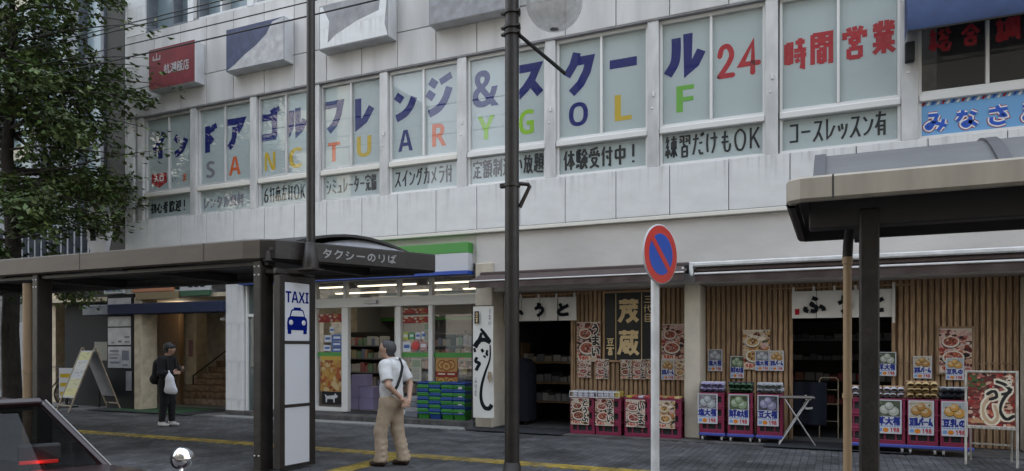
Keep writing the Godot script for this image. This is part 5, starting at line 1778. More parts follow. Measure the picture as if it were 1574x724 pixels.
	ext_part("arm", Vector3(-0.05, 0.1, -0.25), Vector3(0.05, 0.2, 0.0), M.black_board, s)
	s = thing("lime_sign", "white sign with a lime edge under the hexagon sign", "sign", Vector3(-16.75, 3.78, 0.22))
	ext_part("plate", Vector3(-0.3, -0.28, -0.06), Vector3(0.0, 0.28, 0.03), M.sign_white, s, 0.008)
	ext_part("lime_edge", Vector3(0.002, -0.28, -0.06), Vector3(0.2, 0.28, 0.028), M.lime_vinyl, s, 0.008)
	# black wall with a round white mark, and the tenants' board
	var w := thing("black_sign_wall", "tall black sign wall with a white ring mark beside the tenants' board", "sign", Vector3(-18.3, 0, -0.5))
	ext_part("panel", Vector3(-1.5, 0.02, -0.1), Vector3(0.75, 3.39, 0.0), M.black_board, w, 0.01)
	mb = MB.new()
	var ring := PackedVector2Array()
	for k in 13:
		ring.append(Vector2(0.13 * cos(k * TAU / 16 + 0.6), 0.15 * sin(k * TAU / 16 + 0.6)))
	mb.ribbon(ring, 0.05, 0.0)
	mb.ribbon(PackedVector2Array([Vector2(0.0, 0.0), Vector2(0.13, 0.0), Vector2(0.13, 0.08)]), 0.05, 0.0002)
	part("ring_mark", mb.done(), M.sign_white, w, Vector3(0.52, 1.92, 0.003))
	ext_part("print", Vector3(0.4, 1.58, 0.001), Vector3(0.62, 1.66, 0.004), M.grey_vinyl, w)
	var d := thing("tenants_board", "stack of white tenant panels on a black stand by the entrance", "sign", Vector3(-16.95, 0, -0.05))
	ext_part("stand", Vector3(-0.5, 0.02, -0.14), Vector3(0.52, 3.0, -0.02), M.black_board, d, 0.01)
	var ys := [[2.64, 2.90], [2.16, 2.42], [1.68, 2.13], [1.08, 1.64]]
	for k in 4:
		ext_part("panel", Vector3(-0.44, ys[k][0], -0.019), Vector3(0.42, ys[k][1], 0.0), M.board_dirty, d, 0.004)
	for q in [[-0.3, 1.72, 0.1, 0.04], [-0.05, 1.74, 0.14, 0.06], [0.2, 1.86, 0.18, 0.05], [0.2, 1.74, 0.18, 0.04], [-0.36, 1.5, 0.34, 0.05], [-0.36, 1.32, 0.3, 0.04], [-0.36, 1.2, 0.36, 0.05], [0.1, 1.28, 0.26, 0.26], [0.12, 1.14, 0.2, 0.04], [-0.38, 1.42, 0.36, 0.02]]:
		ext_part("print", Vector3(q[0], q[1], 0.001), Vector3(q[0] + q[2], q[1] + q[3], 0.003), M.grey_vinyl, d)
	ext_part("small_notice", Vector3(0.24, 0.5, -0.019), Vector3(0.44, 1.0, -0.005), M.board_grey, d)
	# doormat
	var m := thing("doormat", "green doormat with dark edges in front of the stair entrance", "mat", Vector3(-15.6, 0.016, -0.35), 0.0)
	ext_part("edge", Vector3(-1.9, 0.0, -0.75), Vector3(1.7, 0.014, 0.85), M.mat_black, m, 0.005)
	ext_part("pile", Vector3(-1.3, 0.0145, -0.62), Vector3(1.2, 0.022, 0.74), M.mat_green, m, 0.005)
	# mats of the tofu shop
	m = thing("doormat", "black rubber mat in front of the left doorway of the tofu shop", "mat", Vector3(-5.45, 0.019, 0.15), 0.0, "black mats of the tofu shop")
	ext_part("pile", Vector3(-0.95, 0, -0.55), Vector3(0.9, 0.012, 0.35), M.mat_black, m, 0.004)
	m = thing("doormat", "black rubber mat under the folding stool at the right doorway", "mat", Vector3(0.0, 0.019, 0.15), 0.0, "black mats of the tofu shop")
	ext_part("pile", Vector3(-1.05, 0, -0.5), Vector3(1.0, 0.012, 0.40), M.mat_black, m, 0.004)


# ------------------------------------------------------------------ boxes and signs on the white front
func facade_signs() -> void:
	var b := thing("sign_box", "red sign box with faded white writing on the white wall", "sign", Vector3(-14.65, 8.44, 0.0))
	ext_part("box", Vector3(-0.78, -0.5, 0.001), Vector3(0.78, 0.5, 0.29), M.board_side, b, 0.01)
	ext_part("face", Vector3(-0.77, -0.485, 0.291), Vector3(0.77, 0.495, 0.30), M.board_red, b)
	part("lettering", lettering("杭湖飯店", 0.86, 0.25, 0.026), M.board_dirty, b, Vector3(0.18, -0.05, 0.303))
	part("lettering", lettering("山", 0.3, 0.18, 0.03) if SIGNS.has("山") else lettering("日田", 0.30, 0.17, 0.026), M.board_dirty, b, Vector3(-0.5, 0.30, 0.303))
	var c := thing("sign_box", "blank sign box with a torn navy and grey face right of the red one", "sign", Vector3(-12.01, 8.49, 0.0))
	ext_part("box", Vector3(-0.87, -0.49, 0.001), Vector3(0.87, 0.49, 0.29), M.board_side, c, 0.01)
	ext_part("face", Vector3(-0.86, -0.48, 0.291), Vector3(0.86, 0.48, 0.297), M.board_navy, c)
	var mb := MB.new()
	mb.prism(PackedVector2Array([Vector2(-0.84, -0.47), Vector2(0.85, -0.47), Vector2(0.85, 0.47), Vector2(0.52, 0.42), Vector2(0.35, 0.18), Vector2(0.05, -0.02), Vector2(-0.3, -0.18), Vector2(-0.6, -0.36)]), Transform3D(Basis.IDENTITY, Vector3(0, 0, 0.2972)), 0.004)
	part("torn_sheet", mb.done(), M.board_dirty, c)
	var d := thing("sign_box", "blank sign box with a torn grey and white face left of the brown lamp post", "sign", Vector3(-9.29, 8.52, 0.0))
	ext_part("box", Vector3(-0.90, -0.48, 0.001), Vector3(0.90, 0.48, 0.29), M.board_side, d, 0.01)
	ext_part("face", Vector3(-0.89, -0.47, 0.291), Vector3(0.89, 0.47, 0.297), M.board_grey, d)
	mb = MB.new()
	mb.prism(PackedVector2Array([Vector2(-0.86, -0.45), Vector2(0.87, -0.45), Vector2(0.80, -0.20), Vector2(0.87, 0.45), Vector2(0.70, 0.45), Vector2(0.66, 0.1), Vector2(0.1, -0.02), Vector2(-0.45, -0.22), Vector2(-0.66, -0.36), Vector2(-0.62, 0.1), Vector2(-0.80, 0.44), Vector2(-0.87, 0.44)]), Transform3D(Basis.IDENTITY, Vector3(0, 0, 0.2972)), 0.004)
	part("torn_sheet", mb.done(), M.panel0, d)
	var e := thing("sign_box", "plain grey sign box behind the top of the brown lamp post", "sign", Vector3(-6.5, 8.56, 0.0))
	ext_part("box", Vector3(-0.94, -0.48, 0.001), Vector3(0.94, 0.48, 0.29), M.board_side, e, 0.01)
	ext_part("face", Vector3(-0.93, -0.47, 0.291), Vector3(0.93, 0.47, 0.297), M.board_grey, e)
	# blue window awning and the blue printed board at the right
	var a := thing("window_awning", "dark blue cloth awning over the unfilmed window at top right", "awning", Vector3(1.97, 6.45, 0.0))
	mb = MB.new()
	var prof := [Vector2(0.0, 0.62), Vector2(0.25, 0.52), Vector2(0.42, 0.30), Vector2(0.50, 0.0), Vector2(0.50, -0.10)]
	mb.smooth(1)
	for i in prof.size() - 1:
		var p: Vector2 = prof[i]
		var q: Vector2 = prof[i + 1]
		mb.quad(Vector3(-0.98, q.y, q.x), Vector3(3.3, q.y, q.x), Vector3(3.3, p.y, p.x), Vector3(-0.98, p.y, p.x))
	mb.smooth(-1)
	for x in [-0.98, 3.3]:
		var pts := [Vector3(x, -0.10, 0)]
		for p in prof:
			pts.append(Vector3(x, p.y, p.x))
		for i in range(1, pts.size() - 1):
			mb.tri(pts[0], pts[i + 1], pts[i])
	part("cloth", mb.done(), M.awning_blue, a)
	ext_part("rail", Vector3(-0.98, -0.12, 0.47), Vector3(3.3, -0.095, 0.495), M.brown_steel, a)
	ext_part("motor", Vector3(-0.98, -0.42, 0.0), Vector3(-0.85, -0.12, 0.12), M.black_board, a, 0.01)
	var s := thing("blue_board", "pale blue board with dark blue white-edged writing and a barber striped top edge", "sign", Vector3(2.15, 5.16, -0.125))
	ext_part("board", Vector3(-0.93, -0.26, -0.01), Vector3(0.93, 0.27, 0.0), mat("sky_board", lin(0.14, 0.33, 0.58), 0.5), s)
	for k in 28:
		var x := -0.92 + k * 0.066
		var ps := MB.new()
		ps.prism(PackedVector2Array([Vector2(x, 0.215), Vector2(x + 0.034, 0.215), Vector2(x + 0.064, 0.268), Vector2(x + 0.03, 0.268)]), Transform3D(Basis.IDENTITY, Vector3(0, 0, 0.0)), 0.003 + (k % 4) * 0.0001)
		part("stripe", ps.done(), M.white_vinyl if k % 2 else (M.red_vinyl if k % 4 == 0 else M.sign_blue), s)
	for q in [["み", -0.74], ["な", -0.34], ["さ", 0.07], ["ま", 0.48]]:
		for l in [[0.115, 0.003, "red_vinyl"], [0.092, 0.0085, "white_vinyl"], [0.050, 0.014, "sign_blue"]]:
			mb = MB.new()
			write_mb(mb, q[0], Vector2.ZERO, 0.30, 0.29, l[0])
			part("letter_layer", mb.done(), M[l[2]], s, Vector3(q[1] + 0.02, -0.05, l[1]))


# ------------------------------------------------------------------ taxi shelters
func fascia(path: Array, y0: float, y1: float, t: float) -> Mesh:
	# upright band along a path in plan, thickness to the right-hand side of its direction
	var mb := MB.new()
	var n := path.size()
	var inn := []
	for i in n:
		var p: Vector2 = path[i]
		var d0: Vector2 = (p - path[i - 1]).normalized() if i > 0 else (path[1] - p).normalized()
		var d1: Vector2 = (path[i + 1] - p).normalized() if i < n - 1 else d0
		var b := (d0 + d1).normalized()
		inn.append(p + Vector2(b.y, -b.x) * t / maxf(b.dot(d0), 0.3))
	for i in n - 1:
		var a: Vector2 = path[i]
		var b: Vector2 = path[i + 1]
		var c: Vector2 = inn[i + 1]
		var d: Vector2 = inn[i]
		var cen := Vector3((a.x + c.x) / 2, (y0 + y1) / 2, (a.y + c.y) / 2)
		var V := func(q: Vector2, y: float) -> Vector3: return Vector3(q.x, y, q.y)
		var e := 0.02
		mb.out([V.call(a, y0 + e), V.call(b, y0 + e), V.call(b, y1 - e), V.call(a, y1 - e)], cen)
		var ai := a.lerp(d, 0.35)
		var bi := b.lerp(c, 0.35)
		mb.out([V.call(a, y1 - e), V.call(b, y1 - e), V.call(bi, y1), V.call(ai, y1)], cen)
		mb.out([V.call(ai, y1), V.call(bi, y1), V.call(c, y1), V.call(d, y1)], cen)
		mb.out([V.call(a, y0 + e), V.call(b, y0 + e), V.call(bi, y0), V.call(ai, y0)], cen)
		mb.out([V.call(ai, y0), V.call(bi, y0), V.call(c, y0), V.call(d, y0)], cen)
		mb.out([V.call(d, y0), V.call(c, y0), V.call(c, y1), V.call(d, y1)], cen)
	return mb.done()


func vault(front: Array, back: Array, rise: float, y: float, t: float) -> Mesh:
	# curved roof sheet between two edge lines (arrays of Vector2 in plan)
	var mb := MB.new()
	mb.smooth(1)
	var n := 12
	for i in front.size() - 1:
		for k in n:
			var P := func(a: Vector2, b: Vector2, s: float, up: float) -> Vector3:
				var q := a.lerp(b, s)
				return Vector3(q.x, y + up + rise * sin(PI * s), q.y)
			var s0 := float(k) / n
			var s1 := float(k + 1) / n
			mb.quad(P.call(front[i], back[i], s0, t), P.call(front[i + 1], back[i + 1], s0, t), P.call(front[i + 1], back[i + 1], s1, t), P.call(front[i], back[i], s1, t))
			mb.quad(P.call(front[i + 1], back[i + 1], s0, 0), P.call(front[i], back[i], s0, 0), P.call(front[i], back[i], s1, 0), P.call(front[i + 1], back[i + 1], s1, 0))
	mb.smooth(-1)
	for e in [0, front.size() - 1]:
		for k in n:
			var a: Vector2 = (front[e] as Vector2).lerp(back[e], float(k) / n)
			var b: Vector2 = (front[e] as Vector2).lerp(back[e], float(k + 1) / n)
			var r0 := rise * sin(PI * k / n)
			var r1 := rise * sin(PI * (k + 1) / n)
			mb.quad(Vector3(a.x, y + r0, a.y), Vector3(b.x, y + r1, b.y), Vector3(b.x, y + r1 + t, b.y), Vector3(a.x, y + r0 + t, a.y))
	return mb.done()


func taxi_shelters() -> void:
	# left shelter: long roof parallel to the shops, its right end cut at a slant and lettered
	var s := thing("taxi_shelter", "long brown taxi shelter on the left with lettering on the end of its roof", "shelter", Vector3.ZERO)
	var path := [Vector2(-21.5, 3.3), Vector2(-21.5, 5.68)]
	var corner := [Vector2(-7.0, 5.68), Vector2(-6.75, 5.64), Vector2(-6.58, 5.54), Vector2(-6.47, 5.38), Vector2(-6.38, 5.18)]
	path.append_array(corner)
	path.append_array([Vector2(-5.47, 3.38), Vector2(-5.55, 3.26), Vector2(-21.5, 3.3)])
	part("fascia_front", fascia(path.slice(0, 4), 2.74, 3.01, 0.07), M.bronze_fascia, s)
	part("fascia_end", fascia(path.slice(3, 8), 2.74, 3.01, 0.07), M.brown_steel, s)
	part("fascia_end_tip", fascia(path.slice(7, 10), 2.74, 2.99, 0.07), M.brown_steel, s)
	part("roof", vault([Vector2(-21.4, 5.58), Vector2(-6.6, 5.40)], [Vector2(-21.4, 3.4), Vector2(-5.7, 3.42)], 0.23, 2.93, 0.035), M.shelter_dark, s)
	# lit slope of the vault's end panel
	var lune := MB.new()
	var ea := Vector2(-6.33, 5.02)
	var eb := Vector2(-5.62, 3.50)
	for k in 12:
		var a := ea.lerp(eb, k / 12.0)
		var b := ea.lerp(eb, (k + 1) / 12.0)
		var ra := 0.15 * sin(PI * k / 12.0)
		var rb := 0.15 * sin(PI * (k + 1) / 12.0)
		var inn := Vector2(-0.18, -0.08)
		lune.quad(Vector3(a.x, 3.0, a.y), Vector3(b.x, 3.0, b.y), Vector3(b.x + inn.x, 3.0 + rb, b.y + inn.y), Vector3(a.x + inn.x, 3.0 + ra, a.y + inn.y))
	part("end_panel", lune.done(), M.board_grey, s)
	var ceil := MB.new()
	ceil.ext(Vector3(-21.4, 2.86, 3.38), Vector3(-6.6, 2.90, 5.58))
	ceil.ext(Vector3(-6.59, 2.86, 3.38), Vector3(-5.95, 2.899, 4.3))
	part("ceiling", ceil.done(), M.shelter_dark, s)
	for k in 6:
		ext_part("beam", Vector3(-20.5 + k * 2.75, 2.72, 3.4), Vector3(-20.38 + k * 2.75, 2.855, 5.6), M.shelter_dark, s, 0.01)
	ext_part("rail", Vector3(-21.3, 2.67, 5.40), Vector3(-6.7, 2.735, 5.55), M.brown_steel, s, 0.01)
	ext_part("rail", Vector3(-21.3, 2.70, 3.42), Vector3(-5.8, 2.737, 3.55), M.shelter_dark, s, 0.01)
	for x in [-20.4, -15.9, -11.36, -6.84]:
		ext_part("post", Vector3(x - 0.065, -0.02, 5.36), Vector3(x + 0.065, 2.74, 5.60), M.brown_steel, s, 0.012)
		ext_part("base_plate", Vector3(x - 0.13, -0.01, 5.30), Vector3(x + 0.13, 0.012, 5.66), M.brown_steel, s)
	for x in [-20.4]:
		ext_part("back_post", Vector3(x - 0.05, -0.02, 3.44), Vector3(x + 0.05, 2.62, 3.54), M.brown_steel, s, 0.01)
	var up := Vector3.UP
	var xa := Vector3(0.91, 0, -1.80).normalized()
	var za := Vector3(1.80, 0, 0.91).normalized()
	var lt := part("lettering", lettering("タクシーのりば", 1.13, 0.125, 0.019), M.dull_letter, s)
	var mid := Vector3(-6.38, 0, 5.18).lerp(Vector3(-5.47, 0, 3.38), 0.39)
	lt.transform = Transform3D(Basis(xa, up, za), Vector3(mid.x, 2.875, mid.z) + za * 0.004)
	for k in 6:
		ext_part("seam", Vector3(-20.2 + k * 2.5, 2.742, 5.676), Vector3(-20.188 + k * 2.5, 3.0, 5.683), M.shelter_dark, s)
	var bolts := MB.new()
	for x in [-11.36, -6.84]:
		for y in [0.2, 2.55, 2.66]:
			for q in [-0.035, 0.035]:
				bolts.lathe([Vector2(0.012, 0.0), Vector2(0.009, 0.008), Vector2(0, 0.008)], Vector3(x + q, y, 5.60), 6, Basis(Vector3.RIGHT, Vector3.BACK, Vector3.DOWN))
	part("bolt", bolts.done(), M.steel, s)
	# tan pipe beside the left post
	var mb := MB.new()
	mb.tube([Vector3(-11.62, 0.0, 5.52), Vector3(-11.62, 2.62, 5.52)], 0.09, 14)
	mb.tube([Vector3(-11.62, 1.2, 5.52), Vector3(-11.62, 1.26, 5.52)], 0.098, 14)
	var tp := thing("drain_pipe", "thick tan drain pipe beside the left post of the left taxi shelter", "pipe", Vector3.ZERO)
	part("pipe", mb.done(), M.dim_tan, tp)
	# the lit-up style sign: three white panels in a dark frame
	var t := thing("taxi_sign", "tall dark framed taxi sign with three white panels at the end of the left shelter", "sign", Vector3(-6.52, 0.0, 5.24), PI / 2 - 0.10)
	ext_part("frame", Vector3(-0.31, 0.03, -0.06), Vector3(-0.222, 2.55, 0.06), M.brown_steel, t, 0.008)
	ext_part("frame", Vector3(0.21, 0.03, -0.06), Vector3(0.31, 2.55, 0.06), M.brown_steel, t, 0.008)
	ext_part("frame", Vector3(-0.221, 2.46, -0.06), Vector3(0.209, 2.55, 0.058), M.brown_steel, t, 0.006)
	ext_part("frame", Vector3(-0.221, 1.655, -0.06), Vector3(0.209, 1.695, 0.058), M.brown_steel, t, 0.006)
	ext_part("frame", Vector3(-0.221, 0.825, -0.06), Vector3(0.209, 0.865, 0.058), M.brown_steel, t, 0.006)
	ext_part("frame", Vector3(-0.221, 0.03, -0.06), Vector3(0.209, 0.075, 0.058), M.brown_steel, t, 0.006)
	for q in [[1.696, 2.459], [0.866, 1.654], [0.076, 0.824]]:
		ext_part("white_panel", Vector3(-0.221, q[0], -0.05), Vector3(0.209, q[1], 0.045), M.sign_white, t)
	part("lettering", roman("TAXI", 0.40, 0.15), M.navy, t, Vector3(-0.005, 2.27, 0.048))
	var car_ := MB.new()
	car_.prism(PackedVector2Array([Vector2(-0.17, -0.10), Vector2(0.17, -0.10), Vector2(0.175, 0.0), Vector2(0.16, 0.06), Vector2(0.135, 0.075), Vector2(0.11, 0.155), Vector2(0.085, 0.175), Vector2(0.06, 0.178), Vector2(0.06, 0.20), Vector2(-0.06, 0.20), Vector2(-0.06, 0.178), Vector2(-0.085, 0.175), Vector2(-0.11, 0.155), Vector2(-0.135, 0.075), Vector2(-0.16, 0.06), Vector2(-0.175, 0.0)]), Transform3D(), 0.002)
	for x in [-0.135, 0.135]:
		car_.ext(Vector3(x - 0.03, -0.15, 0.0), Vector3(x + 0.03, -0.095, 0.0022))
	part("car_picture", car_.done(), M.navy, t, Vector3(-0.005, 1.935, 0.0465))
	var win := MB.new()
	win.prism(PackedVector2Array([Vector2(-0.115, 0.085), Vector2(0.115, 0.085), Vector2(0.09, 0.15), Vector2(0.07, 0.158), Vector2(-0.07, 0.158), Vector2(-0.09, 0.15)]), Transform3D(), 0.001)
	for x in [-0.11, 0.11]:
		win.lathe([Vector2(0.035, 0.0), Vector2(0.034, 0.001), Vector2(0, 0.001)], Vector3(x, 0.0, 0), 14, Basis(Vector3.RIGHT, Vector3.BACK, Vector3.DOWN))
	part("car_picture_window", win.done(), M.sign_white, t, Vector3(-0.005, 1.935, 0.049))
	var br := MB.new()
	br.tube([Vector3(-0.34, 2.60, 0), Vector3(-0.1, 2.60, 0), Vector3(0.12, 2.64, 0), Vector3(0.24, 2.72, 0)], 0.035, 8)
	br.ext(Vector3(-0.33, 2.552, -0.05), Vector3(0.31, 2.59, 0.05), 0.01)
	part("bracket", br.done(), M.brown_steel, t)
	# right shelter
	var r := thing("taxi_shelter", "shelter on the right with a pale brown edge and a curved grey roof", "shelter", Vector3.ZERO)
	part("fascia_front", fascia([Vector2(-0.36, 6.5), Vector2(-0.34, 6.6), Vector2(-0.25, 6.66), Vector2(12.0, 6.66)], 2.75, 2.945, 0.07), M.right_fascia, r)
	part("fascia_end", fascia([Vector2(-0.30, 4.45), Vector2(-0.36, 4.52), Vector2(-0.36, 6.498)], 2.73, 2.93, 0.07), M.brown_steel, r)
	part("fascia_back", fascia([Vector2(12.0, 4.45), Vector2(-0.299, 4.45)], 2.73, 2.93, 0.07), M.shelter_dark, r)
	part("roof", vault([Vector2(-0.15, 6.5), Vector2(12.0, 6.5)], [Vector2(-0.15, 4.6), Vector2(12.0, 4.6)], 0.40, 2.90, 0.03), M.shelter_roof, r)
	for k in 9:
		part("roof_rib", vault([Vector2(-0.16 + k * 1.25, 6.52), Vector2(-0.07 + k * 1.25, 6.52)], [Vector2(-0.16 + k * 1.25, 4.58), Vector2(-0.07 + k * 1.25, 4.58)], 0.40, 2.915, 0.035), M.roof_rib, r)
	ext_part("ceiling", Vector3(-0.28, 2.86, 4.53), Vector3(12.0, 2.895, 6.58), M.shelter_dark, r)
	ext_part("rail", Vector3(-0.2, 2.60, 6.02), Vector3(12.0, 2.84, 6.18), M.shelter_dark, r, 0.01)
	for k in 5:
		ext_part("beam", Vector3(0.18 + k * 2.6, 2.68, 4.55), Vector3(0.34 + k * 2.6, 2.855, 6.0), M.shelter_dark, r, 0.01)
	for k in 5:
		ext_part("seam", Vector3(-0.02 + k * 2.5, 2.755, 6.656), Vector3(-0.008 + k * 2.5, 2.94, 6.663), M.shelter_dark, r)
	for x in [0.257, 4.6, 9.0]:
		ext_part("post", Vector3(x - 0.073, -0.02, 5.98), Vector3(x + 0.073, 2.74, 6.2), M.brown_steel, r, 0.012)
		ext_part("base_plate", Vector3(x - 0.14, -0.01, 5.9), Vector3(x + 0.14, 0.012, 6.28), M.brown_steel, r)
	mb = MB.new()
	mb.tube([Vector3(0.10, 0.0, 5.75), Vector3(0.10, 2.42, 5.75)], 0.036, 14)
	mb.tube([Vector3(0.10, 1.16, 5.75), Vector3(0.10, 1.20, 5.75)], 0.044, 14)
	mb.tube([Vector3(0.10, 2.34, 5.75), Vector3(0.10, 2.40, 5.75)], 0.044, 14)
	var dp := thing("drain_pipe", "slim tan drain pipe left of the post of the right shelter", "pipe", Vector3.ZERO)
	part("pipe", mb.done(), M.tan_pipe, dp)
	mb = MB.new()
	mb.tube([Vector3(0.10, 2.40, 5.75), Vector3(0.105, 2.52, 5.78), Vector3(0.12, 2.64, 5.9), Vector3(0.14, 2.86, 6.1)], 0.042, 12)
	part("elbow", mb.done(), M.brown_steel, dp)


# ------------------------------------------------------------------ poles and the no-parking sign
func street_furniture() -> void:
	var l := thing("lamp_post", "thick brown lamp post with a round milky globe, in the middle of the view", "lamp post", Vector3(-3.62, 0, 4.68))
	var mb := MB.new()
	mb.tube([Vector3(0, -0.02, 0), Vector3(0, 2.6, 0), Vector3(0, 5.4, 0), Vector3(0, 6.5, 0)], [0.092, 0.088, 0.086, 0.082], 20)
	part("pole", mb.done(), M.brown_steel, l)
	mb = MB.new()
	mb.lathe([Vector2(0.20, 0.0), Vector2(0.19, 0.03), Vector2(0.12, 0.05), Vector2(0.10, 0.2), Vector2(0.092, 0.2)], Vector3.ZERO, 20)
	part("foot", mb.done(), M.brown_steel, l)
	for y in [5.44, 5.52, 5.70]:
		mb = MB.new()
		mb.tube([Vector3(0, y, 0), Vector3(0, y + 0.03, 0)], 0.108, 20)
		mb.box(Vector3(0.10, y + 0.015, 0.05), Vector3(0.06, 0.035, 0.04), 0.006)
		mb.box(Vector3(-0.10, y + 0.015, 0.03), Vector3(0.06, 0.035, 0.04), 0.006)
		part("clamp", mb.done(), M.brown_steel, l)
	mb = MB.new()
	mb.tube([Vector3(0.06, 5.47, -0.05), Vector3(0.60, 4.97, -0.27)], 0.024, 8)
	part("stay_rod", mb.done(), M.black_board, l)
	mb = MB.new()
	mb.tube([Vector3(0, 3.58, 0), Vector3(0, 3.62, 0)], 0.105, 20)
	mb.box(Vector3(-0.11, 3.60, 0.02), Vector3(0.08, 0.06, 0.06), 0.01)
	mb.tube([Vector3(0.05, 3.62, 0), Vector3(0.185, 3.61, -0.07), Vector3(0.20, 3.58, -0.08), Vector3(0.09, 3.33, -0.03)], 0.026, 8)
	part("bracket", mb.done(), M.brown_steel, l)
	mb = MB.new()
	mb.tube([Vector3(0, 6.45, 0), Vector3(0.2, 6.52, -0.09), Vector3(0.47, 6.45, -0.21), Vector3(0.474, 6.22, -0.215)], 0.03, 10)
	part("arm", mb.done(), M.brown_steel, l)
	mb = MB.new()
	var prof := []
	for k in 17:
		var a := -PI / 2 + PI * k / 16
		prof.append(Vector2(maxf(0.35 * cos(a), 0.0), 0.35 * sin(a)))
	prof[0].x = 0.0
	prof[-1].x = 0.0
	mb.lathe(prof, Vector3(0.474, 5.86, -0.215), 28)
	var gm := mat("globe", lin(0.75, 0.75, 0.74, 0.5), 0.3, 0, "stain", Vector3.ONE * 1.2)
	gm.transparency = BaseMaterial3D.TRANSPARENCY_ALPHA
	part("globe", mb.done(), gm, l)
	mb = MB.new()
	mb.lathe([Vector2(0.0, 0.0), Vector2(0.05, 0.004), Vector2(0.06, 0.006)], Vector3(0.474, 5.512, -0.215), 16)
	part("grime_cap", mb.done(), M.board_grey, l)
	# slim pole at the end of the left shelter
	var p := thing("slim_pole", "slim dark pole rising from a bracket at the end of the left taxi shelter", "pole", Vector3(-6.25, 0, 5.25))
	mb = MB.new()
	mb.tube([Vector3(0, 2.64, 0), Vector3(0, 2.7, 0), Vector3(0, 12, 0)], [0.06, 0.057, 0.05], 16)
	part("shaft", mb.done(), M.brown_steel, p)
	mb = MB.new()
	mb.lathe([Vector2(0.11, 2.64), Vector2(0.105, 2.72), Vector2(0.065, 2.98), Vector2(0.06, 2.98)], Vector3.ZERO, 16)
	part("sleeve", mb.done(), M.brown_steel, p)
	mb = MB.new()
	mb.box(Vector3(0, 2.625, 0), Vector3(0.24, 0.03, 0.24), 0.006)
	mb.bar(Vector3(0.0, 2.60, 0.0), Vector3(-0.53, 2.60, 0.25), 0.08, 0.07, 0.01)
	mb.bar(Vector3(0.0, 2.60, 0.0), Vector3(-0.25, 2.60, -0.10), 0.08, 0.07, 0.01)
	part("bracket", mb.done(), M.brown_steel, p)
	# no parking sign
	var n := thing("no_parking_sign", "round blue and red no parking sign on a white pole", "traffic sign", Vector3(-1.66, 0, 5.5))
	mb = MB.new()
	mb.tube([Vector3(0, -0.02, 0), Vector3(0, 2.78, 0)], 0.043, 18)
	part("pole", mb.done(), M.white_paint, n)
	var nz := Vector3(0.934, 0, 0.358)
	var nx := Vector3.UP.cross(nz)
	var bas := Basis(nx, nz, nx.cross(nz))
	var c := Vector3(0, 2.543, 0) + nz * 0.065
	# layers from the back: metal, white rim, red ring, blue face, red bar
	mb = MB.new()
	mb.lathe([Vector2(0, -0.012), Vector2(0.298, -0.012), Vector2(0.302, 0.0), Vector2(0.298, 0.004), Vector2(0, 0.004)], c, 48, bas)
	part("plate", mb.done(), M.sign_white, n)
	mb = MB.new()
	mb.lathe([Vector2(0.289, 0.0052), Vector2(0.0, 0.0052)], c, 48, bas)
	part("red_ring", mb.done(), M.sign_red, n)
	mb = MB.new()
	mb.lathe([Vector2(0.208, 0.0064), Vector2(0.0, 0.0064)], c, 48, bas)
	part("blue_face", mb.done(), M.sign_blue, n)
	mb = MB.new()
	var hb := Basis(nx, Vector3.UP, nz)
	mb.box(c + nz * 0.0072, Vector3(0.42, 0.062, 0.0012), 0.0, hb * Basis(Vector3(0, 0, 1), -PI / 4))
	part("red_bar", mb.done(), M.sign_red, n)
	mb = MB.new()
	for y in [2.40, 2.68]:
		mb.tube([Vector3(0, y - 0.015, 0), Vector3(0, y + 0.015, 0)], 0.052, 16)
		mb.bar(Vector3(0, y, 0), Vector3(0, y, 0) + nz * 0.055, 0.05, 0.03)
	part("clip", mb.done(), M.steel, n)


# ------------------------------------------------------------------ goods in front of the tofu shop
func crate_mesh() -> Mesh:
	if mesh_cache.has("crate"):
		return mesh_cache["crate"]
	# open plastic crate 0.42 x 0.235 x 0.36 with slots in its sides
	var mb := MB.new()
	var w := 0.2
	var d := 0.18
	var h := 0.232
	mb.ext(Vector3(-w, 0.0, -d), Vector3(w, 0.012, d))
	for sx in [-1.0, 1.0]:
		for sz in [-1.0, 1.0]:
			mb.box(Vector3(sx * (w - 0.022), h / 2, sz * (d - 0.022)), Vector3(0.044, h, 0.044), 0.006)
	for sz in [-1.0, 1.0]:
		var z: float = sz * (d - 0.01)
		for q in [[0.0, 0.06], [0.168, h - 0.001]]:
			mb.box(Vector3(0, (q[0] + q[1]) / 2, z), Vector3(2 * w - 0.08, q[1] - q[0], 0.018), 0.004)
		mb.box(Vector3(0, h - 0.012, sz * (d - 0.003)), Vector3(2 * w + 0.012, 0.022, 0.018), 0.004)
		for x in [-0.075, 0.075]:
			mb.box(Vector3(x, 0.114, z), Vector3(0.022, 0.106, 0.016), 0.003)
	for sx in [-1.0, 1.0]:
		var x: float = sx * (w - 0.01)
		for q in [[0.0, 0.06], [0.168, h - 0.001]]:
			mb.box(Vector3(x, (q[0] + q[1]) / 2, 0), Vector3(0.018, q[1] - q[0], 2 * d - 0.08), 0.004)
		for z in [-0.06, 0.06]:
			mb.box(Vector3(x, 0.114, z), Vector3(0.016, 0.106, 0.022), 0.003)
		mb.box(Vector3(sx * (w - 0.003), h - 0.012, 0), Vector3(0.018, 0.022, 2 * d - 0.03), 0.004)
	mesh_cache["crate"] = mb.done()
	return mesh_cache["crate"]


func crate_at(label: String, at: Vector3, group: String, wide := 1.0) -> void:
	var o := thing("plastic_crate", label, "crate", at, rng.randfn(0, 0.012), group)
	var shell := part("shell", crate_mesh(), M.crate, o)
	shell.scale.x = wide
	ext_part("contents", Vector3(-0.17 * wide, 0.014, -0.15), Vector3(0.17 * wide, 0.17, 0.15), M.dark_inside, o)


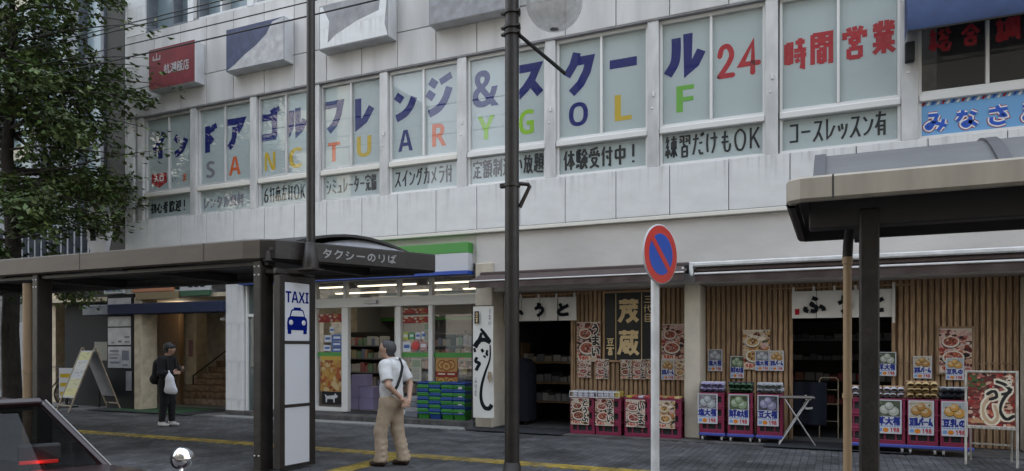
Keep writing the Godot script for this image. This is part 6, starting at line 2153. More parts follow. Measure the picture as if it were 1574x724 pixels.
func dolly_at(label: String, at: Vector3) -> void:
	var o := thing("dolly", label, "dolly", at, rng.randfn(0, 0.015), "blue dollies under the crates")
	ext_part("frame", Vector3(-0.22, 0.085, -0.19), Vector3(0.22, 0.135, 0.19), M.dolly, o, 0.008)
	for x in [-0.16, 0.16]:
		for z in [-0.14, 0.14]:
			var mb := MB.new()
			mb.tube([Vector3(x - 0.014, 0.04, z), Vector3(x + 0.014, 0.04, z)], 0.04, 12)
			mb.ext(Vector3(x - 0.022, 0.06, z - 0.02), Vector3(x + 0.022, 0.084, z + 0.02), 0.003)
			part("caster", mb.done(), M.caster, o)


func pack_at(called: String, label: String, at: Vector3, s: Vector3, m: Material, band: Material, group: String, turn := 0.0, soft := true) -> void:
	var o := thing(called, label, "packet", at, turn, group)
	var key := "pack %.3f %.3f %.3f %s" % [s.x, s.y, s.z, soft]
	if not mesh_cache.has(key):
		var mb := MB.new()
		if soft:
			# a filled bag: pillow with pinched ends
			mb.smooth(1)
			var P := func(u: float, v: float) -> Vector3:
				var k := pow(sin(PI * clampf(v, 0.04, 0.96)), 0.45)
				var a := u * TAU
				return Vector3(s.x * 0.5 * cos(a) * (0.75 + 0.25 * k), s.y * 0.5 + s.y * 0.5 * sin(a) * k, (v - 0.5) * s.z)
			for i in 10:
				for j in 8:
					mb.quad(P.call(i / 10.0, j / 8.0), P.call((i + 1) / 10.0, j / 8.0), P.call((i + 1) / 10.0, (j + 1) / 8.0), P.call(i / 10.0, (j + 1) / 8.0))
		else:
			mb.box(Vector3(0, s.y / 2, 0), s, 0.012)
		mesh_cache[key] = mb.done()
	part("wrapper", mesh_cache[key], m, o)
	ext_part("band", Vector3(-s.x * 0.505, s.y * 0.35, -s.z * 0.16), Vector3(s.x * 0.505, s.y * 1.005, s.z * 0.16), band, o, 0.006)


func shop_goods() -> void:
	var reds := [Color(0.55, 0.14, 0.10), Color(0.70, 0.34, 0.22), Color(0.40, 0.10, 0.08), Color(0.80, 0.62, 0.50), Color(0.62, 0.22, 0.18)]
	var browns := [Color(0.42, 0.26, 0.14), Color(0.55, 0.20, 0.12), Color(0.70, 0.55, 0.35), Color(0.30, 0.18, 0.10), Color(0.62, 0.36, 0.16)]
	var golds := [Color(0.72, 0.48, 0.22), Color(0.82, 0.64, 0.36), Color(0.55, 0.28, 0.14), Color(0.66, 0.18, 0.12), Color(0.78, 0.70, 0.58)]
	var pinks := [Color(0.72, 0.42, 0.36), Color(0.62, 0.22, 0.18), Color(0.80, 0.66, 0.58), Color(0.52, 0.30, 0.26), Color(0.82, 0.74, 0.68)]
	food_poster("food_a", 11, reds, "うまい")
	food_poster("food_b", 12, browns, "とうふ")
	food_poster("food_c", 13, pinks)
	food_poster("food_d", 14, golds)
	food_poster("food_e", 15, pinks, "いま")
	food_poster("food_f", 16, browns)
	food_poster("food_g", 17, reds)
	price_poster("price_a", 21, "塩大福", Color(0.70, 0.72, 0.74), Color(0.52, 0.50, 0.52))
	price_poster("price_b", 22, "海草の大福", Color(0.58, 0.66, 0.52), Color(0.36, 0.40, 0.28))
	price_poster("price_c", 23, "豆大福", Color(0.62, 0.60, 0.74), Color(0.30, 0.31, 0.36))
	price_poster("price_d", 24, "草大福", Color(0.74, 0.76, 0.70), Color(0.34, 0.38, 0.30))
	price_poster("price_e", 25, "豆乳バーム", Color(0.74, 0.54, 0.26), Color(0.78, 0.74, 0.66))
	price_poster("price_f", 26, "豆乳の", Color(0.86, 0.64, 0.30), Color(0.72, 0.74, 0.74))
	# left wall posters
	var z := -0.575
	poster("wall_poster", "tall red food poster with black brush writing between the left doorway and the name board", M.food_a, Vector3(-4.36, 1.72, z), 0.48, 0.77)
	poster("wall_poster", "small pink food sheet under the tall red poster", M.food_c, Vector3(-4.44, 1.20, z + 0.02), 0.27, 0.34)
	poster("wall_poster", "small pink food sheet right of the one under the tall red poster", M.food_e, Vector3(-4.08, 1.20, z + 0.02), 0.26, 0.38)
	poster("wall_poster", "left sheet of three under the black name board", M.food_b, Vector3(-3.61, 1.20, z + 0.02), 0.22, 0.36)
	poster("wall_poster", "middle sheet of three under the black name board", M.food_e, Vector3(-3.36, 1.20, z + 0.02), 0.245, 0.37)
	poster("wall_poster", "right sheet of three under the black name board, half behind the white pole", M.food_f, Vector3(-3.11, 1.21, z + 0.02), 0.235, 0.37)
	poster("wall_poster", "dark red food poster just left of the cream middle pillar", M.food_g, Vector3(-2.72, 1.71, z), 0.44, 0.67)
	poster("wall_poster", "left price sheet under the dark red poster by the middle pillar", M.price_e, Vector3(-2.82, 1.20, z + 0.02), 0.245, 0.37)
	poster("wall_poster", "right food sheet under the dark red poster by the middle pillar", M.food_d, Vector3(-2.58, 1.20, z + 0.02), 0.22, 0.37)
	# right wall posters
	poster("wall_poster", "price sheet for white sweets just right of the cream middle pillar", M.price_a, Vector3(-1.97, 1.38, z), 0.25, 0.39)
	poster("wall_poster", "price sheet for green sweets, second from the middle pillar", M.price_b, Vector3(-1.59, 1.26, z), 0.23, 0.39)
	poster("wall_poster", "gold and white food poster between two price sheets left of the right doorway", M.food_d, Vector3(-1.265, 1.57, z), 0.45, 0.70)
	poster("wall_poster", "price sheet overlapping the lower part of the gold food poster", M.price_a, Vector3(-1.165, 1.38, z + 0.02), 0.235, 0.35)
	poster("wall_poster", "yellow price sheet right of the gold food poster", M.price_e, Vector3(-0.925, 1.38, z + 0.02), 0.23, 0.35)
	poster("wall_poster", "price sheet for white sweets on the right side of the right doorway", M.price_d, Vector3(0.78 + 0.0, 1.34, z + 0.06), 0.26, 0.39)
	poster("wall_poster", "price sheet for golden sweets alone on the right slatted wall", M.price_e, Vector3(1.29, 1.29, z), 0.26, 0.36)
	poster("wall_poster", "dark red food poster in a frame at the right end of the slatted wall", M.food_g, Vector3(1.745, 1.56, z), 0.45, 0.70)
	poster("wall_poster", "price sheet overlapping the framed dark red poster at the right end", M.price_f, Vector3(1.735, 1.27, z + 0.02), 0.25, 0.35)

	var pf := thing("poster_frame", "brown wooden frame around the dark red poster at the right end", "frame", Vector3(1.745, 1.56, z))
	for q in [[-0.26, 0.35, 0.26, 0.385], [-0.26, -0.385, 0.26, -0.35], [-0.26, -0.349, -0.226, 0.349], [0.226, -0.349, 0.26, 0.349]]:
		ext_part("edge", Vector3(q[0], q[1], -0.01), Vector3(q[2], q[3], 0.012), M.slat3, pf, 0.004)
	# crates, left half: four stacks of three on the ground
	var lv := ["lowest", "middle", "top"]
	var ord := ["leftmost", "second", "third", "rightmost"]
	var lx := [-4.245, -3.75, -3.215, -2.68]
	for i in 4:
		for k in 3:
			crate_at("%s crimson crate of the %s stack left of the middle pillar" % [lv[k], ord[i]], Vector3(lx[i], 0.02 + k * 0.226, -0.03), "crimson crates in front of the shop", 1.17)
	var lp := ["food_b", "food_a", "food_e", "food_d"]
	var lpx := [-4.285, -3.815, -3.245, -2.69]
	for i in 4:
		poster("crate_poster", "food sheet hung on the %s crate stack left of the middle pillar" % ord[i], M[lp[i]], Vector3(lpx[i], 0.435, 0.165), 0.35 if i < 3 else 0.30, 0.49, "sheets hung on the crates")
	# crates, right half on dollies
	var rx := [-1.915, -1.455, -0.985, 0.335, 0.76, 1.185, 1.61]
	var rz := [-0.02, -0.02, -0.02, 0.33, 0.33, 0.33, 0.33]
	var rn := ["stack by the middle pillar", "middle stack left of the stool", "stack beside the stool", "stack behind the shelter post", "stack right of the shelter post", "stack with golden cakes", "stack beside the easel"]
	for i in 7:
		dolly_at("blue dolly under the crate " + rn[i], Vector3(rx[i], 0.018 if i < 3 else 0.018, rz[i]))
		for k in 3:
			crate_at("%s crimson crate of the %s" % [lv[k], rn[i]], Vector3(rx[i], 0.155 + k * 0.226, rz[i]), "crimson crates in front of the shop")
	var rp := ["price_a", "price_b", "price_c", "", "price_d", "price_e", "price_f"]
	var rpx := [-1.985, -1.475, -1.01, 0.0, 0.745, 1.165, 1.59]
	for i in 7:
		if rp[i] != "":
			poster("crate_poster", "price sheet hung on the crate " + rn[i], M[rp[i]], Vector3(rpx[i], 0.565, rz[i] + 0.195), 0.33, 0.51, "sheets hung on the crates")
	# packets on the crates
	var wh := mat("pack_white", lin(0.42, 0.42, 0.46), 0.35)
	var lil := mat("pack_lilac", lin(0.28, 0.24, 0.42), 0.35)
	var grn := mat("pack_green", lin(0.06, 0.13, 0.07), 0.35)
	var gry := mat("pack_grey", lin(0.26, 0.28, 0.29), 0.35)
	var yel := mat("pack_yellow", lin(0.42, 0.32, 0.06), 0.35)
	var brn := mat("pack_brown", lin(0.26, 0.16, 0.08), 0.4)
	var tanp := mat("pack_tan", lin(0.46, 0.34, 0.17), 0.4)
	var redp := mat("pack_red", lin(0.32, 0.05, 0.05), 0.4)
	var dark := mat("pack_dark", lin(0.02, 0.022, 0.035), 0.4)
	var spec := [
		[0, [wh, wh, wh, wh], dark, "dark banded packet"], [1, [wh, wh, wh, yel], dark, "dark banded packet"], [2, [yel, redp, wh, redp], redp, "red and white packet"], [3, [redp, brn, redp, tanp], yel, "red and brown packet"]]
	for q in spec:
		for j in 2:
			for k in 4:
				var nm: String = "%s %s, %s row on the %s crate stack left of the pillar" % [["first", "second", "third", "fourth"][k], q[3], "front" if j else "back", ord[q[0]]]
				pack_at("packet", nm, Vector3(lx[q[0]] - 0.155 + k * 0.105, 0.02 + 3 * 0.226 + 0.004, -0.12 + j * 0.17), Vector3(0.098, 0.055 if q[0] < 2 else 0.045, 0.15), q[1][k], q[2], "packets on the crates", 0.0, false)
				if q[0] < 2:
					pack_at("packet", nm.replace("row on", "upper row on"), Vector3(lx[q[0]] - 0.155 + k * 0.105, 0.02 + 3 * 0.226 + 0.061, -0.13 + j * 0.17), Vector3(0.095, 0.05, 0.145), q[1][k], q[2], "packets on the crates", 0.0, false)
	# wire rim at the first stack
	var rim := thing("wire_tray", "white wire tray edge on the leftmost crate stacks", "tray", Vector3(-4.0, 0.70, -0.02))
	var mb := MB.new()
	for y in [0.0, 0.1]:
		mb.tube([Vector3(-0.48, y, 0.2), Vector3(0.46, y, 0.2)], 0.008, 6)
		mb.tube([Vector3(-0.48, y, 0.2), Vector3(-0.48, y, -0.2)], 0.008, 6)
	for k in 10:
		mb.tube([Vector3(-0.48 + k * 0.1044, 0, 0.2), Vector3(-0.48 + k * 0.1044, 0.1, 0.2)], 0.005, 6)
	part("wire", mb.done(), M.white_paint, rim)
	var rs := [[0, lil, wh, "lilac bag"], [1, grn, dark, "dark green bag"], [2, gry, wh, "grey bag"], [4, wh, brn, "banded roll"], [5, tanp, brn, "golden cake"], [6, dark, gry, "black bag"], [3, wh, brn, "banded roll"]]
	for q in rs:
		var i: int = q[0]
		for lay in (3 if i == 5 else 2):
			for j in 2:
				for k in 4:
					var at := Vector3(rx[i] - 0.148 + k * 0.098 + rng.randfn(0, 0.006), 0.155 + 3 * 0.226 + 0.006 + lay * 0.082, rz[i] - 0.09 + j * 0.18)
					pack_at("packet", "%s %s, %s %s row, on the %s" % [["first", "second", "third", "fourth"][k], q[3], ["lower", "upper", "topmost"][lay], "front" if j else "back", rn[i]], at, Vector3(0.10, 0.098, 0.19), q[1], q[2], "packets on the crates", rng.randfn(0, 0.06), true)
	# folding stool
	var s := thing("folding_stool", "folding stool with a dark seat and thin steel legs by the right doorway", "stool", Vector3(-0.57, 0.03, 0.18), 0.12)
	ext_part("seat", Vector3(-0.27, 0.755, -0.15), Vector3(0.27, 0.785, 0.15), mat("stool_seat", lin(0.14, 0.12, 0.11), 0.6), s, 0.012)
	for zz in [-0.12, 0.12]:
		for q in [-1.0, 1.0]:
			mb = MB.new()
			mb.tube([Vector3(-0.19 * q, 0.75, zz * (1.0 if q > 0 else 0.86)), Vector3(0.27 * q, 0.005, zz * (1.0 if q > 0 else 0.86))], 0.011, 8)
			part("leg", mb.done(), M.steel, s)
	mb = MB.new()
	mb.tube([Vector3(0.27, 0.006, -0.12), Vector3(0.27, 0.006, 0.12)], 0.010, 8)
	mb.tube([Vector3(-0.27, 0.006, -0.103), Vector3(-0.27, 0.006, 0.103)], 0.010, 8)
	part("foot_bar", mb.done(), M.steel, s)
	# easel with the big poster
	var e := thing("easel_sign", "pale framed easel with a big red food poster and white brush strokes", "easel", Vector3(1.94, 0.0, 1.12), -0.16)
	var pz := Paint.new(160, 200, Color(0.46, 0.12, 0.08))
	var r := RandomNumberGenerator.new()
	r.seed = 44
	for i in 260:
		var cc: Color = reds[r.randi() % 5]
		pz.disc(r.randf(), r.randf(), r.randf_range(0.02, 0.12), r.randf_range(0.015, 0.06), cc.darkened(r.randf() * 0.5) if i % 2 else cc.lightened(r.randf() * 0.25))
	for i in 16:
		pz.disc(r.randf_range(0.02, 0.35), r.randf_range(0.02, 0.3), 0.05, 0.03, Color(0.28, 0.36, 0.16))
	var dr := func(pts: Array, th: float, c: Color) -> void:
		for i in pts.size() - 1:
			for k in 8:
				var a0: Vector2 = (pts[i] as Vector2).cubic_interpolate(pts[i + 1], pts[maxi(i - 1, 0)], pts[mini(i + 2, pts.size() - 1)], k / 8.0)
				var a1: Vector2 = (pts[i] as Vector2).cubic_interpolate(pts[i + 1], pts[maxi(i - 1, 0)], pts[mini(i + 2, pts.size() - 1)], (k + 1) / 8.0)
				pz.line(a0, a1, th, c)
	var sw := [[Vector2(0.62, 0.16), Vector2(0.80, 0.22), Vector2(0.90, 0.34), Vector2(0.74, 0.40)], [Vector2(0.92, 0.30), Vector2(0.74, 0.52), Vector2(0.70, 0.72), Vector2(0.82, 0.86), Vector2(0.97, 0.80)], [Vector2(0.52, 0.42), Vector2(0.34, 0.62), Vector2(0.36, 0.84), Vector2(0.52, 0.94), Vector2(0.64, 0.82), Vector2(0.58, 0.62)], [Vector2(0.42, 0.40), Vector2(0.56, 0.34), Vector2(0.62, 0.44), Vector2(0.48, 0.50)]]
	for i in 70:
		var c2: Color = [Color(0.92, 0.86, 0.76), Color(0.82, 0.52, 0.42), Color(0.16, 0.05, 0.04), Color(0.66, 0.10, 0.07)][i % 4]
		pz.disc(r.randf(), r.randf(), r.randf_range(0.015, 0.06), r.randf_range(0.01, 0.03), c2)
	for w in sw:
		dr.call(w, 0.13, Color(0.94, 0.90, 0.80))
	for w in sw:
		dr.call(w, 0.06, Color(0.05, 0.04, 0.04) if w != sw[2] else Color(0.80, 0.68, 0.54))
	paint_text(pz, "大豆", 0.82, 0.03, 0.14, 0.24, 0.03, Color(0.9, 0.86, 0.78), true)
	pz.rect(0.06, 0.90, 0.3, 0.05, Color(0.78, 0.60, 0.42))
	pz.grain(8, 0.10)
	print_mat("easel_print", pz)
	var tilt := Basis(Vector3.RIGHT, -0.10)
	var board := part("poster", sheet(0.53, 0.72, 0.008), M.easel_print, e)
	board.transform = Transform3D(tilt, Vector3(0, 0.90, 0.02))
	var fb := MB.new()
	for q in [[-0.29, 0.1, 0.0], [0.29, 0.1, 0.0]]:
		fb.bar(Vector3(q[0], 0.0, 0.115), Vector3(q[0], 1.29, -0.015), 0.03, 0.03, 0.005, Vector3.BACK)
	part("front_leg", fb.done(), M.pale_frame, e)
	fb = MB.new()
	fb.bar(Vector3(-0.275, 1.275, -0.013), Vector3(0.275, 1.275, -0.013), 0.03, 0.028, 0.005)
	fb.bar(Vector3(-0.275, 0.52, 0.064), Vector3(0.275, 0.52, 0.064), 0.03, 0.045, 0.005)
	part("cross_bar", fb.done(), M.pale_frame, e)
	fb = MB.new()
	for x in [-0.24, 0.24]:
		fb.bar(Vector3(x, 0.0, -0.42), Vector3(x, 1.22, -0.03), 0.025, 0.025, 0.004, Vector3.BACK)
	fb.bar(Vector3(-0.24, 0.25, -0.34), Vector3(0.24, 0.25, -0.34), 0.02, 0.02)
	part("back_leg", fb.done(), M.pale_frame, e)


# ------------------------------------------------------------------ boards on the left, half behind the car
func left_side_things() -> void:
	var p := Paint.new(100, 200, Color(0.66, 0.66, 0.62))
	var r := RandomNumberGenerator.new()
	r.seed = 9
	for k in 5:
		p.rect(0.06, 0.03 + k * 0.19, 0.88, 0.17, [Color(0.72, 0.70, 0.30), Color(0.68, 0.68, 0.66), Color(0.62, 0.64, 0.66), Color(0.70, 0.68, 0.40), Color(0.74, 0.70, 0.22)][k])
		for i in 9:
			p.rect(r.randf_range(0.1, 0.7), 0.04 + k * 0.19 + r.randf() * 0.13, r.randf_range(0.06, 0.24), 0.014, Color(0.25, 0.25, 0.26) if i % 2 else Color(0.5, 0.45, 0.3))
	print_mat("board_print", p)
	var a := thing("folding_board", "large folding board with yellow and white sheets left of the entrance", "sandwich board", Vector3(-17.35, 0.015, 0.5), -0.2)
	for s in [-1.0, 1.0]:
		var tl := Basis(Vector3.RIGHT, -0.36 * s)
		var pn := part("panel", sheet(0.66, 1.25, 0.02) if s > 0 else box_mesh(Vector3(0.66, 1.25, 0.02), 0.004), M.board_print if s > 0 else M.board_grey, a)
		pn.transform = Transform3D(tl, Vector3(0, 0.93, 0.26 * s))
		var lg := MB.new()
		for x in [-0.34, 0.34]:
			lg.bar(Vector3(x, 0.0, 0.62 * s), Vector3(x, 1.60, 0.012 * s), 0.03, 0.03, 0.004, Vector3.RIGHT)
		lg.bar(Vector3(-0.34, 0.16, 0.56 * s), Vector3(0.34, 0.16, 0.56 * s), 0.02, 0.03)
		part("leg", lg.done(), M.pale_wood, a)
	var b := thing("small_board", "small white and yellow board behind the large folding board", "sandwich board", Vector3(-18.7, 0.015, 0.2), 0.3)
	ext_part("panel", Vector3(-0.2, 0.25, -0.02), Vector3(0.2, 1.05, 0.0), M.sign_white, b, 0.006)
	for k in 3:
		ext_part("yellow_print", Vector3(-0.16, 0.32 + k * 0.24, 0.001), Vector3(0.16, 0.42 + k * 0.24, 0.004), M.yellow_vinyl, b)
	ext_part("post", Vector3(-0.02, 0.0, -0.06), Vector3(0.02, 1.0, -0.021), M.black_board, b)
	ext_part("foot", Vector3(-0.22, 0.0, -0.2), Vector3(0.22, 0.03, 0.16), M.rubber, b, 0.008)
	var c := thing("top_board", "small brown picture board leaning behind the large folding board", "board", Vector3(-17.7, 0.015, -0.25), 0.2)
	ext_part("panel", Vector3(-0.4, 1.25, -0.02), Vector3(0.4, 1.75, 0.0), M.board_print, c, 0.006)
	ext_part("leg", Vector3(-0.3, 0.0, -0.06), Vector3(-0.26, 1.3, -0.021), M.black_board, c)
	ext_part("leg", Vector3(0.26, 0.0, -0.06), Vector3(0.3, 1.3, -0.021), M.black_board, c)
	# a parked bicycle's front wheel and bars behind the boards
	var k := thing("bicycle", "dark bicycle parked against the black sign wall behind the boards", "bicycle", Vector3(-19.6, 0.015, 0.1), 0.25)
	for x in [-0.5, 0.52]:
		var mb := MB.new()
		var ring := []
		for i in 25:
			ring.append(Vector3(x + 0.31 * cos(i * TAU / 24), 0.33 + 0.31 * sin(i * TAU / 24), 0))
		mb.tube(ring, 0.02, 8)
		var w := part("wheel", mb.done(), M.rubber, k)
		var sp := MB.new()
		for i in 12:
			sp.tube([Vector3(x, 0.33, 0), Vector3(x + 0.3 * cos(i * TAU / 12), 0.33 + 0.3 * sin(i * TAU / 12), 0)], 0.003, 4)
		part("spoke", sp.done(), M.steel, w)
	var mb := MB.new()
	mb.tube([Vector3(0.52, 0.33, 0), Vector3(0.36, 0.98, 0)], 0.016, 8)
	mb.tube([Vector3(0.40, 0.82, 0), Vector3(-0.05, 0.30, 0), Vector3(-0.22, 0.80, 0)], 0.018, 8)
	mb.tube([Vector3(-0.05, 0.30, 0), Vector3(-0.5, 0.33, 0), Vector3(-0.2, 0.74, 0)], 0.011, 8)
	part("frame", mb.done(), M.black_gloss, k)
	mb = MB.new()
	mb.tube([Vector3(0.36, 0.98, 0), Vector3(0.34, 1.06, 0), Vector3(0.22, 1.08, 0.26)], 0.012, 8)
	mb.tube([Vector3(0.34, 1.06, 0), Vector3(0.22, 1.08, -0.26)], 0.012, 8)
	part("handlebar", mb.done(), M.steel, k)
	mb = MB.new()
	mb.box(Vector3(-0.23, 0.84, 0), Vector3(0.24, 0.07, 0.15), 0.025)
	part("saddle", mb.done(), M.rubber, k)
	mb = MB.new()
	mb.ext(Vector3(0.5, 0.78, -0.17), Vector3(0.8, 1.0, 0.17), 0.02)
	part("basket", mb.done(), M.far_dark, k)


# ------------------------------------------------------------------ the taxi at the kerb: only its windscreen corner and wing mirror reach into the view
func car() -> void:
	var c := thing("parked_car", "dark maroon saloon with a red lit sign behind its windscreen at bottom left", "car", Vector3(-5.25, -0.15, 10.33))
	# body: cross-sections along x (nose at +x)
	var stn := [
		# x, half width, sill height, shoulder height, top height
		[-2.35, 0.70, 0.42, 0.62, 0.70], [-2.28, 0.80, 0.32, 0.78, 0.90], [-1.9, 0.84, 0.24, 0.88, 0.98], [-1.2, 0.85, 0.22, 0.92, 1.0], [-0.4, 0.85, 0.22, 0.93, 0.98],
		[0.5, 0.85, 0.22, 0.93, 0.98], [0.98, 0.85, 0.22, 0.96, 1.02], [1.3, 0.845, 0.22, 0.955, 1.01], [1.8, 0.835, 0.22, 0.91, 0.965], [2.15, 0.80, 0.26, 0.80, 0.87], [2.32, 0.74, 0.34, 0.66, 0.76], [2.38, 0.66, 0.42, 0.60, 0.66],
	]
	var ring := func(s: Array) -> Array:
		var x: float = s[0]
		var w: float = s[1]
		var out := []
		var half := [Vector2(0.55, s[2]), Vector2(0.93, s[2] + 0.04), Vector2(0.985, lerpf(s[2], s[3], 0.35)), Vector2(1.0, lerpf(s[2], s[3], 0.75)), Vector2(0.97, s[3]), Vector2(0.88, lerpf(s[3], s[4], 0.75)), Vector2(0.5, s[4] + 0.004), Vector2(0.0, s[4] + 0.012)]
		for p in half:
			out.append(Vector3(x, p.y, p.x * w))
		for i in range(half.size() - 2, -1, -1):
			out.append(Vector3(x, half[i].y, -half[i].x * w))
		return out
	var mb := MB.new()
	mb.smooth(1)
	var prev: Array = ring.call(stn[0])
	for i in range(1, stn.size()):
		var cur: Array = ring.call(stn[i])
		for k in prev.size():
			var k2 := (k + 1) % prev.size()
			mb.out([prev[k], prev[k2], cur[k2], cur[k]], Vector3((prev[0].x + cur[0].x) / 2, 0.55, 0))
		prev = cur
	mb.smooth(-1)
	for e in [0, stn.size() - 1]:
		var r: Array = ring.call(stn[e])
		for k in range(1, r.size() - 1):
			mb.out([r[0], r[k], r[k + 1]], Vector3(0, 0.5, 0))
	part("body", mb.done(), M.car_paint, c)
	# cabin: roof skin, pillars, windows
	var roof := MB.new()
	roof.smooth(1)
	var R := func(u: float, v: float) -> Vector3:
		var x := lerpf(-1.15, 0.56, u)
		var z := lerpf(-0.60, 0.60, v)
		return Vector3(x, 1.385 + 0.055 * sin(PI * clampf(u, 0.0, 1.0)) + 0.05 * (1.0 - pow(absf(z) / 0.6, 3.0)), z)
	for i in 10:
		for j in 10:
			roof.quad(R.call(i / 10.0, (j + 1) / 10.0), R.call((i + 1) / 10.0, (j + 1) / 10.0), R.call((i + 1) / 10.0, j / 10.0), R.call(i / 10.0, j / 10.0))
	part("roof", roof.done(), M.car_paint, c)
	var lining := MB.new()
	lining.ext(Vector3(-1.12, 1.35, -0.57), Vector3(0.54, 1.38, 0.57))
	part("roof_lining", lining.done(), M.car_inside, c)
	for s in [-1.0, 1.0]:
		mb = MB.new()
		mb.bar(Vector3(1.0, 0.97, 0.755 * s), Vector3(0.56, 1.39, 0.61 * s), 0.04, 0.045, 0.014)
		part("pillar", mb.done(), M.car_paint, c)
		mb = MB.new()
		mb.bar(Vector3(1.005, 0.985, 0.755 * s + 0.018 * s), Vector3(0.56, 1.412, 0.61 * s + 0.018 * s), 0.006, 0.012, 0.002)
		part("trim_strip", mb.done(), M.caster, c)
		mb = MB.new()
		mb.bar(Vector3(-0.28, 0.95, 0.79 * s), Vector3(-0.24, 1.39, 0.62 * s), 0.05, 0.08, 0.01)
		part("pillar", mb.done(), M.car_paint, c)
		mb = MB.new()
		mb.bar(Vector3(-1.65, 0.97, 0.74 * s), Vector3(-1.13, 1.39, 0.60 * s), 0.06, 0.14, 0.012)
		part("pillar", mb.done(), M.car_paint, c)
		mb = MB.new()
		mb.bar(Vector3(-1.14, 1.388, 0.605 * s), Vector3(0.57, 1.388, 0.605 * s), 0.05, 0.04, 0.012)
		part("roof_rail", mb.done(), M.car_paint, c)
		mb = MB.new()
		mb.out([Vector3(0.95, 0.96, 0.775 * s), Vector3(-0.26, 0.94, 0.785 * s), Vector3(-0.24, 1.37, 0.615 * s), Vector3(0.55, 1.37, 0.61 * s)], Vector3.ZERO)
		part("side_window", mb.done(), M.car_glass, c)
		mb = MB.new()
		mb.out([Vector3(-0.32, 0.94, 0.785 * s), Vector3(-1.58, 0.96, 0.75 * s), Vector3(-1.1, 1.37, 0.605 * s), Vector3(-0.28, 1.37, 0.615 * s)], Vector3.ZERO)
		part("side_window", mb.done(), M.car_glass, c)
		# fender mirror on a stalk
		var mm := Node3D.new()
		mm.name = "wing_mirror"
		c.add_child(mm, true)
		mb = MB.new()
		mb.tube([Vector3(1.62, 0.88, 0.74 * s), Vector3(1.615, 0.96, 0.77 * s), Vector3(1.605, 1.04, 0.80 * s)], [0.022, 0.014, 0.014], 10)
		part("stalk", mb.done(), M.chrome, mm)
		mb = MB.new()
		var prof := []
		for k in 9:
			prof.append(Vector2(0.068 * sin(PI * 0.5 * k / 8.0), -0.075 + 0.09 * (1.0 - cos(PI * 0.5 * k / 8.0)) * 0.9))
		prof[0].x = 0.0
		mb.lathe(prof, Vector3(1.60, 1.075, 0.80 * s), 18, Basis(Vector3(0, 0, 1), Vector3(-1, 0, 0), Vector3(0, -1, 0)))
		part("shell", mb.done(), M.chrome, mm)
		mb = MB.new()
		mb.tube([Vector3(1.594, 1.075, 0.80 * s), Vector3(1.575, 1.075, 0.80 * s)], 0.069, 18)
		part("mirror_rim", mb.done(), M.rubber, mm)
		# lamps
		mb = MB.new()
		mb.box(Vector3(2.36, 0.66, 0.52 * s), Vector3(0.06, 0.14, 0.26), 0.02)
		part("headlight", mb.done(), M.chrome, c)
	var scr := MB.new()
	scr.smooth(1)
	for j in 8:
		var z0 := lerpf(-0.74, 0.74, j / 8.0)
		var z1 := lerpf(-0.74, 0.74, (j + 1) / 8.0)
		var b0 := 0.09 * (1.0 - pow(absf(z0) / 0.74, 2.0))
		var b1 := 0.09 * (1.0 - pow(absf(z1) / 0.74, 2.0))
		scr.quad(Vector3(0.985 + b0, 0.975, z0), Vector3(0.56 + b0 * 0.4, 1.40, z0 * 0.81), Vector3(0.56 + b1 * 0.4, 1.40, z1 * 0.81), Vector3(0.985 + b1, 0.975, z1))
	var ws := mat("windscreen", Color(0.03, 0.038, 0.038, 0.32), 0.0)
	ws.transparency = BaseMaterial3D.TRANSPARENCY_ALPHA
	ws.metallic_specular = 0.27
	part("windscreen", scr.done(), ws, c)
	mb = MB.new()
	mb.bar(Vector3(0.585, 1.405, -0.58), Vector3(0.60, 1.418, 0.0), 0.09, 0.05, 0.02)
	mb.bar(Vector3(0.60, 1.418, 0.0), Vector3(0.585, 1.405, 0.58), 0.09, 0.05, 0.02)
	part("header_rail", mb.done(), M.car_paint, c)
	mb = MB.new()
	mb.box(Vector3(0.52, 1.28, 0), Vector3(0.04, 0.07, 0.24), 0.015)
	mb.box(Vector3(0.55, 1.33, 0), Vector3(0.03, 0.08, 0.03), 0.005)
	part("inside_mirror", mb.done(), M.rubber, c)
	mb = MB.new()
	mb.out([Vector3(-1.68, 0.99, -0.70), Vector3(-1.68, 0.99, 0.70), Vector3(-1.14, 1.39, 0.57), Vector3(-1.14, 1.39, -0.57)], Vector3.ZERO)
	part("rear_window", mb.done(), M.car_glass, c)
	# inside: dashboard, seats, headrests, sign
	mb = MB.new()
	mb.box(Vector3(0.78, 0.88, 0), Vector3(0.42, 0.16, 1.40), 0.05)
	part("dashboard", mb.done(), M.car_inside, c)
	mb = MB.new()
	mb.ext(Vector3(-1.7, 0.3, -0.76), Vector3(0.9, 0.45, 0.76))
	part("cabin_floor", mb.done(), M.car_inside, c)
	for z in [-0.36, 0.36]:
		mb = MB.new()
		mb.box(Vector3(0.0, 0.58, z), Vector3(0.5, 0.2, 0.48), 0.06)
		mb.box(Vector3(-0.30, 0.88, z), Vector3(0.14, 0.62, 0.46), 0.06, Basis(Vector3.BACK, 0.18))
		mb.box(Vector3(-0.37, 1.27, z), Vector3(0.09, 0.16, 0.26), 0.035, Basis(Vector3.BACK, 0.1))
		part("seat", mb.done(), M.car_seat, c)
	mb = MB.new()
	mb.box(Vector3(-1.1, 0.62, 0), Vector3(0.5, 0.2, 1.3), 0.06)
	mb.box(Vector3(-1.36, 0.92, 0), Vector3(0.15, 0.6, 1.3), 0.06, Basis(Vector3.BACK, 0.25))
	part("seat", mb.done(), M.car_seat, c)
	var sg := Node3D.new()
	sg.name = "roof_light_sign"
	sg.name = "dash_sign"
	c.add_child(sg, true)
	sg.position = Vector3(0.83, 1.0, -0.42)
	sg.rotation.y = -0.6
	mb = MB.new()
	mb.box(Vector3(0, 0.105, 0), Vector3(0.08, 0.12, 0.22), 0.012)
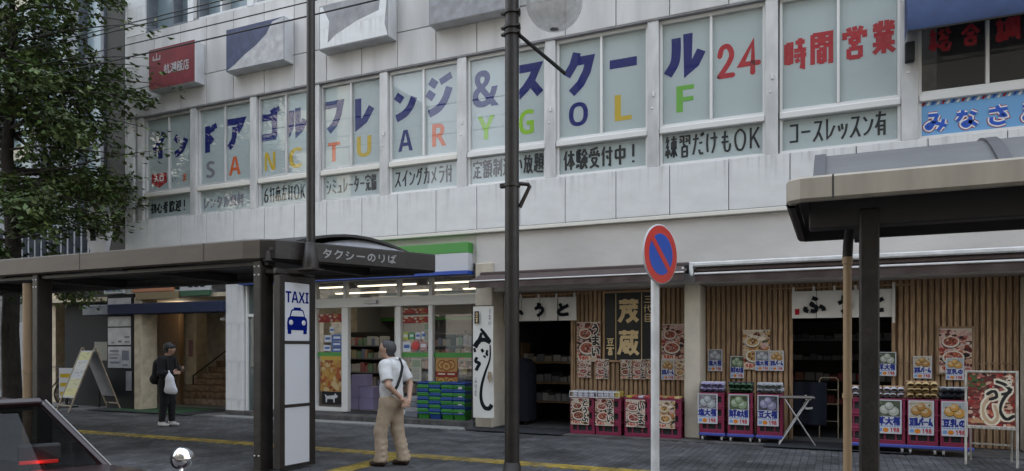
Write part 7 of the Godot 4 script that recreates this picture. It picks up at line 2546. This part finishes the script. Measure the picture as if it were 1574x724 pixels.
	mb.box(Vector3(0, 0.02, 0), Vector3(0.05, 0.06, 0.08), 0.01)
	part("housing", mb.done(), M.black_board, sg)
	mb = MB.new()
	mb.box(Vector3(0.045, 0.062, 0), Vector3(0.012, 0.022, 0.20), 0.004)
	part("lit_strip", mb.done(), M.led_red, sg)
	var ll := OmniLight3D.new()
	ll.name = "light"
	ll.light_color = Color(1, 0.15, 0.08)
	ll.light_energy = 0.0015
	ll.light_size = 0.02
	ll.shadow_enabled = true
	sg.add_child(ll)
	ll.position = Vector3(0.07, 0.062, 0)
	for x in [-1.42, 1.42]:
		for z in [-0.76, 0.76]:
			var w := Node3D.new()
			w.name = "wheel"
			c.add_child(w, true)
			mb = MB.new()
			mb.lathe([Vector2(0.18, -0.09), Vector2(0.29, -0.09), Vector2(0.315, -0.06), Vector2(0.315, 0.06), Vector2(0.29, 0.09), Vector2(0.18, 0.09)], Vector3(x, 0.315, z), 24, Basis(Vector3.RIGHT, Vector3.BACK, Vector3.DOWN))
			part("tyre", mb.done(), M.rubber, w)
			mb = MB.new()
			mb.lathe([Vector2(0.0, -0.07), Vector2(0.19, -0.075), Vector2(0.19, 0.075), Vector2(0.0, 0.07)], Vector3(x, 0.315, z), 20, Basis(Vector3.RIGHT, Vector3.BACK, Vector3.DOWN))
			part("rim", mb.done(), M.steel, w)
	mb = MB.new()
	mb.box(Vector3(2.40, 0.46, 0), Vector3(0.10, 0.12, 1.56), 0.03)
	mb.box(Vector3(-2.36, 0.50, 0), Vector3(0.10, 0.12, 1.56), 0.03)
	part("bumper", mb.done(), M.chrome, c)
	for z in [-1.0, 1.0]:
		mb = MB.new()
		mb.bar(Vector3(1.04, 0.985, 0.2 * z), Vector3(0.98, 1.0, 0.62 * z), 0.012, 0.012)
		part("wiper", mb.done(), M.rubber, c)


# ------------------------------------------------------------------ street tree
func tree() -> void:
	var t := thing("street_tree", "dark leafy street tree at the left edge, its twigs hanging before the white building", "tree", Vector3(-17.15, 0, 2.5))
	var r := RandomNumberGenerator.new()
	r.seed = 31
	var tr := MB.new()
	tr.tube([Vector3(0, -0.05, 0), Vector3(0.03, 0.4, 0), Vector3(-0.02, 2.0, 0.02), Vector3(0.06, 4.0, 0.0), Vector3(0.0, 6.0, 0.1), Vector3(0.1, 8.5, 0.0), Vector3(0.05, 11.0, 0.1)], [0.27, 0.2, 0.175, 0.155, 0.12, 0.08, 0.03], 12)
	part("trunk", tr.done(), M.bark, t)
	var tips := []
	var bm := MB.new()
	var branch := func(a: Vector3, d: Vector3, len_: float, rad: float, droop: float) -> void:
		var pts := [a]
		var rr := [rad]
		var p := a
		var dd := d
		for i in 5:
			p += dd * len_ / 5.0
			dd = (dd + Vector3(r.randfn(0, 0.12), r.randfn(0, 0.08) - droop, r.randfn(0, 0.12))).normalized()
			pts.append(p)
			rr.append(rad * (1.0 - (i + 1) / 5.6))
			if i >= 1:
				tips.append([p, dd, len_])
		bm.tube(pts, rr, 6)
	# main limbs
	for i in 76:
		var y := r.randf_range(3.0, 11.0)
		var a := i * 2.399
		var reach := 2.9 if y < 8.0 else 2.1
		if y < 3.6:
			reach = 2.2
		reach *= lerpf(1.0, 0.62, clampf(cos(a + 0.42), 0.0, 1.0))
		branch.call(Vector3(0, y, 0.04), Vector3(cos(a), r.randf_range(-0.05, 0.45), sin(a)).normalized(), minf(reach * r.randf_range(0.75, 1.1), 2.6), 0.05, 0.07 if y > 3.6 else 0.10)
	# long twigs reaching out before the white facade
	for q in [[5.5, 0.05, 3.9], [6.8, 0.05, 3.4], [6.1, 0.03, 3.1], [7.9, 0.08, 3.2], [5.0, 0.02, 2.8], [7.2, 0.06, 3.1], [4.1, 0.0, 2.7], [8.5, 0.06, 3.5], [7.5, 0.1, 3.7], [9.2, 0.05, 3.3], [8.0, 0.0, 3.0]]:
		var aa := -0.42 + r.randf_range(-0.15, 0.15)
		branch.call(Vector3(0.1, q[0], 0.1), Vector3(cos(aa), q[1] + 0.1, sin(aa)).normalized(), q[2], 0.03, 0.045)
	# second order twigs
	var first := tips.duplicate()
	for q in first:
		if q[2] > 2.65:
			continue
		var n := 2
		for k in n:
			var side := Vector3(r.randfn(0, 1), r.randfn(-0.1, 0.5), r.randfn(0, 1)).normalized()
			var d: Vector3 = (q[1] * 0.8 + side).normalized()
			branch.call(q[0], d, r.randf_range(0.5, 1.0), 0.014, 0.08)
	part("limbs", bm.done(), M.bark, t)
	var leaf := MB.new()
	# a pointed leaf folded along its rib
	var L := 0.5
	leaf.quad(Vector3(0, 0, 0), Vector3(0.17, 0.05, 0.22), Vector3(0, 0, 0.6 * L * 1.0), Vector3(0, 0, 0.02))
	leaf.tri(Vector3(0, 0, 0.02), Vector3(0.17, 0.05, 0.22), Vector3(0, -0.04, 0.5))
	leaf.tri(Vector3(0, 0, 0.02), Vector3(0, -0.04, 0.5), Vector3(-0.17, 0.05, 0.22))
	var lm := leaf.done()
	var mm := MultiMesh.new()
	mm.transform_format = MultiMesh.TRANSFORM_3D
	mm.use_colors = true
	mm.mesh = lm
	var xf := []
	var cl := []
	for q in tips:
		var far: bool = q[2] > 2.65
		var n: int = (6 if far else 5) if q[2] > 1.1 else 12
		var tone := r.randf_range(0.55, 1.35)
		for k in n:
			var p: Vector3 = q[0] + Vector3(r.randfn(0, 0.13), r.randfn(-0.02, 0.08), r.randfn(0, 0.13))
			var out: Vector3 = (q[1] + Vector3(r.randfn(0, 0.8), r.randfn(-0.2, 0.35), r.randfn(0, 0.8))).normalized()
			var x := out.cross(Vector3.UP + Vector3(r.randfn(0, 0.3), 0, r.randfn(0, 0.3))).normalized()
			var b := Basis(x, out.cross(x) * -1.0, out) if true else Basis()
			b = Basis(x, x.cross(out) * -1.0, out)
			var s := r.randf_range(0.22, 0.36)
			xf.append(Transform3D(b.scaled(Vector3.ONE * s), p))
			var kk := tone * r.randf_range(0.75, 1.25)
			cl.append(Color(kk * r.randf_range(0.9, 1.25), kk, kk * r.randf_range(0.7, 1.0)))
	mm.instance_count = xf.size()
	for i in xf.size():
		mm.set_instance_transform(i, xf[i])
		mm.set_instance_color(i, cl[i])
	var cr := MultiMeshInstance3D.new()
	cr.name = "crown"
	cr.multimesh = mm
	cr.material_override = M.leaf
	t.add_child(cr, true)
	cr.set_meta("kind", "stuff")
	print("leaves ", xf.size())


# ------------------------------------------------------------------ overhead cables
func cables() -> void:
	var q := [[7.86, 7.80, "highest"], [7.90, 7.84, "second"], [7.40, 7.46, "third"], [7.10, 7.20, "lowest"]]
	for k in 4:
		var mb := MB.new()
		var pts := []
		for i in 25:
			var u := i / 24.0
			pts.append(Vector3(lerpf(-30.0, 14.0, u), lerpf(q[k][0], q[k][1], u) + 0.5 * pow(u * 2.0 - 1.15, 2.0) - 0.02, 3.0 + k * 0.07))
		mb.tube(pts, [0.011, 0.011, 0.011, 0.014][k], 5)
		var o := thing("overhead_cable", "%s of the thin black cables crossing in front of the upper wall" % q[k][2], "cable", Vector3.ZERO)
		part("wire", mb.done(), M.rubber, o)


# ------------------------------------------------------------------ bodies: joined tapered limbs meshed as one skin
class Field:
	var lo: Vector3
	var n: Vector3i
	var h: float
	var v := PackedFloat32Array()
	func _init(a: Vector3, b: Vector3, cell: float) -> void:
		lo = a
		h = cell
		n = Vector3i(((b - a) / cell).ceil()) + Vector3i.ONE
		v.resize(n.x * n.y * n.z)
		v.fill(9.0)
	func span(a: Vector3, b: Vector3) -> Array:
		var i0 := Vector3i(((a - lo) / h).floor()).clamp(Vector3i.ZERO, n - Vector3i.ONE)
		var i1 := Vector3i(((b - lo) / h).ceil()).clamp(Vector3i.ZERO, n - Vector3i.ONE)
		return [i0, i1]
	func cap(a: Vector3, b: Vector3, ra: float, rb: float, k := 0.03, flat := Vector3.ONE) -> void:
		var r := maxf(ra, rb) * maxf(flat.x, maxf(flat.y, flat.z)) + k + h * 2.0
		var s := span(a.min(b) - Vector3.ONE * r, a.max(b) + Vector3.ONE * r)
		var i0: Vector3i = s[0]
		var i1: Vector3i = s[1]
		var ab := (b - a) / flat
		var den := maxf(ab.length_squared(), 1e-9)
		for x in range(i0.x, i1.x + 1):
			for y in range(i0.y, i1.y + 1):
				var at := (x * n.y + y) * n.z
				for z in range(i0.z, i1.z + 1):
					var p := (lo + Vector3(x, y, z) * h - a) / flat
					var t := clampf(p.dot(ab) / den, 0.0, 1.0)
					var d := (p - ab * t).length() - lerpf(ra, rb, t)
					var o := v[at + z]
					var e := maxf(k - absf(d - o), 0.0) / k
					v[at + z] = minf(d, o) - e * e * k * 0.25
	func ell(c: Vector3, r: Vector3, k := 0.02) -> void:
		var m := r + Vector3.ONE * (k + h * 2.0)
		var s := span(c - m, c + m)
		var i0: Vector3i = s[0]
		var i1: Vector3i = s[1]
		var rm := minf(r.x, minf(r.y, r.z))
		for x in range(i0.x, i1.x + 1):
			for y in range(i0.y, i1.y + 1):
				var at := (x * n.y + y) * n.z
				for z in range(i0.z, i1.z + 1):
					var p := lo + Vector3(x, y, z) * h - c
					var q := (p / r).length()
					var g := (p / (r * r)).length()
					var d := (q - 1.0) * q / maxf(g, 1e-4) if q > 1e-4 else -rm
					var o := v[at + z]
					var e := maxf(k - absf(d - o), 0.0) / k
					v[at + z] = minf(d, o) - e * e * k * 0.25
	# cut away everything on the side a plane points to
	func cut(p: Vector3, nrm: Vector3) -> void:
		for x in n.x:
			for y in n.y:
				var at := (x * n.y + y) * n.z
				for z in n.z:
					var d := (lo + Vector3(x, y, z) * h - p).dot(nrm)
					if d > v[at + z]:
						v[at + z] = d
	func into(st: SurfaceTool) -> void:
		var id := {}
		var pts := []
		var ny := n.y
		var nz := n.z
		var off := [0, 1, nz, nz + 1, ny * nz, ny * nz + 1, ny * nz + nz, ny * nz + nz + 1]
		var edges := [[0, 1], [0, 2], [0, 4], [1, 3], [1, 5], [2, 3], [2, 6], [4, 5], [4, 6], [3, 7], [5, 7], [6, 7]]
		var lim := h * 2.5
		for x in n.x - 1:
			for y in ny - 1:
				var base := (x * ny + y) * nz
				for z in nz - 1:
					var i := base + z
					if absf(v[i]) > lim:
						continue
					var neg := 0
					for o in off:
						if v[i + o] < 0.0:
							neg += 1
					if neg == 0 or neg == 8:
						continue
					var c := Vector3.ZERO
					var m := 0
					for e in edges:
						var a := v[i + off[e[0]]]
						var b := v[i + off[e[1]]]
						if (a < 0.0) != (b < 0.0):
							var t := a / (a - b)
							var ea: int = e[0]
							var eb: int = e[1]
							var pa := Vector3(ea >> 2, (ea >> 1) & 1, ea & 1)
							var pb := Vector3(eb >> 2, (eb >> 1) & 1, eb & 1)
							c += pa.lerp(pb, t)
							m += 1
					id[i] = pts.size()
					pts.append(lo + (Vector3(x, y, z) + c / m) * h)
		var ax := [ny * nz, nz, 1]
		for i in id:
			for k in 3:
				var j: int = i + ax[k]
				if (v[i] < 0.0) == (v[j] < 0.0):
					continue
				var s1: int = ax[(k + 1) % 3]
				var s2: int = ax[(k + 2) % 3]
				if not (id.has(i - s1) and id.has(i - s2) and id.has(i - s1 - s2)):
					continue
				var q := [pts[id[i]], pts[id[i - s1]], pts[id[i - s1 - s2]], pts[id[i - s2]]]
				if v[i] < 0.0:
					q.reverse()
				for t in [[0, 1, 2], [0, 2, 3]]:
					for w in t:
						st.set_uv(Vector2.ZERO)
						st.add_vertex(q[w])
	func mesh() -> ArrayMesh:
		var st := SurfaceTool.new()
		st.begin(Mesh.PRIMITIVE_TRIANGLES)
		st.set_smooth_group(1)
		into(st)
		st.generate_normals()
		return st.commit()


# a hand: palm at the wrist pointing along d, back of the hand towards nb, fingers curled by "curl"
func hand_into(st: SurfaceTool, wrist: Vector3, d: Vector3, nb: Vector3, side: float, curl: float) -> void:
	d = d.normalized()
	nb = (nb - d * nb.dot(d)).normalized()
	var u := d.cross(nb) * side
	var f := Field.new(wrist - Vector3.ONE * 0.15, wrist + Vector3.ONE * 0.15, 0.005)
	f.cap(wrist - d * 0.03, wrist + d * 0.01, 0.026, 0.026, 0.01)
	for k in 4:
		var o := (k - 1.5) * 0.019
		f.cap(wrist + d * 0.01 + u * o * 0.7, wrist + d * 0.085 + u * o, 0.016, 0.0125, 0.012)
		var len_: float = [0.036, 0.043, 0.040, 0.031][k]
		var p := wrist + d * 0.085 + u * o
		var dir := d
		for j in 3:
			dir = (dir * cos(curl) - nb * sin(curl)).normalized()
			var q: Vector3 = p + dir * len_ * float([1.0, 0.72, 0.58][j])
			f.cap(p, q, 0.0100 - j * 0.0008, 0.0092 - j * 0.0008, 0.004)
			p = q
	var t0 := wrist + d * 0.025 - u * 0.028
	var t1 := t0 + (d * 0.6 - u * 0.75 - nb * 0.25).normalized() * 0.042
	var t2 := t1 + (d * 0.9 - u * 0.25 - nb * 0.35).normalized() * 0.033
	f.cap(wrist + d * 0.012 - u * 0.01, t0, 0.016, 0.013, 0.012)
	f.cap(t0, t1, 0.0125, 0.0105, 0.006)
	f.cap(t1, t2, 0.0105, 0.0088, 0.004)
	f.into(st)


# a head looking along fw, its centre at c
func head_into(st: SurfaceTool, c: Vector3, fw: Vector3, neck: Vector3) -> void:
	fw = fw.normalized()
	var rt := fw.cross(Vector3.UP).normalized()
	var up := rt.cross(fw)
	var f := Field.new(c - Vector3.ONE * 0.2, c + Vector3.ONE * 0.2, 0.006)
	var P := func(r: float, y: float, z: float) -> Vector3: return c + rt * r + up * y + fw * z
	f.cap(P.call(0, 0.03, -0.03), P.call(0, 0.035, 0.02), 0.082, 0.078, 0.03)
	f.cap(P.call(0, 0.0, 0.02), P.call(0, -0.075, 0.055), 0.066, 0.036, 0.04)
	f.cap(P.call(0.0, -0.06, 0.0), neck, 0.058, 0.055, 0.03)
	f.cap(P.call(0, 0.005, 0.090), P.call(0, -0.030, 0.104), 0.010, 0.014, 0.012)
	f.cap(P.call(-0.038, 0.018, 0.078), P.call(0.038, 0.018, 0.078), 0.012, 0.012, 0.02)
	f.cap(P.call(-0.018, -0.062, 0.082), P.call(0.018, -0.062, 0.082), 0.009, 0.009, 0.008)
	for s in [-1.0, 1.0]:
		f.ell(P.call(0.032 * s, 0.002, 0.080), Vector3.ONE * 0.013, 0.006)
		f.cap(P.call(0.080 * s, 0.018, -0.012), P.call(0.078 * s, -0.028, -0.004), 0.014, 0.009, 0.006)
	f.into(st)


func person_mesh(build: Callable) -> ArrayMesh:
	var st := SurfaceTool.new()
	st.begin(Mesh.PRIMITIVE_TRIANGLES)
	st.set_smooth_group(1)
	build.call(st)
	st.generate_normals()
	return st.commit()


func people() -> void:
	man()
	woman()


func man() -> void:
	# local axes: +z is where he faces, +x his left
	var o := thing("person", "grey haired man in a pale shirt and beige trousers, hands clasped behind his back", "person", Vector3(-5.5, 0.0, 4.5), deg_to_rad(-90.0))
	var sh := [Vector3(0.19, 1.36, -0.02), Vector3(-0.19, 1.36, -0.02)]
	var el := [Vector3(0.265, 1.10, -0.13), Vector3(-0.265, 1.10, -0.13)]
	var wr := [Vector3(0.075, 0.905, -0.235), Vector3(-0.055, 0.885, -0.245)]
	var hp := [Vector3(0.09, 0.88, 0.0), Vector3(-0.09, 0.88, 0.0)]
	var kn := [Vector3(0.11, 0.48, 0.10), Vector3(-0.10, 0.48, -0.03)]
	var an := [Vector3(0.11, 0.085, 0.09), Vector3(-0.11, 0.085, -0.13)]
	var head := Vector3(0.03, 1.575, 0.055)
	var look := Vector3(0.25, 0.02, 1.0)
	part("body", person_mesh(func(st: SurfaceTool) -> void:
		var f := Field.new(Vector3(-0.36, 0.0, -0.36), Vector3(0.36, 1.52, 0.28), 0.014)
		f.cap(Vector3(0, 0.92, 0), Vector3(0, 1.12, 0.0), 0.115, 0.115, 0.05, Vector3(1.25, 1, 0.85))
		f.cap(Vector3(0, 1.12, 0), Vector3(0, 1.32, 0.0), 0.12, 0.125, 0.05, Vector3(1.3, 1, 0.85))
		f.cap(sh[0], sh[1], 0.06, 0.06, 0.05)
		f.cap(Vector3(0, 1.36, 0), Vector3(0.01, 1.48, 0.03), 0.07, 0.055, 0.04)
		for i in 2:
			f.cap(sh[i], el[i], 0.052, 0.042, 0.03)
			f.cap(el[i], wr[i], 0.040, 0.028, 0.02)
			f.cap(hp[i], kn[i], 0.085, 0.058, 0.04)
			f.cap(kn[i], an[i], 0.055, 0.042, 0.03)
		f.into(st)
		hand_into(st, wr[0], Vector3(-0.9, -0.35, -0.12), Vector3(0.1, 0.25, -1.0), -1.0, 0.5)
		hand_into(st, wr[1], Vector3(0.85, -0.25, -0.25), Vector3(-0.1, 0.3, -1.0), 1.0, 0.55)
		head_into(st, head, look, Vector3(0.01, 1.43, 0.02))), M.skin, o)
	# polo shirt
	var f := Field.new(Vector3(-0.40, 0.74, -0.32), Vector3(0.40, 1.54, 0.30), 0.012)
	f.cap(Vector3(0, 0.84, 0.0), Vector3(0, 1.05, 0.005), 0.158, 0.150, 0.05, Vector3(1.18, 1, 0.88))
	f.cap(Vector3(0, 1.05, 0.005), Vector3(0, 1.28, -0.01), 0.150, 0.152, 0.05, Vector3(1.22, 1, 0.86))
	f.cap(sh[0] * Vector3(0.85, 1, 1), sh[1] * Vector3(0.85, 1, 1), 0.085, 0.085, 0.06)
	f.cap(Vector3(0, 1.36, -0.02), Vector3(0.005, 1.44, 0.01), 0.085, 0.072, 0.03)
	for i in 2:
		f.cap(sh[i], sh[i].lerp(el[i], 0.3), 0.080, 0.07, 0.04)
		# folds
		f.cap(Vector3(0.05 - 0.1 * i, 1.0, -0.13), Vector3(0.10 - 0.2 * i, 0.84, -0.10), 0.02, 0.03, 0.03)
	f.cut(Vector3(0, 0.815, 0), Vector3(0, -1, 0.05))
	f.cut(Vector3(0, 1.448, 0), Vector3(0, 1, 0.25))
	part("shirt", f.mesh(), M.shirt, o)
	for i in 2:
		f = Field.new(sh[i].min(el[i]) - Vector3.ONE * 0.1, sh[i].max(el[i]) + Vector3.ONE * 0.1, 0.010)
		f.cap(sh[i], sh[i].lerp(el[i], 0.9), 0.082, 0.080, 0.04)
		f.cap(sh[i] + Vector3(0, -0.06, 0.03), sh[i].lerp(el[i], 0.7) + Vector3(0, 0, 0.04), 0.05, 0.05, 0.03)
		f.cut(sh[i].lerp(el[i], 0.76), (el[i] - sh[i]).normalized())
		part("sleeve", f.mesh(), M.shirt, o)
	f = Field.new(Vector3(-0.12, 1.38, -0.1), Vector3(0.12, 1.50, 0.14), 0.008)
	f.cap(Vector3(-0.02, 1.43, -0.02), Vector3(0.02, 1.43, 0.02), 0.078, 0.078, 0.02)
	f.cut(Vector3(0, 1.462, 0), Vector3(0, 1, 0.3))
	f.cut(Vector3(0, 1.415, 0), Vector3(0, -1, -0.3))
	part("collar", f.mesh(), M.shirt, o)
	# trousers
	f = Field.new(Vector3(-0.30, 0.02, -0.32), Vector3(0.30, 0.98, 0.30), 0.012)
	f.cap(Vector3(-0.06, 0.88, 0), Vector3(0.06, 0.88, 0), 0.13, 0.13, 0.04, Vector3(1, 1, 1.0))
	f.ell(Vector3(0, 0.87, -0.05), Vector3(0.16, 0.12, 0.12), 0.05)
	for i in 2:
		f.cap(hp[i] - Vector3(0, 0.02, 0), kn[i], 0.112, 0.088, 0.05)
		f.cap(kn[i], an[i] - Vector3(0, 0.02, 0), 0.088, 0.080, 0.04)
		f.cap(an[i] + Vector3(0, 0.02, 0.01), an[i] + Vector3(0, 0.0, 0.03), 0.080, 0.078, 0.03)
		for k in 4:
			var c: Vector3 = kn[i].lerp(an[i], 0.35 + k * 0.2)
			f.cap(c + Vector3(-0.05, 0.015 * (k % 2), -0.06), c + Vector3(0.05, -0.02, -0.065), 0.018, 0.014, 0.025)
	f.cut(Vector3(0, 0.06, 0), Vector3(0, -1, 0))
	part("trousers", f.mesh(), M.trousers, o)
	for i in 2:
		f = Field.new(an[i] + Vector3(-0.09, -0.10, -0.12), an[i] + Vector3(0.09, 0.06, 0.24), 0.009)
		f.cap(an[i] + Vector3(0, -0.045, -0.03), an[i] + Vector3(0, -0.048, 0.15), 0.042, 0.040, 0.03, Vector3(1.0, 0.85, 1.0))
		f.cap(an[i] + Vector3(0, -0.02, -0.03), an[i] + Vector3(0, -0.03, 0.06), 0.044, 0.036, 0.03)
		f.cut(an[i] + Vector3(0, -0.084, 0), Vector3(0, -1, 0))
		part("shoe", f.mesh(), M.shoe_brown, o)
	# hair: cap over crown and back of the head
	var fw := look.normalized()
	f = Field.new(head - Vector3.ONE * 0.17, head + Vector3.ONE * 0.17, 0.007)
	f.cap(head + Vector3(0, 0.035, 0) - fw * 0.04, head + Vector3(0, 0.052, 0) + fw * 0.018, 0.092, 0.082, 0.02)
	f.cap(head + Vector3(0, 0.0, 0) - fw * 0.045, head + Vector3(0, -0.055, 0) - fw * 0.04, 0.078, 0.055, 0.03)
	f.cut(head + fw * 0.03 + Vector3(0, 0.06, 0), (fw * 0.9 + Vector3(0, -0.32, 0)).normalized())
	part("hair", f.mesh(), M.hair_grey, o)
	# sling strap from the right shoulder across the back
	var mb := MB.new()
	var pts := [Vector3(-0.085, 1.40, 0.09), Vector3(-0.10, 1.465, 0.01), Vector3(-0.075, 1.44, -0.085), Vector3(-0.03, 1.34, -0.155), Vector3(0.03, 1.22, -0.168), Vector3(0.09, 1.10, -0.158), Vector3(0.15, 0.99, -0.12)]
	for i in pts.size() - 1:
		var a: Vector3 = pts[i]
		var b: Vector3 = pts[i + 1]
		mb.bar(a, b + (b - a) * 0.06, 0.042, 0.008, 0.002, ((a + b) / 2 - Vector3(0, 1.2, 0)).cross(b - a).cross(b - a) * -1.0)
	part("strap", mb.done(), M.strap, o)


func woman() -> void:
	var o := thing("person", "person in black with white shoes and a white carrier bag, looking down at a phone", "person", Vector3(-12.47, 0.0, 2.25), deg_to_rad(98.0))
	var sh := [Vector3(0.165, 1.36, 0.0), Vector3(-0.165, 1.36, 0.0)]
	var el := [Vector3(0.225, 1.09, 0.02), Vector3(-0.215, 1.09, 0.03)]
	var wr := [Vector3(0.10, 1.14, 0.24), Vector3(-0.12, 1.10, 0.24)]
	var hp := [Vector3(0.085, 0.90, 0.0), Vector3(-0.085, 0.90, 0.0)]
	var kn := [Vector3(0.09, 0.49, 0.03), Vector3(-0.085, 0.49, 0.0)]
	var an := [Vector3(0.09, 0.085, 0.04), Vector3(-0.09, 0.085, -0.05)]
	var head := Vector3(0, 1.575, 0.075)
	var look := Vector3(0.12, -0.62, 1.0)
	part("body", person_mesh(func(st: SurfaceTool) -> void:
		var f := Field.new(Vector3(-0.34, 0.0, -0.24), Vector3(0.34, 1.54, 0.34), 0.014)
		f.cap(Vector3(0, 0.94, 0), Vector3(0, 1.10, 0.0), 0.11, 0.10, 0.05, Vector3(1.2, 1, 0.85))
		f.cap(Vector3(0, 1.10, 0), Vector3(0, 1.32, 0.0), 0.10, 0.115, 0.05, Vector3(1.25, 1, 0.85))
		f.cap(sh[0], sh[1], 0.052, 0.052, 0.05)
		f.cap(Vector3(0, 1.36, 0), Vector3(0, 1.48, 0.035), 0.06, 0.048, 0.04)
		for i in 2:
			f.cap(sh[i], el[i], 0.046, 0.036, 0.03)
			f.cap(el[i], wr[i], 0.034, 0.024, 0.02)
			f.cap(hp[i], kn[i], 0.08, 0.054, 0.04)
			f.cap(kn[i], an[i], 0.05, 0.038, 0.03)
		f.into(st)
		hand_into(st, wr[0], Vector3(-0.15, 0.25, 1.0), Vector3(0.9, -0.5, 0.2), -1.0, 0.6)
		hand_into(st, wr[1], Vector3(0.2, 0.1, 1.0), Vector3(-1.0, 0.2, 0.2), 1.0, 0.75)
		head_into(st, head, look, Vector3(0, 1.42, 0.0))), M.skin, o)
	var f := Field.new(Vector3(-0.36, 0.78, -0.26), Vector3(0.36, 1.52, 0.36), 0.012)
	f.cap(Vector3(0, 0.86, 0.0), Vector3(0, 1.10, 0.0), 0.150, 0.138, 0.05, Vector3(1.15, 1, 0.88))
	f.cap(Vector3(0, 1.10, 0.0), Vector3(0, 1.30, -0.01), 0.138, 0.142, 0.05, Vector3(1.2, 1, 0.86))
	f.cap(sh[0] * Vector3(0.85, 1, 1), sh[1] * Vector3(0.85, 1, 1), 0.075, 0.075, 0.06)
	f.cap(Vector3(0, 1.37, -0.01), Vector3(0, 1.45, 0.03), 0.080, 0.066, 0.03)
	for i in 2:
		f.cap(sh[i], el[i], 0.074, 0.062, 0.04)
		f.cap(el[i], wr[i], 0.060, 0.046, 0.03)
	f.cut(Vector3(0, 0.83, 0), Vector3(0, -1, 0))
	f.cut(Vector3(0, 1.455, 0), Vector3(0, 1, 0.2))
	part("jacket", f.mesh(), M.cloth_black, o)
	f = Field.new(Vector3(-0.26, 0.06, -0.22), Vector3(0.26, 0.98, 0.24), 0.012)
	f.cap(Vector3(-0.05, 0.90, 0), Vector3(0.05, 0.90, 0), 0.12, 0.12, 0.04)
	for i in 2:
		f.cap(hp[i], kn[i], 0.102, 0.078, 0.05)
		f.cap(kn[i], an[i] + Vector3(0, 0.02, 0), 0.076, 0.062, 0.04)
	f.cut(Vector3(0, 0.10, 0), Vector3(0, -1, 0))
	part("trousers", f.mesh(), M.cloth_black, o)
	for i in 2:
		f = Field.new(an[i] + Vector3(-0.09, -0.10, -0.12), an[i] + Vector3(0.09, 0.08, 0.24), 0.009)
		f.cap(an[i] + Vector3(0, -0.045, -0.03), an[i] + Vector3(0, -0.048, 0.14), 0.042, 0.039, 0.03, Vector3(1.0, 0.85, 1.0))
		f.cap(an[i] + Vector3(0, -0.01, -0.03), an[i] + Vector3(0, -0.03, 0.06), 0.046, 0.036, 0.03)
		f.cut(an[i] + Vector3(0, -0.084, 0), Vector3(0, -1, 0))
		part("shoe", f.mesh(), M.white_paint, o)
	var fw := look.normalized()
	var up := fw.cross(Vector3.UP).normalized().cross(fw)
	f = Field.new(head - Vector3.ONE * 0.18, head + Vector3.ONE * 0.18, 0.007)
	f.cap(head + up * 0.03 - fw * 0.045, head + up * 0.05 + fw * 0.02, 0.098, 0.080, 0.02)
	for s in [-1.0, 1.0]:
		f.cap(head + fw.cross(up) * 0.066 * s + up * 0.03 - fw * 0.01, head + fw.cross(up) * 0.068 * s - up * 0.06 + fw * 0.0, 0.03, 0.022, 0.02)
	f.cap(head - fw * 0.05, head - up * 0.06 - fw * 0.045, 0.085, 0.066, 0.03)
	f.cut(head + fw * 0.062 + up * 0.02, (fw * 0.95 - up * 0.3).normalized())
	part("hair", f.mesh(), M.hair_black, o)
	# backpack
	f = Field.new(Vector3(-0.24, 0.84, -0.42), Vector3(0.24, 1.46, 0.02), 0.012)
	f.cap(Vector3(0, 1.02, -0.21), Vector3(0, 1.27, -0.19), 0.125, 0.115, 0.04, Vector3(1.2, 1, 0.85))
	f.cap(Vector3(-0.08, 0.96, -0.22), Vector3(0.08, 0.96, -0.22), 0.105, 0.105, 0.04)
	part("backpack", f.mesh(), M.cloth_black, o)
	var mb := MB.new()
	for s in [-1.0, 1.0]:
		mb.tube([Vector3(0.1 * s, 1.02, -0.12), Vector3(0.11 * s, 1.38, -0.11), Vector3(0.11 * s, 1.45, 0.0), Vector3(0.11 * s, 1.36, 0.11), Vector3(0.12 * s, 1.12, 0.13)], 0.016, 6)
	part("backpack_strap", mb.done(), M.strap, o)
	# phone in the left hand
	var ph := thing("phone", "dark phone held by the person in black", "phone", Vector3.ZERO)
	var bas := Basis(Vector3.UP, deg_to_rad(98.0))
	ph.position = Vector3(-12.47, 0, 2.25) + bas * Vector3(0.06, 1.19, 0.33)
	ph.rotation.y = deg_to_rad(98.0)
	mb = MB.new()
	mb.box(Vector3.ZERO, Vector3(0.072, 0.15, 0.009), 0.003, Basis(Vector3.RIGHT, -0.9))
	part("case", mb.done(), M.black_gloss, ph)
	# carrier bag hanging from the right forearm
	var bg := thing("carrier_bag", "white plastic carrier bag hanging from the arm of the person in black", "bag", Vector3.ZERO)
	bg.position = Vector3(-12.47, 0, 2.25) + bas * Vector3(-0.17, 0, 0.22)
	bg.rotation.y = deg_to_rad(98.0)
	f = Field.new(Vector3(-0.14, 0.62, -0.22), Vector3(0.14, 1.22, 0.22), 0.012)
	f.cap(Vector3(0, 0.80, 0.02), Vector3(0, 0.98, 0.0), 0.105, 0.075, 0.05, Vector3(0.62, 1, 1.25))
	f.cap(Vector3(0, 0.98, 0), Vector3(0, 1.13, -0.02), 0.075, 0.022, 0.05, Vector3(0.62, 1, 1.1))
	f.cap(Vector3(0.02, 0.74, -0.08), Vector3(0.02, 0.73, 0.10), 0.06, 0.065, 0.05, Vector3(0.8, 1, 1))
	part("bag", f.mesh(), M.bag_white, bg)
